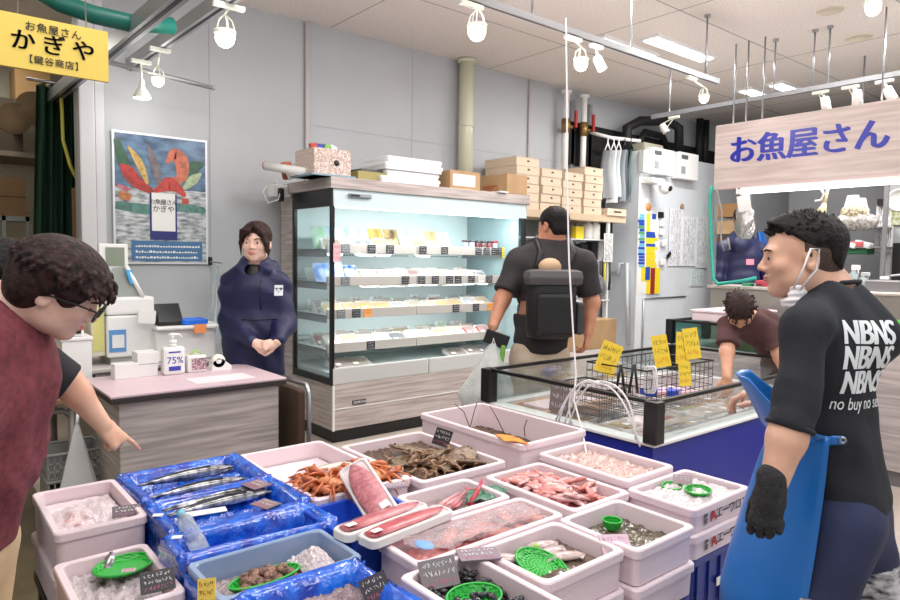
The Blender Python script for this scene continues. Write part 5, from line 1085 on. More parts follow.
card('grey card lying between the red seafood box and the squid', pt(482, 560, Z=.606), cr*.95+cf*.2, cf*.9-cr*.2, .115, .075, (140, 124, 136), seed=7); card('large grey card leaning on the black clams', pt(442, 588, Z=.575), cr*.95+cf*.25+UP*.12, tl(.95)-cr*.25, .10, .075, (112, 104, 108), (232, 228, 230), (206, 96, 140), 8)
card('dark card standing in the blue-lined box at the bottom edge', pt(378, 600, Z=.575), cr*.85+cf*.3+UP*.3, tl(1.1)-cr*.3, .07, .06, (58, 52, 60), seed=9); card('small pale pink card in the box with the green cup', pt(618, 556, Z=.572), cr*.9+cf*.1, tl(.6), .09, .07, (206, 176, 192), (150, 110, 140), (200, 120, 160), 10)
card('grey card on the ice of the lettered foam box', pt(684, 484, Z=.60), cr*.9-cf*.3, tl(.6), .07, .04, (150, 136, 140), seed=11); card('yellow card leaning at the corner of the pale blue shell box', pt(205, 607, Z=.575), cr*.9-cf*.2+UP*.2, tl(1.2), .05, .065, (232, 200, 92), (40, 36, 30), (40, 36, 30), 12)
card('pink card beside the small pile on the green basket', pt(127, 572, Z=.548), cr*.9+cf*.2, cf, .035, .02, (222, 188, 204), (180, 90, 120), (180, 90, 120), 13)
tag(B('blue_label', G().lathe(pt(424, 545, Z=.625), [(0, .002), (.028, .002), (.029, 0), (0, 0)], 20, (0, 0, 1), 1.2, .8), mat('pale_blue_card', (126, 172, 226), .6)), 'pale blue oval paper label on the pink fillet box', 'label')
for i, (px, py, lb) in enumerate([(177, 537, 'white paper tag on the deep blue-lined box'), (158, 515, 'small white tag on the rim of the middle blue box'), (205, 512, 'long white paper lying across the middle blue box')]):
    w_ = (.028, .03, .13)[i]; p = pt(px, py, Z=.616); tag(B('paper_tag', G().obox(p, (w_, .022+.02*(i == 2), .0015), cr*.95+cf*(.2+.3*(i == 2)), UP), WHITE), lb, 'tag')
# ---- white air hoses and the cord
t_ = thing('ceiling_cable', 'thin white cord hanging from the lamp rail down to the foam boxes', 'cord', pt(577, 385, X=2.53)); WC = mat('cord_white', (232, 228, 230), .5)
pts = [pt(566, 18, X=2.9), pt(567, 90, X=2.85), pt(567, 180, X=2.75), pt(569, 260, X=2.65), pt(573, 330, X=2.58), pt(576, 375, X=2.54), pt(574, 400, X=2.5), pt(582, 430, X=2.42), pt(588, 462, X=2.2)]
B('cord', G().tube(pts, .0045, 8), WC, t_)
for i, (a, b, c) in enumerate([((558, 424), (572, 385), (592, 383)), ((563, 428), (580, 382), (594, 384)), ((567, 430), (583, 388), (596, 386)), ((556, 420), (577, 380), (598, 384)), ((600, 384), (622, 395), (640, 447)), ((600, 381), (628, 392), (636, 440)), ((572, 425), (568, 392), (590, 380))]):
    A_, B_, C_ = (pt(*q, X=2.51) for q in (a, b, c)); q = [A_*(1-u)**2+B_*2*u*(1-u)*1.0+C_*u*u+(B_-(A_+C_)/2)*.5*2*u*(1-u) for u in [k/12 for k in range(13)]]
    tag(B('air_hose', G().tube(q, .0045, 8), WC), ['looped white air hose over the freezer edge, outermost left', 'looped white air hose second from the left', 'looped white air hose third from the left', 'highest looped white air hose on the freezer edge', 'white air hose falling to the right into the shrimp box', 'inner white air hose falling to the right', 'white air hose tied at the knot on the rail'][i], 'hose')
tag(B('hose_knot', G().ball(pt(598, 383, X=2.51), .017, 12, (1, 1, .8)), WC), 'knot tying the white air hoses on the freezer rail', 'knot')
# ================================================================== LAMP RAILS AND LAMPS
RZ = 2.93
def rail(name_label, a, b, w_=.035, h_=.04, z=RZ, rods=()):
    t_ = thing('lamp_rail', name_label, 'rail', (a+b)/2); d = (b-a)
    B('rail_bar', G().obox((a+b)/2, (d.length, w_, h_), d), ALU, t_); B('slot', G().obox((a+b)/2-UP*(h_/2+.001), (d.length, w_*.3, .002), d), BLKP, t_)
    for q in rods: B('hanging_rod', G().cyl(q, .008, 3.43-q.z, 8).cyl(q+UP*(3.41-q.z), .025, .02, 10), STEEL, t_)
    return t_
A0, A1 = pt(430, -16.5, Z=RZ), pt(725, 80, Z=RZ); B0, B1 = pt(652, 117, Z=RZ), pt(960, 62, Z=RZ); B1.x = B0.x; A1.y = A0.y
onA = lambda x: A0.lerp(A1, ((pt(x, (x-480)*.327, Z=RZ).x-A0.x)/(A1.x-A0.x)))
def onB(x):
    y = 117-(x-652)*.178; return V3((B0.x, pt(x, y, Z=RZ).y, RZ))
rail('long aluminium lamp rail crossing the upper middle, ending near the beige ceiling lights', A0, A1, rods=[onA(534), onA(635), onA(712)])
rail('aluminium lamp rail running above the big blue-lettered sign', B0, B1, rods=[onB(669), onB(773), onB(812), onB(827)])
L1a, L1b = pt(185, -14, Z=2.6), pt(10, 133, Z=2.6); L2a, L2b = pt(240, -12, Z=2.8), pt(116, 75, Z=2.8)
rail('grey beam running from the top towards the green curtain, left one of two', L1a, L1b, .07, .08, 2.6); rail('grey beam with lamps at its end beside the poster wall, right one of two', L2a, L2b, .06, .08, 2.8, [])
GLOW = mat('bulb_glow', (255, 252, 240), .4, emit=9); FROST = mat('lamp_white', (236, 240, 228), .4)
def lamp(label, p, top, tilt=V3((0, 0, -1)), on=True, kind='globe', power=4, col=(1, .93, .93), sc=1.0):
    t_ = thing('spot_lamp', label, 'lamp', p, 'rail lamps'); tilt = V3(tilt).normalized(); s = sc
    B('adapter', G().obox(top-UP*.012, (.13*s, .035, .025), (1, 0, 0) if abs(top.y-A0.y) < .1 or top.x < 2 else (0, 1, 0), UP, .004), FROST, t_)
    B('stem', G().tube([top-UP*.02, p-tilt*.085*s], .006), FROST, t_)
    if kind == 'globe':
        a, u, d = axes(tilt)
        for k in range(5):
            an = math.tau*k/5; B('cage_wire', G().tube([p-tilt*.085*s, p-tilt*.06*s+(a*math.cos(an)+u*math.sin(an))*.03*s, p-tilt*.015*s+(a*math.cos(an)+u*math.sin(an))*.042*s], .003, 6), FROST, t_)
        B('collar', G().lathe(p-tilt*.018*s, [(.03*s, 0), (.045*s, 0), (.045*s, .014*s), (.03*s, .014*s)], 20, tilt), FROST, t_); B('bulb', G().ball(p+tilt*.012*s, .04*s, 16), GLOW if on else FROST, t_)
    elif kind == 'can':
        B('shade', G().lathe(p-tilt*.08*s, [(0, 0), (.03*s, 0), (.036*s, .02*s), (.04*s, .115*s), (.034*s, .115*s)], 20, tilt), WPL, t_)
        B('bulb', G().lathe(p+tilt*.025*s, [(0, .004), (.034*s, 0)], 18, tilt), GLOW if on else FROST, t_)
        B('bracket', G().tube([top-UP*.02+tilt.cross(UP)*.03, p+tilt.cross(UP)*.045*s, p-tilt.cross(UP)*.045*s, top-UP*.02-tilt.cross(UP)*.03], .004, 6), FROST, t_)
    else:
        B('shade', G().lathe(p-tilt*.06*s, [(.014*s, -.05*s), (.02*s, 0), (.055*s, .06*s), (.056*s, .075*s)], 24, tilt), FROST, t_); B('bulb', G().lathe(p+tilt*.012*s, [(0, .004), (.052*s, 0)], 20, tilt), GLOW, t_)
    if on:
        l = bpy.data.lights.new('lamp_light', 'SPOT' if kind == 'can' else 'POINT'); l.energy = power*(6 if kind == 'can' else 3.4); l.color = col; l.shadow_soft_size = .05
        if kind == 'can': l.spot_size = math.radians(110); l.spot_blend = .8
        o = bpy.data.objects.new('lamp_light', l); C.objects.link(o); o.parent = t_; o.location = tilt*.075*s; o.rotation_euler = tilt.to_track_quat('-Z', 'Y').to_euler()
    return t_
PKL = (1, .80, .82)
def dropz(q, z): return V3((q.x, q.y, z))
lamp('glowing caged globe lamp at the top centre, left of the hanging cord', pt(477, 29, Z=2.74), dropz(onA(472), 2.9), on=True, power=5, col=PKL, sc=1.3)
lamp('glowing caged globe lamp just right of the hanging cord', pt(581, 62, Z=2.76), dropz(onA(576), 2.9), power=5, col=PKL, sc=1.15)
lamp('tilted white can lamp beside the globe lamp right of the cord', pt(601, 66, Z=2.79), dropz(onA(600), 2.9), (.3, -.4, -1), True, 'can', 4, PKL, .9)
lamp('glowing globe lamp near the end of the middle lamp rail', pt(704, 97, Z=2.78), dropz(onA(698), 2.9), power=4, sc=.95)
lamp('unlit white can lamp at the start of the right rail above the cooler', pt(665, 130, Z=2.82), dropz(onB(674), 2.9), (.3, -.5, -1), False, 'can', sc=.9)
lamp('white can lamp above the left letters of the big sign', pt(826, 106, Z=2.79), dropz(onB(820), 2.9), (.5, 0, -1), True, 'can', 3, (1, .86, .86))
lamp('white round can lamp above the middle of the big sign', pt(857, 100, Z=2.79), dropz(onB(850), 2.9), (.4, .1, -1), True, 'can', 3, (1, .82, .84))
lamp('white can lamp above the sign at the right edge', pt(891, 96, Z=2.79), dropz(onB(884), 2.9), (.4, -.4, -1), True, 'can', 3, (1, .86, .86))
lamp('bright globe lamp at the top left beside the grey beam', pt(225, 35, Z=2.62), pt(229, 4, Z=2.76), power=2.2, col=(1, .97, .9), sc=1.3)
lamp('white cone lamp with wide shade above the poster', pt(142, 96, Z=2.5), pt(141, 60, Z=2.74), kind='cone', power=.8, col=(1, .97, .9))
lamp('white globe lamp just behind the cone lamp', pt(158, 79, Z=2.62), pt(160, 48, Z=2.76), power=1.0, col=(1, .97, .9))
lamp('spot lamp cut by the top edge at the upper right', pt(873, 7, Z=2.9), pt(882, -6, Z=2.97), (-.3, -.2, -1), True, 'globe', 5, (1, .9, .9))
pz = pt(108, 62, Y=5.0).z
tag(B('wall_pipe_rail', G().tube([pt(108, 62, Y=5.0), pt(213, 88, Y=5.0)], .016, 10).ball(pt(213, 88, Y=5.0), .02, 10), ALU), 'thin grey rod sticking out across the wall above the poster', 'rod')
tag(B('green_duct', G().tube([pt(28, -16, Y=3.9), pt(60, 3, Y=3.85), pt(95, 15, Y=3.8), pt(130, 23, Y=3.8), pt(172, 26, Y=3.85)], .045, 14), mat('duct_green', (8, 98, 86), .4)), 'teal curved duct crossing the grey beams at the top left', 'duct')
area('left_fill_panel', (.4, 2.4, 3.38), .9, 16, (1, .99, .96), sy=.4)
# ================================================================== YELLOW SIGN, POSTER
y = 3.3; xa, xb = pt(-8, 40, Y=y).x, pt(108, 40, Y=y).x; zt, zb = pt(108, 32, Y=y).z, pt(108, 82, Y=y).z
t_ = thing('shop_sign', 'yellow hanging sign with black Japanese shop name, upper left corner', 'sign', ((xa+xb)/2, y, zb))
B('sign_board', G().box(xa, xb, y, y+.02, zb, zt), mat('sign_yellow', (218, 190, 84), .5), t_); K_ = mat('sign_black', (26, 24, 20), .6)
cx = pt(54, 50, Y=y).x; hh = zt-zb
for o_ in (-.002, 0, .002): text('lettering', 'かぎや', hh*.42, frame((cx+o_, y-.003, zb+hh*.50), (1, 0, 0), UP), K_, t_, .001, 1.45)
text('lettering', 'お魚屋さん', hh*.19, frame((cx, y-.003, zb+hh*.80), (1, 0, 0), UP), K_, t_, .001, 1.05); text('lettering', '【鍵谷商店】', hh*.17, frame((cx, y-.003, zb+hh*.19), (1, 0, 0), UP), K_, t_, .001, 1.05)
for px in (18, 86): q = pt(px, 25, Y=y+.01); B('hanging_wire', G().tube([V3((q.x, y+.01, zt-.01)), V3((q.x, y+.01, 3.43))], .003, 6), STEEL, t_)
x0, x1, z0, z1 = 1.232, 1.885, 1.365, 2.30; PY = 5.335
t_ = thing('poster', 'framed seafood poster on the wall with blue caption band at its foot', 'poster', ((x0+x1)/2, PY, z0))
B('poster_frame', G().box(x0-.015, x1+.015, PY-.012, PY+.012, z0-.015, z1+.015), mat('frame_silver', (214, 216, 220), .35, .3), t_)
SEA = mat('poster_sea', (92, 128, 160), .3, noise=.4, nscale=7, col2=(42, 66, 96), stretch=(1, 1, 2)); WV = mat('poster_waves', (206, 210, 212), .3, noise=.5, nscale=14, col2=(96, 108, 112), stretch=(1, 1, 3), detail=8)
B('sky_print', G().box(x0, x1, PY-.014, PY-.012, z0+.55, z1), SEA, t_); B('wave_print', G().box(x0, x1, PY-.014, PY-.012, z0, z0+.55), WV, t_)
W_, H_ = x1-x0, z1-z0; U = lambda u, v: V3((x0+W_*u, 0, z0+H_*v)); yy = PY-.015
def shp(name, pts, rads, col, dy=0, n=10):
    g = G(); m_ = len(pts); ps_, rs2 = [], []
    for i in range(m_-1):
        p0_, p1_, p2_, p3_ = (pts[max(0, min(m_-1, i+o_))] for o_ in (-1, 0, 1, 2)); r0_, r1_, r2_, r3_ = (rads[max(0, min(m_-1, i+o_))] for o_ in (-1, 0, 1, 2))
        for k in range(7):
            t = k/7; cm = lambda a, b, c, d: .5*(2*b+(c-a)*t+(2*a-5*b+4*c-d)*t*t+(3*b-a-3*c+d)*t**3); ps_.append((cm(p0_[0], p1_[0], p2_[0], p3_[0]), cm(p0_[1], p1_[1], p2_[1], p3_[1]))); rs2.append(max(.004, cm(r0_, r1_, r2_, r3_)))
    pts = [U(*p) for p in ps_+[pts[-1]]]; rads = rs2+[rads[-1]*.4]
    L_, R_ = [], []
    for i, p in enumerate(pts):
        d = (pts[min(i+1, len(pts)-1)]-pts[max(i-1, 0)]).normalized(); nn = V3((-d.z, 0, d.x)); L_.append(p+nn*rads[i]*W_); R_.append(p-nn*rads[i]*W_)
    for i in range(len(pts)-1): g.add([V3((p.x, yy-dy-.001, p.z)) for p in (L_[i], L_[i+1], R_[i+1], R_[i])]+[V3((p.x, yy-dy, p.z)) for p in (L_[i], L_[i+1], R_[i+1], R_[i])], [(0, 1, 2, 3), (7, 6, 5, 4), (0, 4, 5, 1), (3, 2, 6, 7)])
    B(name, g, mat('print_%s_%d' % (name, col[0]), col, .35, noise=.25, nscale=30), t_)
shp('green_kelp', [(.02, .95), (.08, .8), (.16, .68), (.30, .6)], [.03, .06, .05, .02], (36, 92, 62)); shp('green_kelp', [(.98, .82), (.86, .78), (.74, .66)], [.02, .07, .03], (36, 96, 66)); shp('lobster_print', [(.06, .76), (.14, .70), (.24, .62), (.40, .56)], [.015, .07, .06, .03], (184, 48, 40), .001)
shp('yellow_fish_print', [(.14, .90), (.24, .80), (.30, .70), (.34, .62)], [.012, .04, .035, .015], (214, 176, 96), .001); shp('mackerel_print', [(.35, .92), (.40, .82), (.44, .72), (.46, .62)], [.012, .045, .05, .02], (120, 110, 116), .001)
shp('snapper_print', [(.56, .80), (.64, .88), (.72, .82), (.72, .70), (.62, .66)], [.02, .06, .08, .06, .03], (206, 110, 78), .001); shp('octopus_print', [(.40, .56), (.50, .60), (.58, .63), (.68, .60), (.76, .54)], [.02, .05, .085, .05, .02], (196, 58, 44), .002)
shp('bonito_print', [(.95, .74), (.85, .68), (.74, .60)], [.01, .055, .02], (170, 190, 150), .001); shp('clam_print', [(.04, .53), (.16, .50)], [.04, .045], (206, 130, 70), .001); shp('pink_print', [(.02, .60), (.14, .56)], [.01, .03], (216, 110, 130), .001); shp('ring_print', [(.72, .50), (.80, .50)], [.035, .035], (196, 84, 60), .001)
shp('wave_band', [(0, .44), (.35, .42), (.7, .45), (1, .43)], [.04, .06, .05, .04], (88, 140, 130))
B('navy_panel', G().box(x0+W_*.36, x0+W_*.66, yy-.004, yy-.001, z0+H_*.18, z0+H_*.55), mat('navy_print', (32, 40, 112), .4), t_); B('white_panel', G().box(x0+W_*.38, x0+W_*.64, yy-.006, yy-.004, z0+H_*.25, z0+H_*.555), WHITE, t_)
cx = x0+W_*.51; text('poster_lettering', 'お魚屋さん', .045, frame((cx, yy-.008, z0+H_*.48), (1, 0, 0), UP), K_, t_, .0006, .8); text('poster_lettering', 'かぎや', .055, frame((cx, yy-.008, z0+H_*.425), (1, 0, 0), UP), K_, t_, .0006, .95)
B('caption_band', G().box(x0+W_*.16, x0+W_*.95, yy-.006, yy-.001, z0+H_*.01, z0+H_*.17), mat('caption_blue', (66, 112, 156), .4), t_); rs = np.random.RandomState(2); g = G()
for j in range(3):
    x = x0+W_*.2
    while x < x0+W_*.9: cw = rs.uniform(.008, .02); g.box(x, x+cw, yy-.0075, yy-.006, z0+H_*(.13-.045*j)-.01, z0+H_*(.13-.045*j)+rs.uniform(-.002, .008)); x += cw+.006
B('caption_strokes', g, WHITE, t_)['kind'] = 'stuff'
# ================================================================== ON AND AROUND THE CASH COUNTER
def PYf(px, py, Y): return pt(px, py, Y=Y)
t_ = thing('coin_machine', 'large white coin-change machine with blue notice and tilted screen', 'machine', (1.0, 4.08, .82)); xa, xb = pt(107, 330, Y=3.95).x, pt(155, 330, Y=3.95).x; ztop = pt(130, 297, Y=3.95).z
B('machine_body', G().box(xa, xb, 3.95, 4.25, .86, ztop-.10, .012).box(xa-.0, xb, 3.95, 4.25, ztop-.098, ztop, .015), WPL, t_); B('machine_foot', G().box(xa+.02, xb-.02, 3.97, 4.24, .82, .86), mat('foot_grey', (170, 168, 166), .5), t_)
B('side_panel', G().box(xa-.07, xa-.002, 3.98, 4.22, .87, ztop-.04, .01), mat('panel_cream', (222, 218, 196), .5), t_); B('yellow_notice', G().box(xa-.062, xa-.012, 3.976, 3.98, .90, ztop-.06), mat('notice_yellow', (214, 210, 130), .6), t_)
B('blue_notice', G().box(*[pt(px, 340, Y=3.95).x for px in (109, 126)], 3.945, 3.95, pt(115, 352, Y=3.95).z, pt(115, 330, Y=3.95).z), mat('notice_blue', (92, 148, 206), .5), t_)
B('notice_paper', G().box(*[pt(px, 340, Y=3.95).x for px in (112, 124)], 3.942, 3.945, pt(115, 348, Y=3.95).z, pt(115, 335, Y=3.95).z), WHITE, t_)
B('touch_screen', G().add([pt(112, 268, Y=4.0), pt(126, 266, Y=4.0), pt(143, 297, Y=3.97), pt(118, 297, Y=3.97), pt(112, 268, Y=4.03), pt(126, 266, Y=4.03), pt(143, 297, Y=4.0), pt(118, 297, Y=4.0)], [(0, 1, 2, 3), (7, 6, 5, 4), (0, 4, 5, 1), (1, 5, 6, 2), (2, 6, 7, 3), (3, 7, 4, 0)]), mat('screen_grey', (150, 156, 150), .25), t_)
B('screen_rim', G().tube([pt(126, 266, Y=3.99), pt(143, 297, Y=3.96)], .012), WPL, t_); B('blue_tape', G().grid(lambda u, v: pt(125+7*u+5*v, 270+14*v, Y=3.97)+V3((0, -.004*math.sin(u*6), 0)), 6, 6), mat('tape_blue', (70, 170, 226), .5), t_)
B('price_flags', G().obox(pt(146, 314, Y=3.9), (.09, .005, .07), (1, 0, .15), UP).obox(pt(147, 317, Y=3.89), (.09, .005, .07), (1, 0, -.1), UP), WHITE, t_)
for i, px in enumerate((116, 123)): B('button_cap', G().cyl(pt(px, 297, Y=4.0), .016, .012, 12), WPL, t_)
t_ = thing('customer_display', 'small grey customer display screen standing in front of the poster', 'display', V3((pt(114, 272, Y=4.12).x, 4.12, ztop))); q0, q1 = pt(99, 272, Y=4.1), pt(128, 244, Y=4.1)
B('display_case', G().box(q0.x, q1.x, 4.1, 4.13, q0.z+.01, q1.z, .008), WPL, t_); B('screen', G().box(q0.x+.035, q1.x-.02, 4.096, 4.1, q0.z+.035, q1.z-.02), mat('lcd', (140, 150, 134), .2), t_); B('display_stem', G().cyl(V3((q0.x+.05, 4.13, ztop)), .012, q0.z-ztop+.05), WPL, t_)
t_ = thing('receipt_printer', 'wide white printer tray carrying a black card reader and blue cash tray', 'printer', V3((1.25, 3.96, .82))); q0, q1 = pt(156, 352, Y=3.9), pt(216, 322, Y=3.9)
B('printer_body', G().box(q0.x, q1.x, 3.9, 4.2, .822, q1.z-.03, .012), WPL, t_); B('tray_top', G().box(q0.x-.006, q1.x+.03, 3.86, 4.22, q1.z-.03, q1.z-.008, .01), WPL, t_); zt = q1.z-.008
t_ = thing('card_reader', 'black card reader terminal on the white printer tray', 'reader', pt(168, 330, Y=3.95)); q = pt(169, 330, Y=3.93); q.z = zt; B('base', G().box(q.x-.06, q.x+.07, 3.9, 4.02, zt, zt+.02, .005), BLKP, t_)
B('screen', G().add([V3((q.x-.06, 3.9, zt+.022)), V3((q.x+.07, 3.9, zt+.022)), V3((q.x+.07, 3.98, zt+.12)), V3((q.x-.06, 3.98, zt+.12)), V3((q.x-.06, 4.01, zt+.022)), V3((q.x+.07, 4.01, zt+.022)), V3((q.x+.07, 4.0, zt+.12)), V3((q.x-.06, 4.0, zt+.12))], [(0, 1, 2, 3), (4, 7, 6, 5), (0, 3, 7, 4), (1, 5, 6, 2), (3, 2, 6, 7), (0, 4, 5, 1)]), mat('glossy_black', (26, 30, 36), .15), t_)
t_ = thing('cash_tray', 'bright blue cash tray with orange tag on the printer', 'tray', V3((pt(192, 330, Y=3.9).x, 3.95, zt))); q = pt(192, 330, Y=3.92); B('tray', boxg(q.x-.06, q.x+.08, 3.88, 4.02, zt+.03, .028, .006), mat('tray_bright', (36, 110, 226), .35), t_)
B('orange_tag', G().box(*[pt(px, 330, Y=3.86).x for px in (194, 206)], 3.853, 3.857, pt(200, 333, Y=3.86).z, pt(200, 324, Y=3.86).z), mat('orange_tag', (240, 150, 90), .6), t_)
cz = .802
def onC(px, py): return pt(px, py, Z=cz)
q = onC(127, 379); tag(B('small_box', G().box(q.x-.055, q.x+.055, q.y, q.y+.09, cz, cz+.075, .003), WHITE), 'low white box on the cash counter, left of the sanitizer', 'box')
q = onC(150, 377); t_ = thing('small_box', 'taller white box of two stacked parts beside the sanitizer bottle', 'box', q); B('box_body', G().box(q.x-.05, q.x+.045, q.y+.02, q.y+.12, cz, cz+.065, .003), WHITE, t_); B('box_lid', G().box(q.x-.054, q.x+.049, q.y+.016, q.y+.124, cz+.066, cz+.125, .003), WHITE, t_)
q = onC(173, 374); t_ = thing('sanitizer_bottle', 'white pump sanitizer bottle with blue 75% label on the cash counter', 'bottle', q)
B('bottle', G().box(q.x-.055, q.x+.055, q.y-.032, q.y+.032, cz, cz+.145, .016).cyl(q+UP*.145, .02, .016, 14), WPL, t_); B('pump', G().cyl(q+UP*.16, .02, .02, 14).cyl(q+UP*.18, .006, .025, 8).tube([q+UP*.205+V3((-.02, 0, 0)), q+UP*.21, q+UP*.205+V3((.035, 0, 0)), q+UP*.19+V3((.045, 0, 0))], .007, 8), WPL, t_)
BL = mat('label_blue', (60, 66, 170), .5); text('label_lettering', '75%', .05, frame(q+V3((.002, -.033, .075)), (1, 0, 0), UP), BL, t_, .0005); B('label_bar', G().box(q.x-.03, q.x+.03, q.y-.0335, q.y-.032, cz+.022, cz+.045), BL, t_); B('label_bar', G().box(q.x-.03, q.x+.03, q.y-.0335, q.y-.032, cz+.115, cz+.122), BL, t_)
q = onC(197, 372); t_ = thing('label_pack', 'white clip box with a black and pink printed tag and green band', 'box', q); B('box_body', G().box(q.x-.05, q.x+.05, q.y-.01, q.y+.07, cz, cz+.09, .01), WPL, t_); B('printed_tag', G().box(q.x-.03, q.x+.045, q.y-.014, q.y-.01, cz+.015, cz+.075), mat('tag_dark', (66, 40, 54), .5, nscale=120, col2=(226, 190, 200), noise=.4), t_); B('green_band', G().tube([q+V3((-.03, .02, .09)), q+V3((0, .02, .115)), q+V3((.035, .02, .09))], .005, 6), mat('lime'), t_)
q = onC(221, 370); t_ = thing('tape_dispenser', 'small white tape dispenser at the right end of the counter things', 'dispenser', q); B('base', G().prism([(q.x-.05, cz), (q.x+.06, cz), (q.x+.06, cz+.02), (q.x+.01, cz+.06), (q.x-.04, cz+.05)], -.03, .03, Matrix(((1, 0, 0, 0), (0, 0, 1, q.y+.03), (0, 1, 0, 0), (0, 0, 0, 1)))), WPL, t_); B('tape_roll', G().lathe((q.x-.01, q.y+.0, cz+.05), [(.015, 0), (.035, 0), (.035, .03), (.015, .03), (.015, 0)], 20, (0, 1, 0)), FROST, t_)
tag(B('paper_sheet', G().box(1.1, 1.4, 3.25, 3.42, cz, cz+.001), mat('sheet_pink', (240, 226, 230), .5)), 'sheet of paper lying flat on the front of the cash counter', 'paper')
# table things
q = pt(78, 371, Y=3.85); tz = .725; t_ = thing('storage_box', 'plain white lidded box on the brown side table', 'box', V3((q.x, 3.9, tz))); xa, xb = pt(62, 350, Y=3.8).x, pt(92, 350, Y=3.8).x; B('box_body', G().box(xa, xb, 3.8, 4.05, tz, pt(78, 341, Y=3.8).z, .006), WPL, t_); zz = pt(78, 341, Y=3.8).z; B('lid', G().box(xa-.006, xb+.006, 3.794, 4.056, zz, zz+.02, .006), WPL, t_)
t_ = thing('label_printer', 'small white label printer on top of the plain white box', 'printer', V3((xa+.06, 3.9, zz+.02))); B('printer_body', G().box(xa, xb-.03, 3.82, 4.0, zz+.02, zz+.085, .01), WPL, t_); B('dark_slot', G().box(xa+.03, xb-.045, 3.815, 3.82, zz+.035, zz+.055), BLKP, t_)
tag(B('paper_bundle', G().grid(lambda u, v: V3((.34+.2*u, 3.64+.1*v, tz+.002))+UP*(.006+.012*math.sin(u*4)*v), 8, 4), mat('paper_grey', (206, 206, 212), .6)), 'crumpled papers at the edge of the brown side table', 'paper')
def lattice(g, x0, x1, y0, y1, z0, z1, n=9, m_=3):
    for k in range(n+1):
        x = x0+(x1-x0)*k/n; g.box(x-.003, x+.003, y0-.002, y0+.003, z0, z1)
    for k in range(m_+1): z = z0+(z1-z0)*k/m_; g.box(x0, x1, y0-.002, y0+.003, z-.004, z+.004)
    return g
for k, (dz, lb) in enumerate(((0, 'lower grey lattice basket under the brown table'), (.13, 'upper grey lattice basket nested in another under the brown table'))):
    q = pt(75, 490, Y=3.6); z0 = q.z-.06+dz; t_ = thing('shopping_basket', lb, 'basket', V3((.50, 3.72, z0)), 'grey baskets under the table'); x0, x1 = pt(48, 470, Y=3.6).x, pt(104, 470, Y=3.6).x; GB = mat('basket_grey', (150, 150, 148), .5)
    B('basket_side', lattice(G(), x0, x1, 3.6, 3.85, z0, z0+.11), GB, t_); B('basket_shell', G().box(x0+.01, x1-.01, 3.61, 3.85, z0, z0+.01).box(x1-.006, x1, 3.6, 3.85, z0, z0+.11).box(x0, x0+.006, 3.6, 3.85, z0, z0+.11).box(x0, x1, 3.845, 3.85, z0, z0+.11), GB, t_); B('rim', G().tube([(x0, 3.6, z0+.115), (x1, 3.6, z0+.115), (x1, 3.85, z0+.115), (x0, 3.85, z0+.115), (x0, 3.6, z0+.115)], .008, 6), GB, t_)
tag(B('basket_stand', G().box(x0+.08, x1-.08, 3.71, 3.84, 0, pt(75, 490, Y=3.6).z-.062), mat('dark_stand', (60, 58, 56), .7)), 'dark box standing under the grey baskets', 'stand')
t_ = thing('hanging_bag', 'long white translucent plastic bag hanging from the table rail', 'bag', pt(80, 490, Y=3.5)); p0 = pt(77, 424, Y=3.52); p1 = pt(79, 492, Y=3.5)
B('bag', G().grid(lambda u, v: p0.lerp(p1, v)+V3((math.cos(u*math.tau)*(.008+.075*v)*(1+.1*math.sin(6*u*math.tau)), math.sin(u*math.tau)*(.006+.03*v), 0)), 32, 14), mat('milk_bag', (226, 226, 226), .35, alpha=.75, bump=.4, bscale=30), t_); B('twist', G().tube([pt(78, 412, Y=3.54), p0], .008, 6), WPL, t_)
q0 = pt(210, 262, Y=5.2); t_ = thing('clear_bag', 'clear plastic bag hanging on the wall beside the woman in navy', 'bag', pt(216, 345, Y=5.2)); B('bag', G().grid(lambda u, v: pt(216+(u-.5)*(4+14*v), 268+74*v, Y=5.2)+V3((0, .03*math.sin(u*9+v*3), 0)), 18, 18), clear('bag_clear', (226, 236, 240), .35, .2, .8, 14), t_); B('wire_hanger', G().tube([pt(210, 262, Y=5.3), pt(222, 263, Y=5.2), pt(216, 270, Y=5.2)], .005, 6), STEEL, t_)
tag(B('wall_hook', G().box(*[pt(p_, 260, Y=5.34).x for p_ in (208.5, 211)], 5.31, 5.349, pt(209, 265, Y=5.34).z, pt(209, 257, Y=5.34).z), BLKP), 'small black hook on the wall above the clear bag', 'hook')
# ================================================================== FRIDGE CONTENTS
rs = np.random.RandomState(12); cols = [(214, 206, 196), (206, 180, 110), (190, 140, 96), (176, 66, 56), (120, 156, 80), (226, 190, 80), (170, 180, 190), (150, 84, 56), (206, 196, 170), (84, 94, 106)]
cn = ['white', 'cream', 'tan', 'red', 'green', 'yellow', 'silver', 'brown', 'ivory', 'grey']
pp_ = thing('food_pack', '', 'pack', (0, 0, 0)); B('tray', boxg(-.075, .075, -.06, .06, .02, .02, .005, .012), WHITE, pp_)
packs = {}
def pack(ci, loc, rot, lb, gp, sc=(1, 1, 1)):
    if ci not in packs:
        t_ = thing('food_pack', '', 'pack', (0, 0, 0)); B('tray', boxg(-.075, .075, -.06, .06, .022, .022, .005, .012), WHITE, t_)
        B('contents', G().grid(lambda u, v: V3((-.065+.13*u, -.05+.1*v, .018+.012*abs(mnoise.noise(V3((u*6, v*5, ci)))))), 10, 8), mat('food_%d' % ci, cols[ci], .4, noise=.3, nscale=50), t_)
        B('wrap', G().box(-.07, .07, -.055, .055, .031, .032), clear('thin_wrap', (252, 250, 250), .02, .3), t_); B('price_label', G().box(-.06, -.02, -.04, -.015, .0325, .0332), mat('label_white', (240, 240, 236), .5), t_); packs[ci] = t_; t = put(t_, True, loc, rot, lb, gp, sc)
    else: t = put(packs[ci], False, loc, rot, lb, gp, sc)
    return t
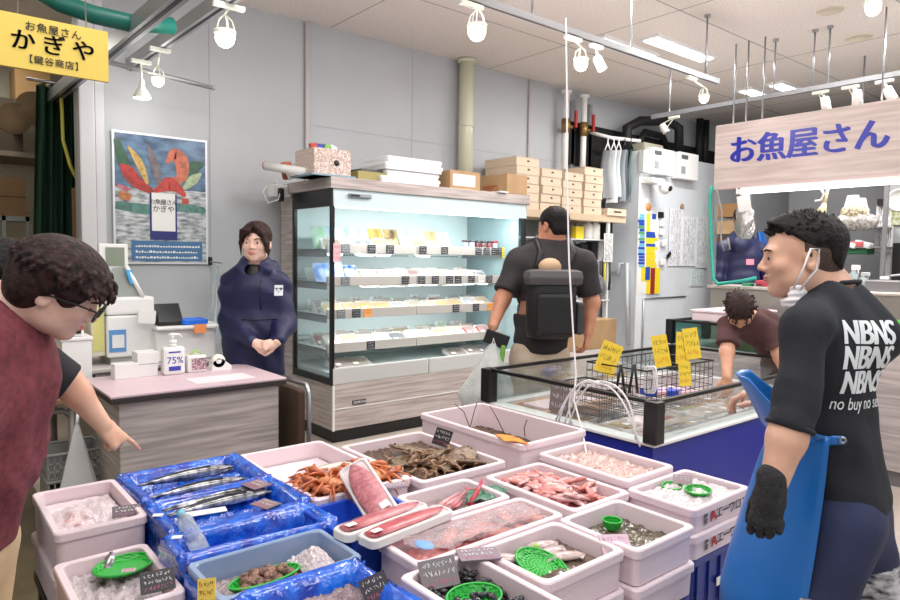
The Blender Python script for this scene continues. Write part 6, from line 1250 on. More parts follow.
bpy.data.objects.remove([c_ for c_ in pp_.children][0]); bpy.data.objects.remove(pp_)
order = ['first', 'second', 'third', 'fourth', 'fifth', 'sixth', 'seventh', 'eighth', 'ninth', 'tenth', 'eleventh', 'twelfth']
def row(z, y, xs, choices, shelf, tilt=.25, sc=1.0):
    for i, x in enumerate(xs):
        ci = choices[rs.randint(len(choices))]; pack(ci, (x, y+rs.uniform(-.02, .02), z+.012), (tilt*1.7, 0, rs.uniform(-.15, .15)), '%s food pack, %s from the left in the %s' % (cn[ci], order[i % 12], shelf), 'packs on the fridge shelves', (sc*rs.uniform(.95, 1.15), sc*1.25, 1.2+rs.rand()*.8))
S1, S2, S3, S4 = [z+.03 for z in SH]
row(S1, 4.74, [2.68, 2.98, 3.14, 3.56], [1, 6, 8], 'front row of the top shelf', .5); row(S2, 4.74, [3.0, 3.16, 3.32, 3.48, 3.64, 3.8, 3.95, 4.1, 4.26], [2, 3, 4, 6, 7, 5, 9], 'front row of the second shelf', .45)
row(S2, 4.92, [3.1, 3.3, 3.5, 3.7, 3.9, 4.1, 4.3], [0, 4, 8, 2], 'back row of the second shelf', .45); row(S3, 4.74, [2.68, 2.84, 3.0, 3.16, 3.32, 3.5, 3.66, 3.82, 3.98, 4.14, 4.3], [6, 5, 5, 8, 1], 'front row of the third shelf', .35)
row(S3, 4.93, [2.7, 2.9, 3.1, 3.3, 3.5, 3.7, 3.9, 4.1, 4.3], [0, 5, 4, 3], 'back row of the third shelf', .4); row(S4, 4.74, [2.68, 2.84, 3.0, 3.16, 3.32, 3.48, 3.64, 3.8, 3.96, 4.12, 4.3], [8, 1, 7, 0, 3, 9], 'front row of the fourth shelf', .35)
row(S4, 4.93, [2.7, 2.9, 3.12, 3.3, 3.5, 3.72, 3.9, 4.1, 4.3], [0, 8, 2, 3, 1], 'back row of the fourth shelf', .4); row(.53, 4.66, [2.7, 2.88, 3.9, 4.08, 4.24], [0, 6, 8, 0], 'bottom of the fridge', .2, 1.15)
def pouch(x, y, z, w_, h_, col, lb, lean=.35, rz=0, c2=None, bulge=.025):
    t_ = thing('pouch', lb, 'pouch', (x, y, z), 'pouches in the open fridge')
    for sgn, nm in ((1, 'pouch_front'), (-1, 'pouch_back')): B(nm, G().grid(lambda u, v: V3((x+(u-.5)*w_, y-sgn*bulge*math.sin(math.pi*u)**.6*math.sin(math.pi*v)**.6+h_*math.sin(lean)*v, z+h_*math.cos(lean)*v+.004*mnoise.noise(V3((u*6, v*6, x*9))))), 10, 8), mat('pouch_%d_%d' % (col[0], col[2]), col, .3, noise=.3, nscale=12, col2=c2, bump=.3, bscale=30), t_)
    t_.rotation_euler.z = rz
pd = [(2.62, .17, (236, 240, 246), (60, 130, 214), 'blue and white pouch at the far left of the second shelf'), (2.74, .18, (44, 110, 206), (230, 238, 246), 'bright blue large pouch on the second shelf'), (2.86, .15, (240, 242, 248), (50, 90, 210), 'white pouch with blue edge on the second shelf by the glass edge')]
for x, h_, c1, c2, lb in pd: pouch(x, 4.74, S2, .16, h_, c1, lb, .5, 0, c2)
tp = [(2.66, (200, 214, 206), (150, 190, 150), 'greenish clear pouch hanging at the far left of the top shelf'), (2.80, (120, 176, 226), (220, 236, 246), 'blue and clear pouch on the top shelf'), (2.90, (214, 226, 232), (150, 180, 196), 'clear striped pouch on the top shelf, left of the dried fish'), (3.02, (212, 226, 228), (170, 196, 200), 'clear netted pouch on the top shelf beside the blue pouch'), (3.2, (226, 196, 120), (176, 136, 70), 'golden dried fish bag on the top shelf, left one'), (3.36, (216, 186, 130), (90, 66, 44), 'golden dried fish bag with dark marks on the top shelf'), (3.52, (206, 226, 222), (160, 200, 196), 'clear bag hanging right of the dried fish'), (3.66, (216, 230, 224), (170, 204, 200), 'clear bag near the shelf joint on the top shelf'), (3.8, (220, 196, 150), (170, 150, 110), 'tan chips bag in the middle of the top shelf'), (3.95, (214, 232, 230), (176, 206, 206), 'pale clear bag right of the tan chips bag')]
for x, c1, c2, lb in tp: pouch(x, 4.86, S1, .15, .2, c1, lb, .35, 0, c2)
for x, c1, lb in ((3.42, (60, 140, 214), 'blue topped clear zip pouch on the second shelf'), (3.62, (206, 140, 90), 'orange leafy bag in the middle of the second shelf'), (3.78, (176, 186, 96), 'green and yellow bag on the second shelf')): pouch(x, 4.8, S2, .13, .13, c1, lb, .6, 0, (236, 236, 230))
for z_, y_, ls, nm in ((S2, 4.98, (2.66, 2.84, 3.02, 3.2, 3.44, 3.6, 3.76, 3.92, 4.1, 4.26), 'second'), (S3, 5.02, (2.7, 2.9, 3.1, 3.32, 3.54, 3.76, 3.98, 4.2), 'third'), (S4, 5.02, (2.72, 2.94, 3.16, 3.4, 3.62, 3.84, 4.06, 4.26), 'fourth')):
    for i, x in enumerate(ls):
        ci = rs.randint(10); pouch(x, y_, z_, .15, rs.uniform(.09, .13), cols[ci], '%s pouch leaning at the back of the %s fridge shelf, %s from the left' % (cn[ci], nm, order[i]), .5, 0, (226, 232, 232), .018)
for i, x in enumerate((4.06, 4.14, 4.22, 4.29, 4.37, 4.44)):
    t_ = thing('jar', ['grey carton jar, leftmost of the row of jars on the top shelf', 'grey jar second in the row on the top shelf', 'dark red jar in the row of jars on the top shelf', 'brown jar in the row of jars on the top shelf', 'red brown jar beside the last jar on the top shelf', 'last jar with red lid at the right end of the top shelf'][i], 'jar', (x, 4.72, S1), 'jars on the top fridge shelf')
    B('glass_body', G().lathe((x, 4.72, S1), [(0, 0), (.03, 0), (.033, .01), (.033, .075), (.026, .09)], 16), mat('jar_%d' % i, [(150, 156, 160), (160, 164, 168), (96, 40, 44), (110, 84, 80), (120, 60, 56), (170, 176, 190)][i], .25), t_); B('lid', G().cyl((x, 4.72, S1+.09), .029, .02, 16), mat('lid_%d' % (i > 4), (180, 30, 40) if i > 4 else (70, 66, 70), .4), t_)
cards_ = [(0, [(2.72, 'g'), (2.96, 'k'), (3.14, 'k'), (3.48, 'k'), (3.72, 'k'), (4.12, 'k'), (4.22, 'k'), (4.32, 'k'), (4.40, 'k')]), (1, [(2.72, 'g'), (3.30, 'k'), (3.47, 'k'), (3.62, 'k'), (3.78, 'k'), (3.88, 'k'), (4.04, 'k'), (4.16, 'w'), (4.26, 'k')]), (2, [(2.68, 'g'), (2.82, 'k'), (2.93, 'o'), (3.86, 'k'), (4.10, 'k'), (4.28, 'o')]), (3, [(2.96, 'k'), (4.3, 'b')])]
cm_ = {'k': (40, 42, 46), 'g': (110, 116, 116), 'o': (236, 160, 80), 'b': (70, 160, 226), 'w': (230, 226, 224)}; nmc = {'k': 'black', 'g': 'grey', 'o': 'orange', 'b': 'blue', 'w': 'white'}
for k, lst in cards_:
    for i, (x, c_) in enumerate(lst):
        card('%s price card, %s from the left on the %s fridge rail' % (nmc[c_], order[i], ['top', 'second', 'third', 'fourth'][k]), V3((x, 4.594, SH[k]+.004)), (1, 0, 0), UP, .075, .068, cm_[c_], (226, 228, 226) if c_ in 'kg' else (90, 60, 40), (200, 204, 204), k*20+i)
t_ = card('small pink and white notice clipped on the fridge glass edge', V3((2.53, 4.40, pt(334, 262, Y=4.40).z)), (1, 0, 0), UP, .06, .14, (230, 190, 196), (190, 40, 60), (190, 40, 60), 77); t_ = card('yellow tag hanging from the right end of the top fridge rail', V3((4.42, 4.58, SH[0]-.02)), (1, 0, 0), UP, .03, .1, (226, 206, 60), (60, 60, 40), (60, 60, 40), 78)
# ================================================================== ON TOP OF THE FRIDGE
FT = 2.015
t_ = thing('rolled_paper', 'white roll lying on the left top corner of the fridge', 'roll', pt(288, 172, Z=FT+.03)); a_, b_ = pt(266, 166, Z=FT+.09), pt(306, 172, Z=FT+.03); B('roll', G().tube([a_, b_], .032, 16), WPL, t_); B('end_cap', G().tube([a_, a_+(a_-b_).normalized()*.008], .033, 16), mat('red_plastic'), t_)
t_ = thing('power_box', 'white socket box with black plug and looped cable on the fridge side', 'socket', V3((2.44, 5.15, 1.82))); q = pt(275, 183, Y=5.15); B('socket', G().box(q.x-.05, 2.509, 5.1, 5.18, 1.90, 2.0, .01), WPL, t_); B('plug', G().box(q.x, q.x+.04, 5.06, 5.12, 1.86, 1.97, .01), BLKP, t_)
B('cable', G().tube([pt(270, 180, Y=5.08), pt(263, 192, Y=5.05), pt(268, 203, Y=5.05), pt(278, 200, Y=5.05), pt(281, 190, Y=5.08), pt(276, 180, Y=5.08)], .006, 6), WPL, t_)
def tbox(label, px0, px1, pyb, pyt, Y, dep, m_, name='carton', z=FT):
    xa, xb = pt(px0, pyb, Y=Y).x, pt(px1, pyb, Y=Y).x; zt = z+pt(px0, pyt, Y=Y).z-pt(px0, pyb, Y=Y).z
    t_ = thing(name, label, 'box', V3(((xa+xb)/2, Y+dep/2, z))); B('box_body', G().box(xa, xb, Y, Y+dep, z, zt, .004), m_, t_); return t_, xa, xb, zt
t_ = thing('cartoned_goods', 'orange and brown packets leaning in a small heap on the fridge corner', 'pack', pt(285, 170, Z=FT)); q = pt(287, 170, Y=4.95); B('orange_packet', G().obox(V3((q.x, 4.95, FT+.08)), (.09, .05, .14), (1, 0, .2), UP, .02), mat('orange_packet', (206, 110, 70), .5, noise=.4, nscale=20), t_)
t_ = thing('carton', 'white and blue carton tilted beside the orange packets', 'box', pt(296, 168, Z=FT)); q = pt(297, 165, Y=4.85); B('carton_body', G().obox(V3((q.x, 4.85, FT+.085)), (.17, .07, .09), (1, 0, .5), UP), WHITE, t_); B('blue_stripe', G().obox(V3((q.x+.035, 4.85, FT+.105)), (.05, .072, .092), (1, 0, .5), UP), mat('stripe_blue', (50, 120, 206), .5), t_)
tag(B('plastic_bag', G().grid(lambda u, v: V3((pt(309, 172, Y=4.7).x+.05*math.cos(u*math.tau)*math.sin(math.pi*(.08+v*.9))*(1+.2*math.sin(u*30)), 4.7+.05*math.sin(u*math.tau)*math.sin(math.pi*(.08+v*.9)), FT+.17*v)), 26, 10), clear('milky_plastic')), 'crumpled white plastic bag between the carton and the patterned bin', 'bag')
FLO = mat('floral_print', (226, 216, 206), .7, noise=.5, nscale=90, col2=(168, 136, 126)); t_, xa, xb, zt = tbox('square patterned bin holding colourful packets on the fridge corner', 314, 351, 178, 150, 4.42, .30, FLO, 'patterned_bin')
B('dark_emblem', G().lathe(((xa+xb)/2+.03, 4.419, FT+(zt-FT)*.5), [(0, .002), (.022, .002), (.022, 0)], 18, (0, -1, 0)), BLKP, t_)
for i, (dx, c_, lb) in enumerate([(.04, (180, 60, 50), 'red packet sticking out of the patterned bin'), (.09, (40, 60, 160), 'blue striped packet sticking out of the patterned bin'), (.15, (120, 180, 70), 'green packet sticking out of the patterned bin'), (.19, (226, 226, 230), 'white packet sticking out of the patterned bin')]): tag(B('packet', G().obox(V3((xa+dx, 4.5, zt+.0)), (.06, .03, .08), (1, 0, .2-.2*i), UP, .006), mat('packet_%d' % i, c_, .5)), lb, 'packet')
tag(B('blue_tray', G().box(xa-.03, xb+.03, 4.40, 4.74, FT, FT+.012), mat('tray_slate', (130, 160, 176), .5)), 'thin blue tray under the patterned bin', 'tray'); 
OL = mat('olive_box', (160, 150, 96), .7); t_, xa, xb, zt = tbox('flat olive box pile beside the patterned bin', 358, 404, 184, 174, 4.5, .4, OL, 'flat_box'); tag(B('flat_box', G().obox(V3(((xa+xb)/2-.05, 4.7, zt+.012)), (.30, .34, .02), (1, .1, .02), UP), mat('dark_flat', (86, 88, 84), .6)), 'dark flat sheet on the flat olive box', 'box')
for i in range(4):
    xa, xb = pt(392-3*(i == 3), 187, Y=4.46).x+.02*i, pt(444, 187, Y=4.46).x-.012*(3-i)
    B_ = B('foam_cover', boxg(xa-.10+.05*(i % 2), xb, 4.46+.03*(i % 2), 4.86, FT+.055*(i+1), .053, .015, .012), mat('cover_white', (238, 240, 242), .6)); tag(B_, ['lowest of four stacked white foam lids on the fridge', 'second lowest of four stacked white foam lids on the fridge', 'third of four stacked white foam lids, counted upward', 'topmost of four stacked white foam lids on the fridge'][i], 'lid', 'foam lids stacked on the fridge')
t_, xa, xb, zt = tbox('small cardboard carton with a white label, left of the larger one', 450, 480, 191, 172, 4.45, .25, CARDB); B('label', G().box(xa+.03, xb-.06, 4.447, 4.45, FT+.03, zt-.03), WHITE, t_)
t_, xa, xb, zt = tbox('larger brown cardboard box with reddish lettering on the fridge right end', 507, 527, 190, 170, 4.40, .46, CARDB); text('lettering', 'Calbee', .075, frame((xa-.003, 4.62, FT+.06), (0, 1, 0), -UP), mat('rust', (176, 80, 40), .6), t_, .001); t_.rotation_euler = (0, 0, .0)
B('tape', G().box(xa, xb, 4.60, 4.65, zt, zt+.002), mat('tape_brown', (160, 120, 80), .4), t_); tag(B('foam_sheet', G().box(xa-.12, xa-.01, 4.37, 4.7, FT-.0, FT+.012), WHITE).__class__ and bpy.context.scene.collection.objects[-1], 'thin white sheet under the larger cardboard box', 'sheet')
# ================================================================== WOODEN BOX SHELF
WD = mat('pale_wood', (228, 208, 182), .6, noise=.1, nscale=4, stretch=(1, 1, 8)); SY = 4.75; x0, x1 = 4.72, pt(626, 214, Y=SY).x
t_ = thing('shelf_rack', 'white metal shelf rack carrying pale wooden boxes beside the fridge', 'shelf', ((x0+x1)/2, 5.0, 0)); SZ = pt(565, 212, Y=SY).z
for z, nm in ((SZ-.03, 0), (pt(565, 238, Y=SY).z, 1), (pt(600, 260, Y=SY).z, 1), (pt(600, 300, Y=SY).z, 1)): B('shelf_board', G().box(x0, x1 if not nm else pt(611, 240, Y=SY).x, SY, 5.3, z-.03*(1-nm)-.012, z+.03*(1-nm)-.001), mat('shelf_wood', (206, 184, 156), .6) if not nm else WHITE, t_)
for x in (x0+.02, pt(611, 240, Y=SY).x-.02):
    for y in (SY+.03, 5.25): B('post', G().box(x-.015, x+.015, y-.015, y+.015, 0, SZ-.04), WHITE, t_)
stk = [(517, 541, 155, 6), (542, 563, 167, 5), (564, 584, 171, 5), (585, 604, 166, 6)]
wp = thing('wooden_box', '', 'box', (0, 0, 0), 'pale wooden fish boxes on the shelf'); B('box_body', G().box(-.5, .5, 0, .46, 0, .93, .0), WD, wp); B('lid', G().box(-.505, .505, -.004, .46, .94, 1.0), WD, wp); B('hand_hole', G().box(-.03, .06, -.005, 0, .48, .66), mat('hole', (90, 74, 60), .8), wp); first = True
for k, (pa, pb, pyt, n) in enumerate(stk):
    xa, xb = pt(pa, 190, Y=SY).x, pt(pb, 190, Y=SY).x; zt = pt(pa, pyt, Y=SY).z; hh = (zt-SZ)/n
    for i in range(n):
        put(wp, first, ((xa+xb)/2+rs.uniform(-.012, .012), SY+.01+rs.uniform(0, .02), SZ+hh*i), (0, 0, rs.uniform(-.02, .02)), 'pale wooden box, %s from the bottom in the %s stack from the left' % (order[i], order[k]), None, (xb-xa-.02, 1, hh*.97)); first = False
q0, q1 = pt(606, 216, Y=SY), pt(625, 208, Y=SY); t_ = thing('wooden_box', 'single flat wooden box alone at the right end of the shelf', 'box', V3(((q0.x+q1.x)/2, SY+.2, SZ))); B('box_body', G().box(q0.x, q1.x, SY-.02, SY+.4, SZ, SZ+.08, .003), WD, t_); B('hand_hole', G().box(q0.x+.12, q0.x+.25, SY-.023, SY-.019, SZ+.035, SZ+.055), mat('hole'), t_)
text('lettering', 'こ~りからん', .06, frame((pt(517, 170, Y=SY).x-.006, 5.0, pt(500, 163, Y=5.0).z), (0, -1, 0), UP), RED, B('red_lettered_panel', G().box(pt(517, 170, Y=SY).x-.004, pt(517, 170, Y=SY).x-.001, 4.8, 5.2, pt(500, 163, Y=5.0).z-.04, pt(500, 163, Y=5.0).z+.04), WHITE, [o for o in C.objects if o.get('label', '').startswith('pale wooden box, sixth from the bottom in the first')][0]), .0006, .8)
z1_, z2_, z3_ = pt(565, 238, Y=SY).z, pt(600, 260, Y=SY).z, pt(600, 300, Y=SY).z
def bottle(label, p, r, h_, m1, m2, name='bottle', kind=0):
    t_ = thing(name, label, 'bottle', p); B('bottle_body', G().lathe(p, [(0, 0), (r, 0), (r, h_*.62), (r*.5, h_*.74), (r*.42, h_*.8)], 18), m1, t_)
    if kind == 0: B('cap', G().cyl(p+UP*h_*.8, r*.5, h_*.2, 12), m2, t_)
    else: B('spray_head', G().box(p.x-r*.4, p.x+r*.4, p.y-r*1.3, p.y+r*.5, p.z+h_*.8, p.z+h_, .006).tube([p+UP*h_*.82+V3((0, -r*.8, 0)), p+UP*h_*.66+V3((0, -r*1.1, 0))], .005, 6), m2, t_)
    return t_
bottle('white bottle with red cap on the rack shelf, left one', V3((pt(587, 238, Y=4.95).x, 4.95, z1_)), .06, .26, WPL, mat('red_plastic')); bottle('white bottle with red cap on the rack shelf, right one', V3((pt(595, 238, Y=4.9).x, 4.9, z1_)), .055, .27, WPL, mat('red_plastic'))
for i, (px, w_, h_, c_, lb) in enumerate([(573, .13, .14, (226, 200, 50), 'yellow box on the rack shelf'), (561, .1, .18, (60, 44, 50), 'dark bag on the rack shelf behind the cord'), (604, .06, .22, (34, 36, 40), 'black binder beside the white bottles'), (552, .2, .05, (190, 196, 200), 'flat grey tray under the black things')]): x = pt(px, 238, Y=4.95).x; tag(B('stored_box', G().box(x-w_/2, x+w_/2, 4.85, 5.1, z1_, z1_+h_, .006), mat('stored_%d' % i, c_, .5)), lb, 'box')
for i, (px, w_, h_, c_, lb) in enumerate([(588, .1, .2, (40, 40, 44), 'black holder on the second rack shelf'), (594, .07, .22, (226, 228, 230), 'white container on the second rack shelf'), (601, .07, .2, (60, 62, 66), 'grey container on the second rack shelf'), (578, .1, .18, (30, 30, 34), 'dark box on the second rack shelf')]): x = pt(px, 260, Y=4.95).x; tag(B('stored_box', G().box(x-w_/2, x+w_/2, 4.85, 5.05, z2_, z2_+h_, .01), mat('storedb_%d' % i, c_, .5)), lb, 'box')
card('white handwritten list hanging on the right post of the rack', V3((pt(608, 258, Y=4.7).x, 4.70, pt(608, 262, Y=4.7).z)), (1, 0, 0), UP, .16, .32, (222, 224, 222), (40, 40, 44), (40, 40, 44), 91, 'hand_list', 6)
tag(B('grey_bag', G().ball((pt(597, 278, Y=4.72).x, 4.72, z3_+.14), .14, 16, (.9, .6, 1.1)), mat('bag_grey', (150, 152, 158), .5, noise=.4, nscale=10, bump=.6, bscale=14)), 'grey plastic bag stuffed on the third rack shelf', 'bag')
for i, (px, c_) in enumerate([(604, (206, 190, 60)), (609, (40, 40, 40)), (600, (60, 54, 50))]): x = pt(px, 285, Y=4.72).x; tag(B('hanging_tool', G().tube([(x, 4.72, z2_-.02), (x+.01, 4.72, z2_-.22), (x, 4.72, z2_-.34)], .014, 8), mat('tool_%d' % i, c_, .5)), ['yellow handled tool hanging from the rack', 'black handled tool hanging at the rack end', 'brown handled tool hanging beside the grey bag'][i], 'tool')
for i in range(3):
    q = pt(606+3*i, 344-10*i, Y=4.3); t_ = thing('carton', ['lowest cardboard carton on the floor stack behind the freezer', 'middle carton of the floor stack behind the freezer', 'top carton of the floor stack behind the freezer'][i], 'box', (5.15, 4.3, .3*i)); B('carton_body', G().box(4.75+.03*i, 5.75-.1*i, 4.1, 4.5, .28*i, .28*i+.275), CARDB if i != 1 else mat('carton_white', (222, 214, 208), .7), t_); B('tape', G().box(4.75+.03*i, 5.75-.1*i, 4.28, 4.33, .28*i+.275, .28*i+.277), mat('tape_brown'), t_)
# hangers with garments
t_ = thing('hanging_rail', 'white clothes rail sticking out high beside the water pipes', 'rail', pt(600, 136, Y=4.95)); B('rail', G().tube([pt(585, 131, Y=5.3), pt(612, 138, Y=5.0), pt(640, 141, Y=4.9)], .022, 10), WPL, t_)
for i, px in enumerate((608, 614, 619, 625, 631)):
    q = pt(px, 140, Y=4.92); t_ = thing('apron_garment', ['grey vinyl apron hanging on the rail, leftmost of five', 'white vinyl apron hanging second from the left', 'pale vinyl apron hanging in the middle of five', 'grey vinyl apron hanging second from the right', 'dark green vinyl apron hanging rightmost of five'][i], 'apron', q-UP*.75, 'vinyl aprons on the clothes rail')
    B('garment', G().grid(lambda u, v: q+V3(((u-.5)*(.08+.10*v), .05*math.sin(u*7+i)+.02*math.sin(v*5), -.12-.55*v-.06*(i % 2)*v)), 10, 12), mat('garm_%d' % i, [(150, 154, 158), (206, 210, 212), (190, 196, 198), (130, 136, 142), (50, 84, 76)][i], .35, bump=.3, bscale=12), t_); B('hanger', G().tube([q+UP*.02, q-UP*.03, q-UP*.12+V3((-.05, 0, 0))], .008, 6).tube([q-UP*.03, q-UP*.12+V3((.05, 0, 0))], .008, 6), WPL if i < 3 else BLKP, t_)
# ================================================================== ON THE COOLER
CY = 4.79
def flat(name, label, cat, px0, px1, py0, py1, m_, Y=CY, dep=.006, par=None, grp=None):
    a_, b_ = pt(px0, py1, Y=Y), pt(px1, py0, Y=Y); o = B(name, G().box(a_.x, b_.x, Y-dep, Y-.0005, a_.z, b_.z), m_, par)
    if label: tag(o, label, cat, grp)
    return o
for i, (a_, b_, c_, d_) in enumerate([(652, 675, 151, 173), (679, 699, 155, 178)]):
    q0, q1 = pt(a_, d_, Y=4.68), pt(b_, c_, Y=4.68); t_ = thing('controller_box', ['white controller box with handle on the cooler, left of two', 'white controller box with blue writing on the cooler, right of two'][i], 'controller', V3(((q0.x+q1.x)/2, 4.73, q0.z)), 'controller boxes on the cooler')
    B('case', G().box(q0.x, q1.x, 4.68, 4.789, q0.z, q1.z, .01), WPL, t_); B('grey_plate', G().box(q0.x+.04, q0.x+.13, 4.675, 4.68, q0.z+.06, q0.z+.15), mat('plate_grey', (150, 156, 160), .5), t_); B('gauge', G().obox(V3((q0.x+.11, 4.676, q1.z-.06)), (.14, .01, .05), (1, 0, 0), UP, .02), mat('gauge', (90, 96, 100), .4), t_)
for i, (a_, c_, d_) in enumerate([(640, 150, 170)]): tag(B('junction_box', G().box(pt(644, 150, Y=4.72).x, pt(652, 150, Y=4.72).x, 4.72, 4.789, pt(645, 172, Y=4.72).z, pt(645, 150, Y=4.72).z, .004), mat('junction', (196, 198, 196), .5)), 'grey junction box left of the controllers', 'box')
t_ = thing('security_camera', 'white ball security camera mounted under the controller boxes', 'camera', pt(664, 190, Y=4.6)); q = pt(665, 188, Y=4.6); B('mount', G().box(q.x-.22, q.x+.03, 4.62, 4.789, q.z+.05, q.z+.11, .01), WPL, t_); B('ball', G().ball(q, .075, 18), WPL, t_); B('camera_eye', G().lathe(q+V3((0, -.07, -.01)), [(0, .008), (.032, .006), (.034, 0)], 16, (-.2, -1, -.1)), BLKP, t_)
B('antenna', G().tube([q+V3((-.16, 0, .03)), q+V3((-.03, 0, .03))], .012, 6), WPL, t_)
PAPM = [mat('paper_a', (228, 230, 238), .7), mat('paper_b', (220, 224, 236), .7), mat('paper_c', (232, 232, 234), .7)]
for i, (a_, b_, c_, d_, lb) in enumerate([(668, 681, 208, 266, 'tall paper list on the cooler right of the clips'), (681, 695, 216, 266, 'pale lilac paper sheet in the middle of the cooler front'), (695, 706, 216, 268, 'paper sheet at the right edge of the cooler front'), (690, 703, 269, 286, 'lower handwritten sheet on the cooler front'), (701, 707, 202, 216, 'small framed paper at the upper right of the cooler front')]):
    card(lb, V3(((pt(a_, d_, Y=CY-.004).x+pt(b_, d_, Y=CY-.004).x)/2, CY-.004-.0035*(i % 3), pt(a_, d_, Y=CY).z)), (1, 0, 0), UP, pt(b_, d_, Y=CY).x-pt(a_, d_, Y=CY).x, pt(a_, c_, Y=CY).z-pt(a_, d_, Y=CY).z, (232-4*i, 234, 240-2*i), (142, 146, 166), (142, 146, 166), 50+i, 'paper_notice', 7)
YEL, BLU, CYN, GR2, RD2 = mat('memo_yellow', (236, 214, 30), .6), mat('memo_blue', (36, 76, 180), .6), mat('memo_cyan', (110, 190, 220), .6), mat('memo_green', (90, 160, 110), .6), mat('memo_red', (150, 34, 34), .6)
bd = thing('memo_board', 'white strip board with blue and yellow memo strips on the cooler edge', 'board', pt(650, 295, Y=CY)); flat('board', None, None, 636, 659, 212, 294, WHITE, CY, .004, bd)
rs = np.random.RandomState(8)
for y in range(214, 266, 3):
    flat('memo_strip', None, None, 638+rs.rand()*2, 644.5, y, y+2.4, [BLU, BLU, CYN, GR2, BLU][rs.randint(5)] if y > 236 or rs.rand() > .3 else CYN, CY-.004, .003, bd)
    if y < 232: flat('memo_strip', None, None, 646.5, 650, y, y+2.6, YEL, CY-.004, .003, bd)
    else: flat('memo_strip', None, None, 646, 654+rs.rand()*4, y, y+2.6, YEL if rs.rand() > .2 else BLU, CY-.004, .003, bd)
flat('memo_strip', None, None, 652, 656, 214, 219, BLU, CY-.004, .003, bd); flat('yellow_sheet', None, None, 641, 648, 267, 281, YEL, CY-.004, .003, bd); flat('blue_sheet', None, None, 645, 650, 267, 280, BLU, CY-.007, .003, bd); flat('yellow_sheet', None, None, 646, 660, 268, 294, YEL, CY-.004, .0025, bd); flat('red_sheet', None, None, 650, 655, 268, 294, RD2, CY-.007, .003, bd)
for i, (px, py, lb) in enumerate([(661, 215, 'dark clip magnet at the top of the clip column'), (662, 223, 'white clip below the dark one on the cooler'), (662, 232, 'open white clip on the cooler, middle of the column'), (664, 243, 'white clip above the black diamond on the cooler'), (663, 262, 'white clip at the bottom of the column')]):
    q = pt(px, py, Y=CY-.02); tag(B('wall_clip', G().obox(q, (.09, .03, .075), (1, 0, .2*(i % 2)), UP, .008), BLKP if i == 0 else WPL), lb, 'clip', 'clips on the cooler front')
tag(B('diamond_sign', G().obox(pt(669, 255, Y=CY-.02), (.10, .006, .05), (1, 0, .8), UP), BLKP), 'small black diamond sign on the cooler papers', 'sign')
tag(B('orange_magnet', G().lathe(pt(648, 207, Y=CY), [(0, .02), (.045, .018), (.05, 0)], 18, (0, -1, 0)), mat('orange_magnet', (206, 140, 80), .5)), 'round orange magnet above the memo board', 'magnet'); tag(B('round_sticker', G().lathe(pt(682, 207, Y=CY), [(0, .006), (.04, .005), (.042, 0)], 18, (0, -1, 0)), mat('sticker', (196, 160, 110), .5, nscale=60, col2=(60, 60, 70))), 'round picture sticker above the papers on the cooler', 'sticker')
tag(B('grey_conduit', G().tube([pt(611, 273, X=6.80), pt(619, 273, X=6.80), pt(620, 263, X=6.80), pt(628, 263, X=6.80), pt(628, 345, X=6.80)], .028, 10), mat('conduit', (196, 200, 202), .4)), 'grey bent conduit pipe on the side of the cooler', 'pipe')
t_ = thing('black_pipework', 'thick black insulated pipe arching over the top of the cooler', 'pipe', pt(655, 148, Y=5.1)); BPI = mat('insulation', (16, 16, 18), .6); B('main_pipe', G().tube([pt(627, 150, Y=5.1), pt(627, 128, Y=5.1), pt(640, 121, Y=5.1), pt(668, 121, Y=5.0), pt(679, 128, Y=4.95), pt(679, 150, Y=4.95)], .06, 14), BPI, t_); B('second_pipe', G().tube([pt(636, 148, Y=5.2), pt(645, 132, Y=5.2), pt(662, 136, Y=5.2), pt(668, 150, Y=5.2)], .045, 12), BPI, t_)
for i, px in enumerate((699, 705)): tag(B('vertical_pipe', G().cyl(V3((pt(px, 150, Y=5.2).x, 5.2, 2.74)), .05, .69, 12), BPI), ['left of two black upright pipes above the cooler', 'right of two black upright pipes above the cooler'][i], 'pipe')
tag(B('beige_unit', G().box(pt(645, 140, Y=4.9).x, pt(664, 140, Y=4.9).x, 4.9, 5.15, 2.731, 2.731+.14, .02), mat('beige_unit', (176, 172, 150), .5)), 'beige metal unit on top of the cooler under the black pipe', 'unit')
# ================================================================== FREEZER CONTENTS
rs = np.random.RandomState(21); fc = [0, 2, 3, 8, 1, 0]
cid = 0
for ix in range(10):
    for iy in range(5):
        x, y = 2.74+ix*.172, 1.83+iy*.19
        if iy == 4 and ix < 3: continue
        ci = fc[rs.randint(6)]; pack(ci, (x, y, .476+.03*rs.randint(2)), (0, 0, rs.uniform(-.1, .1)), '%s frozen pack in the blue freezer, %s column along, %s row from the front' % (cn[ci], order[ix], order[iy]), 'frozen packs in the blue freezer', (1.05, 1.4, 1.8))
t_ = thing('wooden_crate', 'pale wooden crate inside the freezer at the far left corner', 'crate', (2.9, 2.6, .476)); B('crate_body', boxg(2.68, 3.3, 2.44, 2.70, .60, .123, .02), mat('crate_wood', (206, 170, 140), .6, noise=.1, nscale=4, stretch=(1, 1, 8)), t_); B('pink_foam', G().box(2.74, 3.24, 2.48, 2.66, .55, .605, .01), mat('foam_pinkish', (226, 206, 208), .6), t_)
FR = mat('frosted_bag', (214, 186, 184), .3, noise=.4, nscale=22, col2=(240, 232, 232), bump=.8, bscale=40)
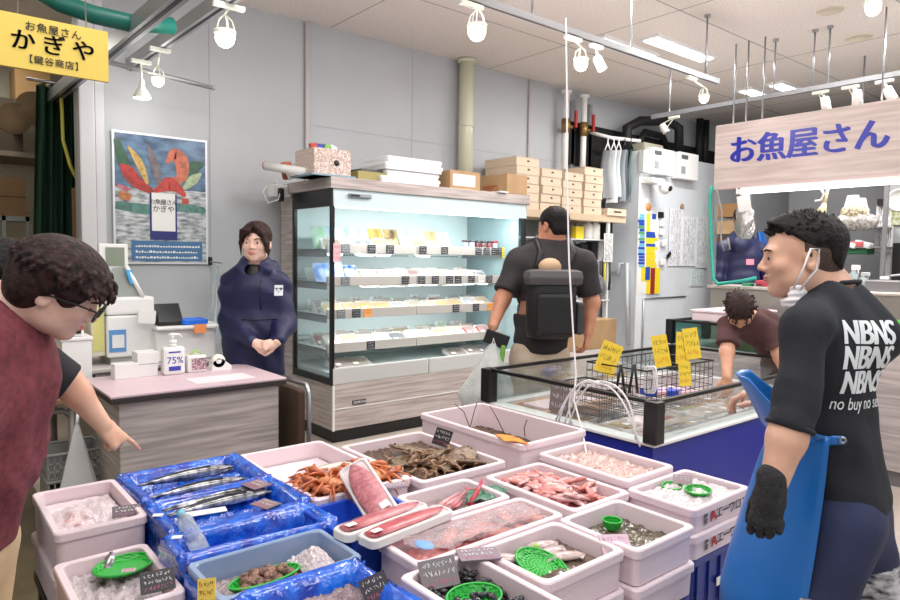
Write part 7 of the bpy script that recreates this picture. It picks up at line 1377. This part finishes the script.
for i, (px, py, s_, lb) in enumerate([(727, 388, .12, 'frosty bag of fish under the hand of the man in brown'), (700, 392, .1, 'frosty bag in the freezer beside the wire basket'), (607, 405, .1, 'frosted lump pack near the left glass of the freezer'), (640, 420, .09, 'frosted pack close to the front corner post'), (690, 410, .09, 'yellowish frosted pack near the front glass')]):
    q = pt(px, py, Z=.53); g = G().grid(lambda u, v: V3((q.x+s_*1.2*math.cos(u*math.tau)*math.sin(math.pi*v)*(1+.2*math.sin(u*19)), q.y+s_*.8*math.sin(u*math.tau)*math.sin(math.pi*v), .50+.05*math.cos(math.pi*v)+.02*mnoise.noise(V3((u*9, v*9, i))))), 26, 12); tag(B('frozen_bag', g, FR if i != 4 else mat('frost_yellow', (196, 190, 120), .4, noise=.3, nscale=22)), lb, 'bag')
# wire basket
def wirebasket(label, x0, x1, y0, y1, z0, z1):
    t_ = thing('wire_basket', label, 'basket', ((x0+x1)/2, (y0+y1)/2, z0)); fr_ = B('wire_frame', G().tube([(x0, y0, z1), (x1, y0, z1), (x1, y1, z1), (x0, y1, z1), (x0, y0, z1)], .005, 6), BLK, t_); g = G(); n = 14
    for k in range(n+1):
        x = x0+(x1-x0)*k/n; g.tube([(x, y0, z1), (x, y0, z0), (x, y1, z0), (x, y1, z1)], .0022, 5)
    for k in range(1, 5): z = z0+(z1-z0)*k/5; g.tube([(x0, y0, z), (x1, y0, z), (x1, y1, z), (x0, y1, z), (x0, y0, z)], .0022, 5)
    B('wire_mesh', g, BLK, t_)
q = pt(648, 395, Z=.60); wirebasket('black wire basket inside the freezer holding the yellow price cards', 3.05, 3.72, 2.05, 2.45, .60, .84)
wirebasket('low black wire basket at the left of the freezer by the hoses', 2.72, 3.0, 2.1, 2.42, .60, .76)
YC = (238, 206, 60)
def ycard(label, px0, px1, pyb, pyt, X, seed, lean=0):
    a_, b_ = pt((px0+px1)/2, pyb, X=X), pt((px0+px1)/2, pyt, X=X); w_ = (px1-px0)/670*((a_-CAM).dot(V3((RC[0][2], RC[1][2], RC[2][2])))); c = a_
    return card(label, c, cr-UP*lean+UP*.04, UP+cr*lean+cf*.15, w_, (b_.z-a_.z), YC, (40, 36, 30), (206, 80, 40), seed, 'yellow_card', 3)
ycard('yellow handwritten card leaning right on the freezer rail, left of the others', 592, 613, 373, 341, 3.05, 31, .42); ycard('yellow card with black and orange writing, above the white hose bundle', 655, 671, 367, 335, 3.35, 32, -.12)
ycard('yellow card second from the right above the wire basket', 675, 688, 364, 332, 3.5, 33, .08); ycard('yellow card at the right end above the wire basket', 686, 701, 359, 328, 3.55, 34, -.1); ycard('lower yellow card hanging inside the wire basket', 679, 691, 386, 362, 3.3, 35, 0)
card('grey handwritten card hooked on the left glass of the freezer', pt(557, 412, X=2.56), (0, -1, 0), UP+cr*.12, .12, .165, (124, 112, 110), (214, 206, 206), (214, 206, 206), 36)
for i, px in enumerate((616, 629)):
    q = pt(px, 393, X=2.9); B_ = B('black_tongs', G().tube([q, q+UP*.15+cr*.02], .007, 6).tube([q+cr*.045, q+UP*.15+cr*.025], .007, 6), BLKP); tag(B_, ['black tongs standing in the low wire basket, left pair', 'black tongs standing in the low wire basket, right pair'][i], 'tongs', 'black tongs')
for i in range(3): q = pt(648+3*i, 366, X=3.1); tag(B('hose_coil', G().tube([q+V3((.0, .02*math.cos(a), -.05+.06*math.sin(a)-.008*a)) for a in [k*.5 for k in range(18)]], .006, 6), WC), ['coiled white hose over the wire basket, left coil', 'coiled white hose over the wire basket, middle coil', 'coiled white hose over the wire basket, right coil'][i], 'hose', 'coiled white hoses')
for i, (px, c_) in enumerate([(652, (30, 70, 190)), (662, (226, 190, 200)), (672, (30, 70, 190)), (684, (226, 196, 90))]): q = pt(px, 392, Z=.62); tag(B('wrapped_pack', G().obox(q, (.12, .10, .04), cr+cf*.3, UP+cr*.3*(i % 2), .012), mat('wrap_%d' % c_[0], c_, .35)), ['blue wrapped pack in front of the wire basket, left', 'pink wrapped pack between the blue ones', 'blue wrapped pack in front of the wire basket, right', 'yellow wrapped pack at the right of the blue ones'][i], 'pack')
q = pt(708, 318, X=5.5); t_ = thing('foam_carton', 'flat pinkish foam carton lying on the glass freezer behind the bending man', 'box', (5.45, 2.9, .93)); B('carton_body', G().box(5.16, 5.75, 2.62, 3.05, .928, 1.0, .01), FOAM, t_); B('carton_lid', G().box(5.15, 5.76, 2.61, 3.06, 1.0, 1.02, .006), FOAM, t_)
t_ = thing('cardboard_tray', 'brown cardboard tray inside the glass freezer', 'tray', (5.4, 2.4, .721)); B('tray', boxg(5.16, 5.66, 2.0, 2.8, .80, .078, .008), CARDB, t_)
# ================================================================== STALL THINGS
CT = 1.2; SHF = mat('rack_steel', (140, 140, 142), .4, .5)
t_ = thing('green_hose', 'teal green hose bent round the left edge of the stall opening', 'hose', V3((5.95, 3.4, 1.2))); B('hose', G().tube([pt(712, 186, X=5.95), pt(710, 195, X=5.95), pt(711, 240, X=5.95), pt(713, 278, X=5.95), pt(718, 284, X=5.95), pt(742, 281, X=5.95), pt(756, 278, X=5.95)], .016, 10), mat('hose_teal', (44, 170, 150), .4), t_)
t_ = thing('silver_bag', 'crumpled silver foil bag hanging in the stall opening', 'bag', pt(745, 240, X=6.05)); B('foil', G().grid(lambda u, v: pt(745+(5+4*math.sin(math.pi*v))*math.cos(u*math.tau)*(1+.25*math.sin(u*25+v*9)), 205+34*v, X=6.05)+V3((.06*math.sin(u*math.tau), 0, 0)), 30, 16), mat('foil', (190, 188, 186), .22, .8, bump=.8, bscale=22), t_)
B('hook', G().tube([pt(742, 190, X=6.05), pt(742, 205, X=6.05)], .006, 6), STEEL, t_); B('paper_tag', G().obox(pt(744, 203, X=5.98), (.12, .006, .15), (0, -1, .2), UP), WHITE, t_)
tag(B('grey_strap', G().tube([pt(717, 190, X=6.0), pt(722, 212, X=6.0), pt(721, 240, X=6.0), pt(724, 251, X=6.0), pt(730, 249, X=6.0), pt(728, 238, X=6.0)], .008, 6), mat('strap_grey', (160, 160, 156), .5)), 'grey looped strap hanging left of the silver bag', 'strap')
for i in range(4): z = pt(725, 268-17*i, X=8.2).z; tag(B('carton', G().box(8.2, 8.6, pt(711, 250, X=8.2).y-.02*i-.35, pt(711, 250, X=8.2).y-.02*i, z, z+.17), [CARDB, mat('carton_dark', (96, 64, 40), .7), CARDB, mat('carton_mid', (150, 112, 70), .7)][i]), ['brown carton at the bottom behind the navy worker', 'dark brown carton second from the bottom behind the navy worker', 'brown carton third in the stack behind the navy worker', 'topmost carton in the stack behind the navy worker'][i], 'box')
tag(B('carton_shelf', G().box(8.15, 8.62, pt(711, 250, X=8.2).y-.42, pt(711, 250, X=8.2).y+.02, pt(725, 268, X=8.2).z-.03, pt(725, 268, X=8.2).z-.001).box(8.55, 8.62, pt(711, 250, X=8.2).y-.42, pt(711, 250, X=8.2).y-.38, 0, pt(725, 268, X=8.2).z-.03), SHF), 'steel shelf under the cartons behind the navy worker', 'shelf')
struct('trim_7', G().box(8.1, 8.16, pt(752, 240, X=8.1).y-.06, pt(752, 240, X=8.1).y+.06, 0, 2.6), WHITE)
tag(B('blue_tarp', G().grid(lambda u, v: pt(757+10*u*(.5+v), 232+40*v, X=7.6)+V3((.05*math.sin(u*8), 0, 0)), 8, 8), mat('tarp', (24, 84, 160), .4)), 'blue tarp hanging at the right of the navy worker', 'tarp')
t_ = thing('wall_rack', 'steel wall shelves at the back of the stall', 'shelf', pt(830, 230, X=8.0)); 
for py in (228, 247): q0, q1 = pt(835, py, X=8.0), pt(886, py, X=8.0); B('shelf', G().box(7.85, 8.19, q1.y, q0.y+.25, q0.z-.015, q0.z), SHF, t_)
for i, px in enumerate((822, 884)): B('rack_post', G().box(7.86, 7.89, pt(px, 240, X=7.87).y-.02, pt(px, 240, X=7.87).y+.02, 1.2, 2.3), SHF, t_)
q0, q1 = pt(836, 257, X=7.9), pt(868, 250, X=7.9); t_ = thing('green_crate', 'dark green crate with packets on the lower stall shelf', 'crate', V3((7.95, (q0.y+q1.y)/2, q0.z))); B('crate_body', G().box(7.87, 8.1, q1.y, q0.y, q0.z+.03, q1.z+.03, .01), mat('crate_green', (24, 84, 52), .5), t_)
for i, (px, c_) in enumerate([(842, (150, 160, 70)), (850, (214, 214, 214)), (858, (190, 90, 90)), (864, (206, 208, 212))]): q = pt(px, 243, X=7.9); q.z = q1.z+.03; tag(B('packet', G().obox(q+UP*.03, (.16, .1, .06), (.1, 1, .3*(i % 2)), UP, .015), mat('pk_%d' % c_[0], c_, .5)), ['green packet in the dark green crate', 'white packet in the dark green crate', 'reddish packet in the dark green crate', 'grey packet at the right end of the green crate'][i], 'packet')
for i, (px, py, r_, c_, lb) in enumerate([(855, 212, .11, (224, 208, 170), 'net bag of pale shells hanging at the stall back'), (850, 222, .12, (190, 190, 186), 'grey net bag hanging lower left of the pale one'), (864, 222, .11, (180, 182, 182), 'grey net bag hanging lower right of the pale one')]): q = pt(px, py, X=7.3); tag(B('net_bag', G().ball(q, r_, 18, (.8, 1.2, .8)), mat('net_%d' % i, c_, .5, noise=.5, nscale=30, col2=(110, 106, 96), bump=1, bscale=60)), lb, 'bag')
for i, (px, py) in enumerate([(853, 195), (860, 198)]): q = pt(px, py, X=7.25); tag(B('white_cloth', G().grid(lambda u, v: q+V3((.02*math.sin(u*9), (.5-u)*(.10+.12*v), -.25*v)), 8, 6), WHITE), ['white gloves hanging above the net bags, left', 'white gloves hanging above the net bags, right'][i], 'glove')
tag(B('hanging_bar', G().tube([(7.3, pt(838, 190, X=7.3).y, 2.35), (7.3, pt(885, 190, X=7.3).y, 2.35)], .012, 8).tube([(7.3, pt(858, 190, X=7.3).y, 2.35), (7.3, pt(858, 190, X=7.3).y, 3.43)], .01, 6), STEEL), 'thin steel bar from which the net bags hang', 'bar')
t_ = thing('wooden_ladle', 'pale wooden handled ladle hanging under the sign lamp', 'ladle', pt(823, 212, X=6.2)); B('handle', G().tube([pt(828, 188, X=6.2), pt(825, 203, X=6.2)], [.014, .01], 8), mat('ladle_wood', (226, 214, 170), .6), t_); B('scoop', G().tube([pt(825, 203, X=6.2), pt(821, 213, X=6.2)], [.012, .045], 12), mat('ladle_wood'), t_)
tag(B('white_hook', G().tube([pt(820, 188, X=6.2), pt(824, 194, X=6.2), pt(821, 200, X=6.2), pt(815, 201, X=6.2)], .009, 8), WPL), 'white curved hook left of the wooden ladle', 'hook')
SPC = clear('spray_clear', (226, 236, 240), .35, .1); BLC = mat('cap_navy', (40, 60, 160), .4)
for i, (px, h_, m1, m2, k_, lb) in enumerate([(832, .13, mat('bt_teal', (150, 190, 196), .4), WPL, 0, 'small pale bottle behind the neck of the young man'), (841, .17, WPL, BLC, 0, 'white bottle with blue collar on the stall counter'), (853, .21, SPC, WPL, 1, 'tall clear spray bottle on the stall counter'), (863, .15, SPC, mat('spray_grey', (190, 196, 198), .4), 1, 'shorter clear spray bottle right of the tall one'), (882, .12, SPC, WPL, 1, 'small clear spray bottle near the sink tap')]):
    q = pt(px, 288, X=6.2); q.z = CT; bottle(lb, q, .035, h_, m1, m2, 'spray_bottle' if k_ else 'bottle', k_)
t_ = thing('wash_basin', 'steel basin with swivel tap at the right of the stall counter', 'basin', V3((6.2, pt(884, 288, X=6.2).y, CT))); q = pt(880, 288, X=6.2); B('bowl', G().box(6.1, 6.32, q.y-.18, q.y+.08, CT, CT+.09, .01), SHF, t_); B('tap', G().tube([V3((6.3, q.y, CT+.06)), V3((6.3, q.y, CT+.12)), V3((6.25, q.y-.15, CT+.14))], .009, 8), STEEL, t_)
card('white vertical notice with two lines of writing on the grey divider', V3((8.19, pt(883, 252, X=8.19).y, pt(883, 252, X=8.19).z)), (0, -1, 0), UP, .17, .52, (226, 226, 228), (50, 50, 56), (50, 50, 56), 61, 'wall_notice', 8)
tag(B('dark_speaker', G().box(8.14, 8.199, pt(884, 202, X=8.19).y-.05, pt(884, 202, X=8.19).y+.05, pt(884, 206, X=8.19).z, pt(884, 199, X=8.19).z), BLKP), 'small black box above the white vertical notice', 'speaker')
tag(B('round_clock', G().lathe(pt(900, 200, X=8.19), [(.12, 0), (.12, .03), (.10, .03), (.10, .01), (0, .01)], 24, (-1, 0, 0)), WPL), 'white round dial cut by the right edge above the notices', 'clock')
t_ = thing('herb_picture', 'small framed picture with green plant at the right edge', 'picture', pt(897, 225, X=8.19)); B('picture', G().box(8.17, 8.199, pt(903, 222, X=8.19).y, pt(892, 222, X=8.19).y, pt(897, 225, X=8.19).z, pt(897, 210, X=8.19).z), mat('leafy_print', (120, 140, 60), .5, nscale=30, col2=(206, 200, 190), noise=.3), t_)
tag(B('dark_opening', G().box(8.15, 8.199, pt(905, 270, X=8.19).y, pt(893, 270, X=8.19).y, 1.25, pt(897, 243, X=8.19).z), BLKP), 'dark panel at the right edge above the stall counter', 'panel')
for i, (px, py, c_, lb) in enumerate([(760, 283, (206, 206, 200), 'clear lidded tray at the left of the stall counter'), (752, 284, (60, 150, 100), 'green edged tray on the stall counter beside the hose'), (765, 286, (186, 70, 90), 'small pink printed card on the stall counter')]): q = pt(px, py, X=6.15); q.z = CT; tag(B('counter_tray', G().box(6.08, 6.26, q.y-.06, q.y+.06, CT, CT+.025+.03*(i == 2), .006), mat('ctray_%d' % i, c_, .4)), lb, 'tray')
q = pt(898, 345, X=5.0); zs = q.z
t_ = thing('display_stand', 'grey woodgrain stand at the right edge behind the young man', 'stand', (5.0, q.y, 0)); B('stand_body', G().box(4.88, 5.11, q.y-1.2, q.y+.12, .1, zs), GW(), t_); B('white_edge', G().box(4.87, 4.88, q.y-1.2, q.y+.12, zs-.03, zs), WPL, t_); B('base', G().box(4.9, 5.1, q.y-1.2, q.y+.1, 0, .1), mat('base_grey', (120, 116, 116), .5), t_)
for nm, ct_, z0, h_, c_, lb in (('foam_bin', 'box', 0, .12, (230, 206, 210), 'pale pink foam box on the woodgrain stand at the right edge'), ('green_bin', 'basket', .121, .035, (60, 200, 60), 'bright green basket on the pink foam box at the right edge')):
    tag(B(nm, boxg(4.89, 5.10, q.y-.32, q.y+.06-z0*.2, zs+z0+h_, h_, .01), mat('rb_'+nm, c_, .5)), lb, ct_)
gm = G()
for k in range(14): gm.ball((4.93+rnd(0, .13), q.y-.28+rnd(0, .26), zs+.18+rnd(0, .05)), .035, 8, (1, 1, .7))
t_ = tag(B('mushroom_heap', gm, mat('mushroom', (226, 214, 190), .6)), 'heap of pale mushrooms in the green basket at the right edge', 'mushrooms', kind='stuff')
# ================================================================== BACK ROOM AT THE LEFT
area('back_room_fill', (.5, 7.0, 3.3), .8, 26, (1, .95, .85))  # added fill light that brightens the back room, no fixture modelled
CG = mat('curtain_green', (22, 66, 44), .8, noise=.15, nscale=6)
t_ = thing('green_curtain', 'dark green curtain gathered behind the wall edge, left side', 'curtain', pt(52, 340, Y=5.9)); q0, q1 = pt(24, 100, Y=5.9), pt(84, 90, Y=5.9)
B('curtain', G().grid(lambda u, v: V3((q0.x+(q1.x-q0.x)*(u*(.80+.20*v)+.20*(1-v)), 5.9+.05*math.sin(u*34+v*2)+.02*math.sin(u*60), q1.z-.0-(q1.z-.3)*v)), 90, 12), CG, t_); B('curtain_rod', G().tube([V3((q0.x+.02, 5.9, q1.z+.02)), V3((q1.x, 5.9, q1.z+.02))], .012, 8), STEEL, t_)
tag(B('yellow_cable', G().tube([pt(60, 84, Y=5.7), pt(62, 110, Y=5.7), pt(63, 140, Y=5.7), pt(70, 165, Y=5.7), pt(76, 178, Y=5.7)], .012, 8), mat('cable_yellow', (214, 206, 90), .5)), 'yellow cable hanging in front of the green curtain', 'cable')
tag(B('wooden_post', G().box(pt(73, 200, Y=5.6).x, pt(78, 200, Y=5.6).x, 5.6, 5.65, 0, pt(75, 188, Y=5.6).z), mat('post_wood', (150, 116, 84), .7)), 'short wooden post beside the wall end and curtain', 'post')
rk = thing('grey_rack', 'grey metal rack in the back room at the left edge', 'rack', (.55, 7.0, 0)); xa, xb = pt(-60, 230, Y=6.9).x, pt(30, 230, Y=6.9).x
for py in (216, 262): z = pt(10, py, Y=6.9).z; B('shelf', G().box(xa, xb, 6.9, 7.3, z-.04, z), mat('rack_grey', (150, 156, 156), .5), rk)
for x in (xa, pt(2, 230, Y=6.9).x, xb-.03): B('post', G().box(x, x+.03, 6.9, 6.94, 0, pt(10, 216, Y=6.9).z), mat('rack_grey'), rk)
zb_ = pt(10, 216, Y=6.9).z; pb = mat('carton_back', (140, 112, 80), .8)
for i in range(2): tag(B('carton', G().box(xa, xb-.02, 6.92, 7.28, zb_+.17*i, zb_+.17*i+.165), pb), ['lower of two long cardboard boxes on the grey rack', 'upper of two long cardboard boxes on the grey rack'][i], 'box')
tag(B('green_bin', G().box(xa+.05, xb-.06, 6.95, 7.2, pt(10, 262, Y=6.9).z, pt(10, 245, Y=6.9).z), CG), 'dark green bin on the lower rack shelf', 'bin')
for i, (a_, b_, c_, d_, col) in enumerate([(0, 22, 100, 150, (60, 50, 38)), (16, 50, 70, 108, (150, 118, 78)), (50, 75, 10, 40, (120, 84, 50))]):
    q0, q1 = pt(a_, d_, Y=7.6), pt(b_, c_, Y=7.6); tag(B('carton', G().box(q0.x, q1.x, 7.6, 8.0, q0.z, q1.z), mat('hc_%d' % i, col, .8)), ['dark carton high in the back room at the left edge', 'tan carton high in the back room under the yellow sign', 'brown carton near the ceiling beside the green duct'][i], 'box')
st = thing('storage_loft', 'plain loft shelf holding the high cartons in the back room', 'shelf', (.8, 7.8, 2.0)); z = pt(0, 150, Y=7.6).z; B('loft_board', G().box(-.6, 1.9, 7.58, 8.29, z-.05, z-.001), mat('loft', (110, 100, 86), .7), st)
for i, (px, py, r_) in enumerate([(34, 108, .13), (14, 118, .12)]): q = pt(px, py, Y=6.3); tag(B('paper_lantern', G().lathe(q, [(0, 0), (r_, 0), (r_, .05), (r_*.5, .05), (r_*.5, .12), (0, .12)], 28, (0, 1, 0)), mat('lantern', (140, 118, 90), .8)), ['round beige hose drum under the yellow sign, right one', 'round beige hose drum at the left edge under the yellow sign'][i], 'drum')
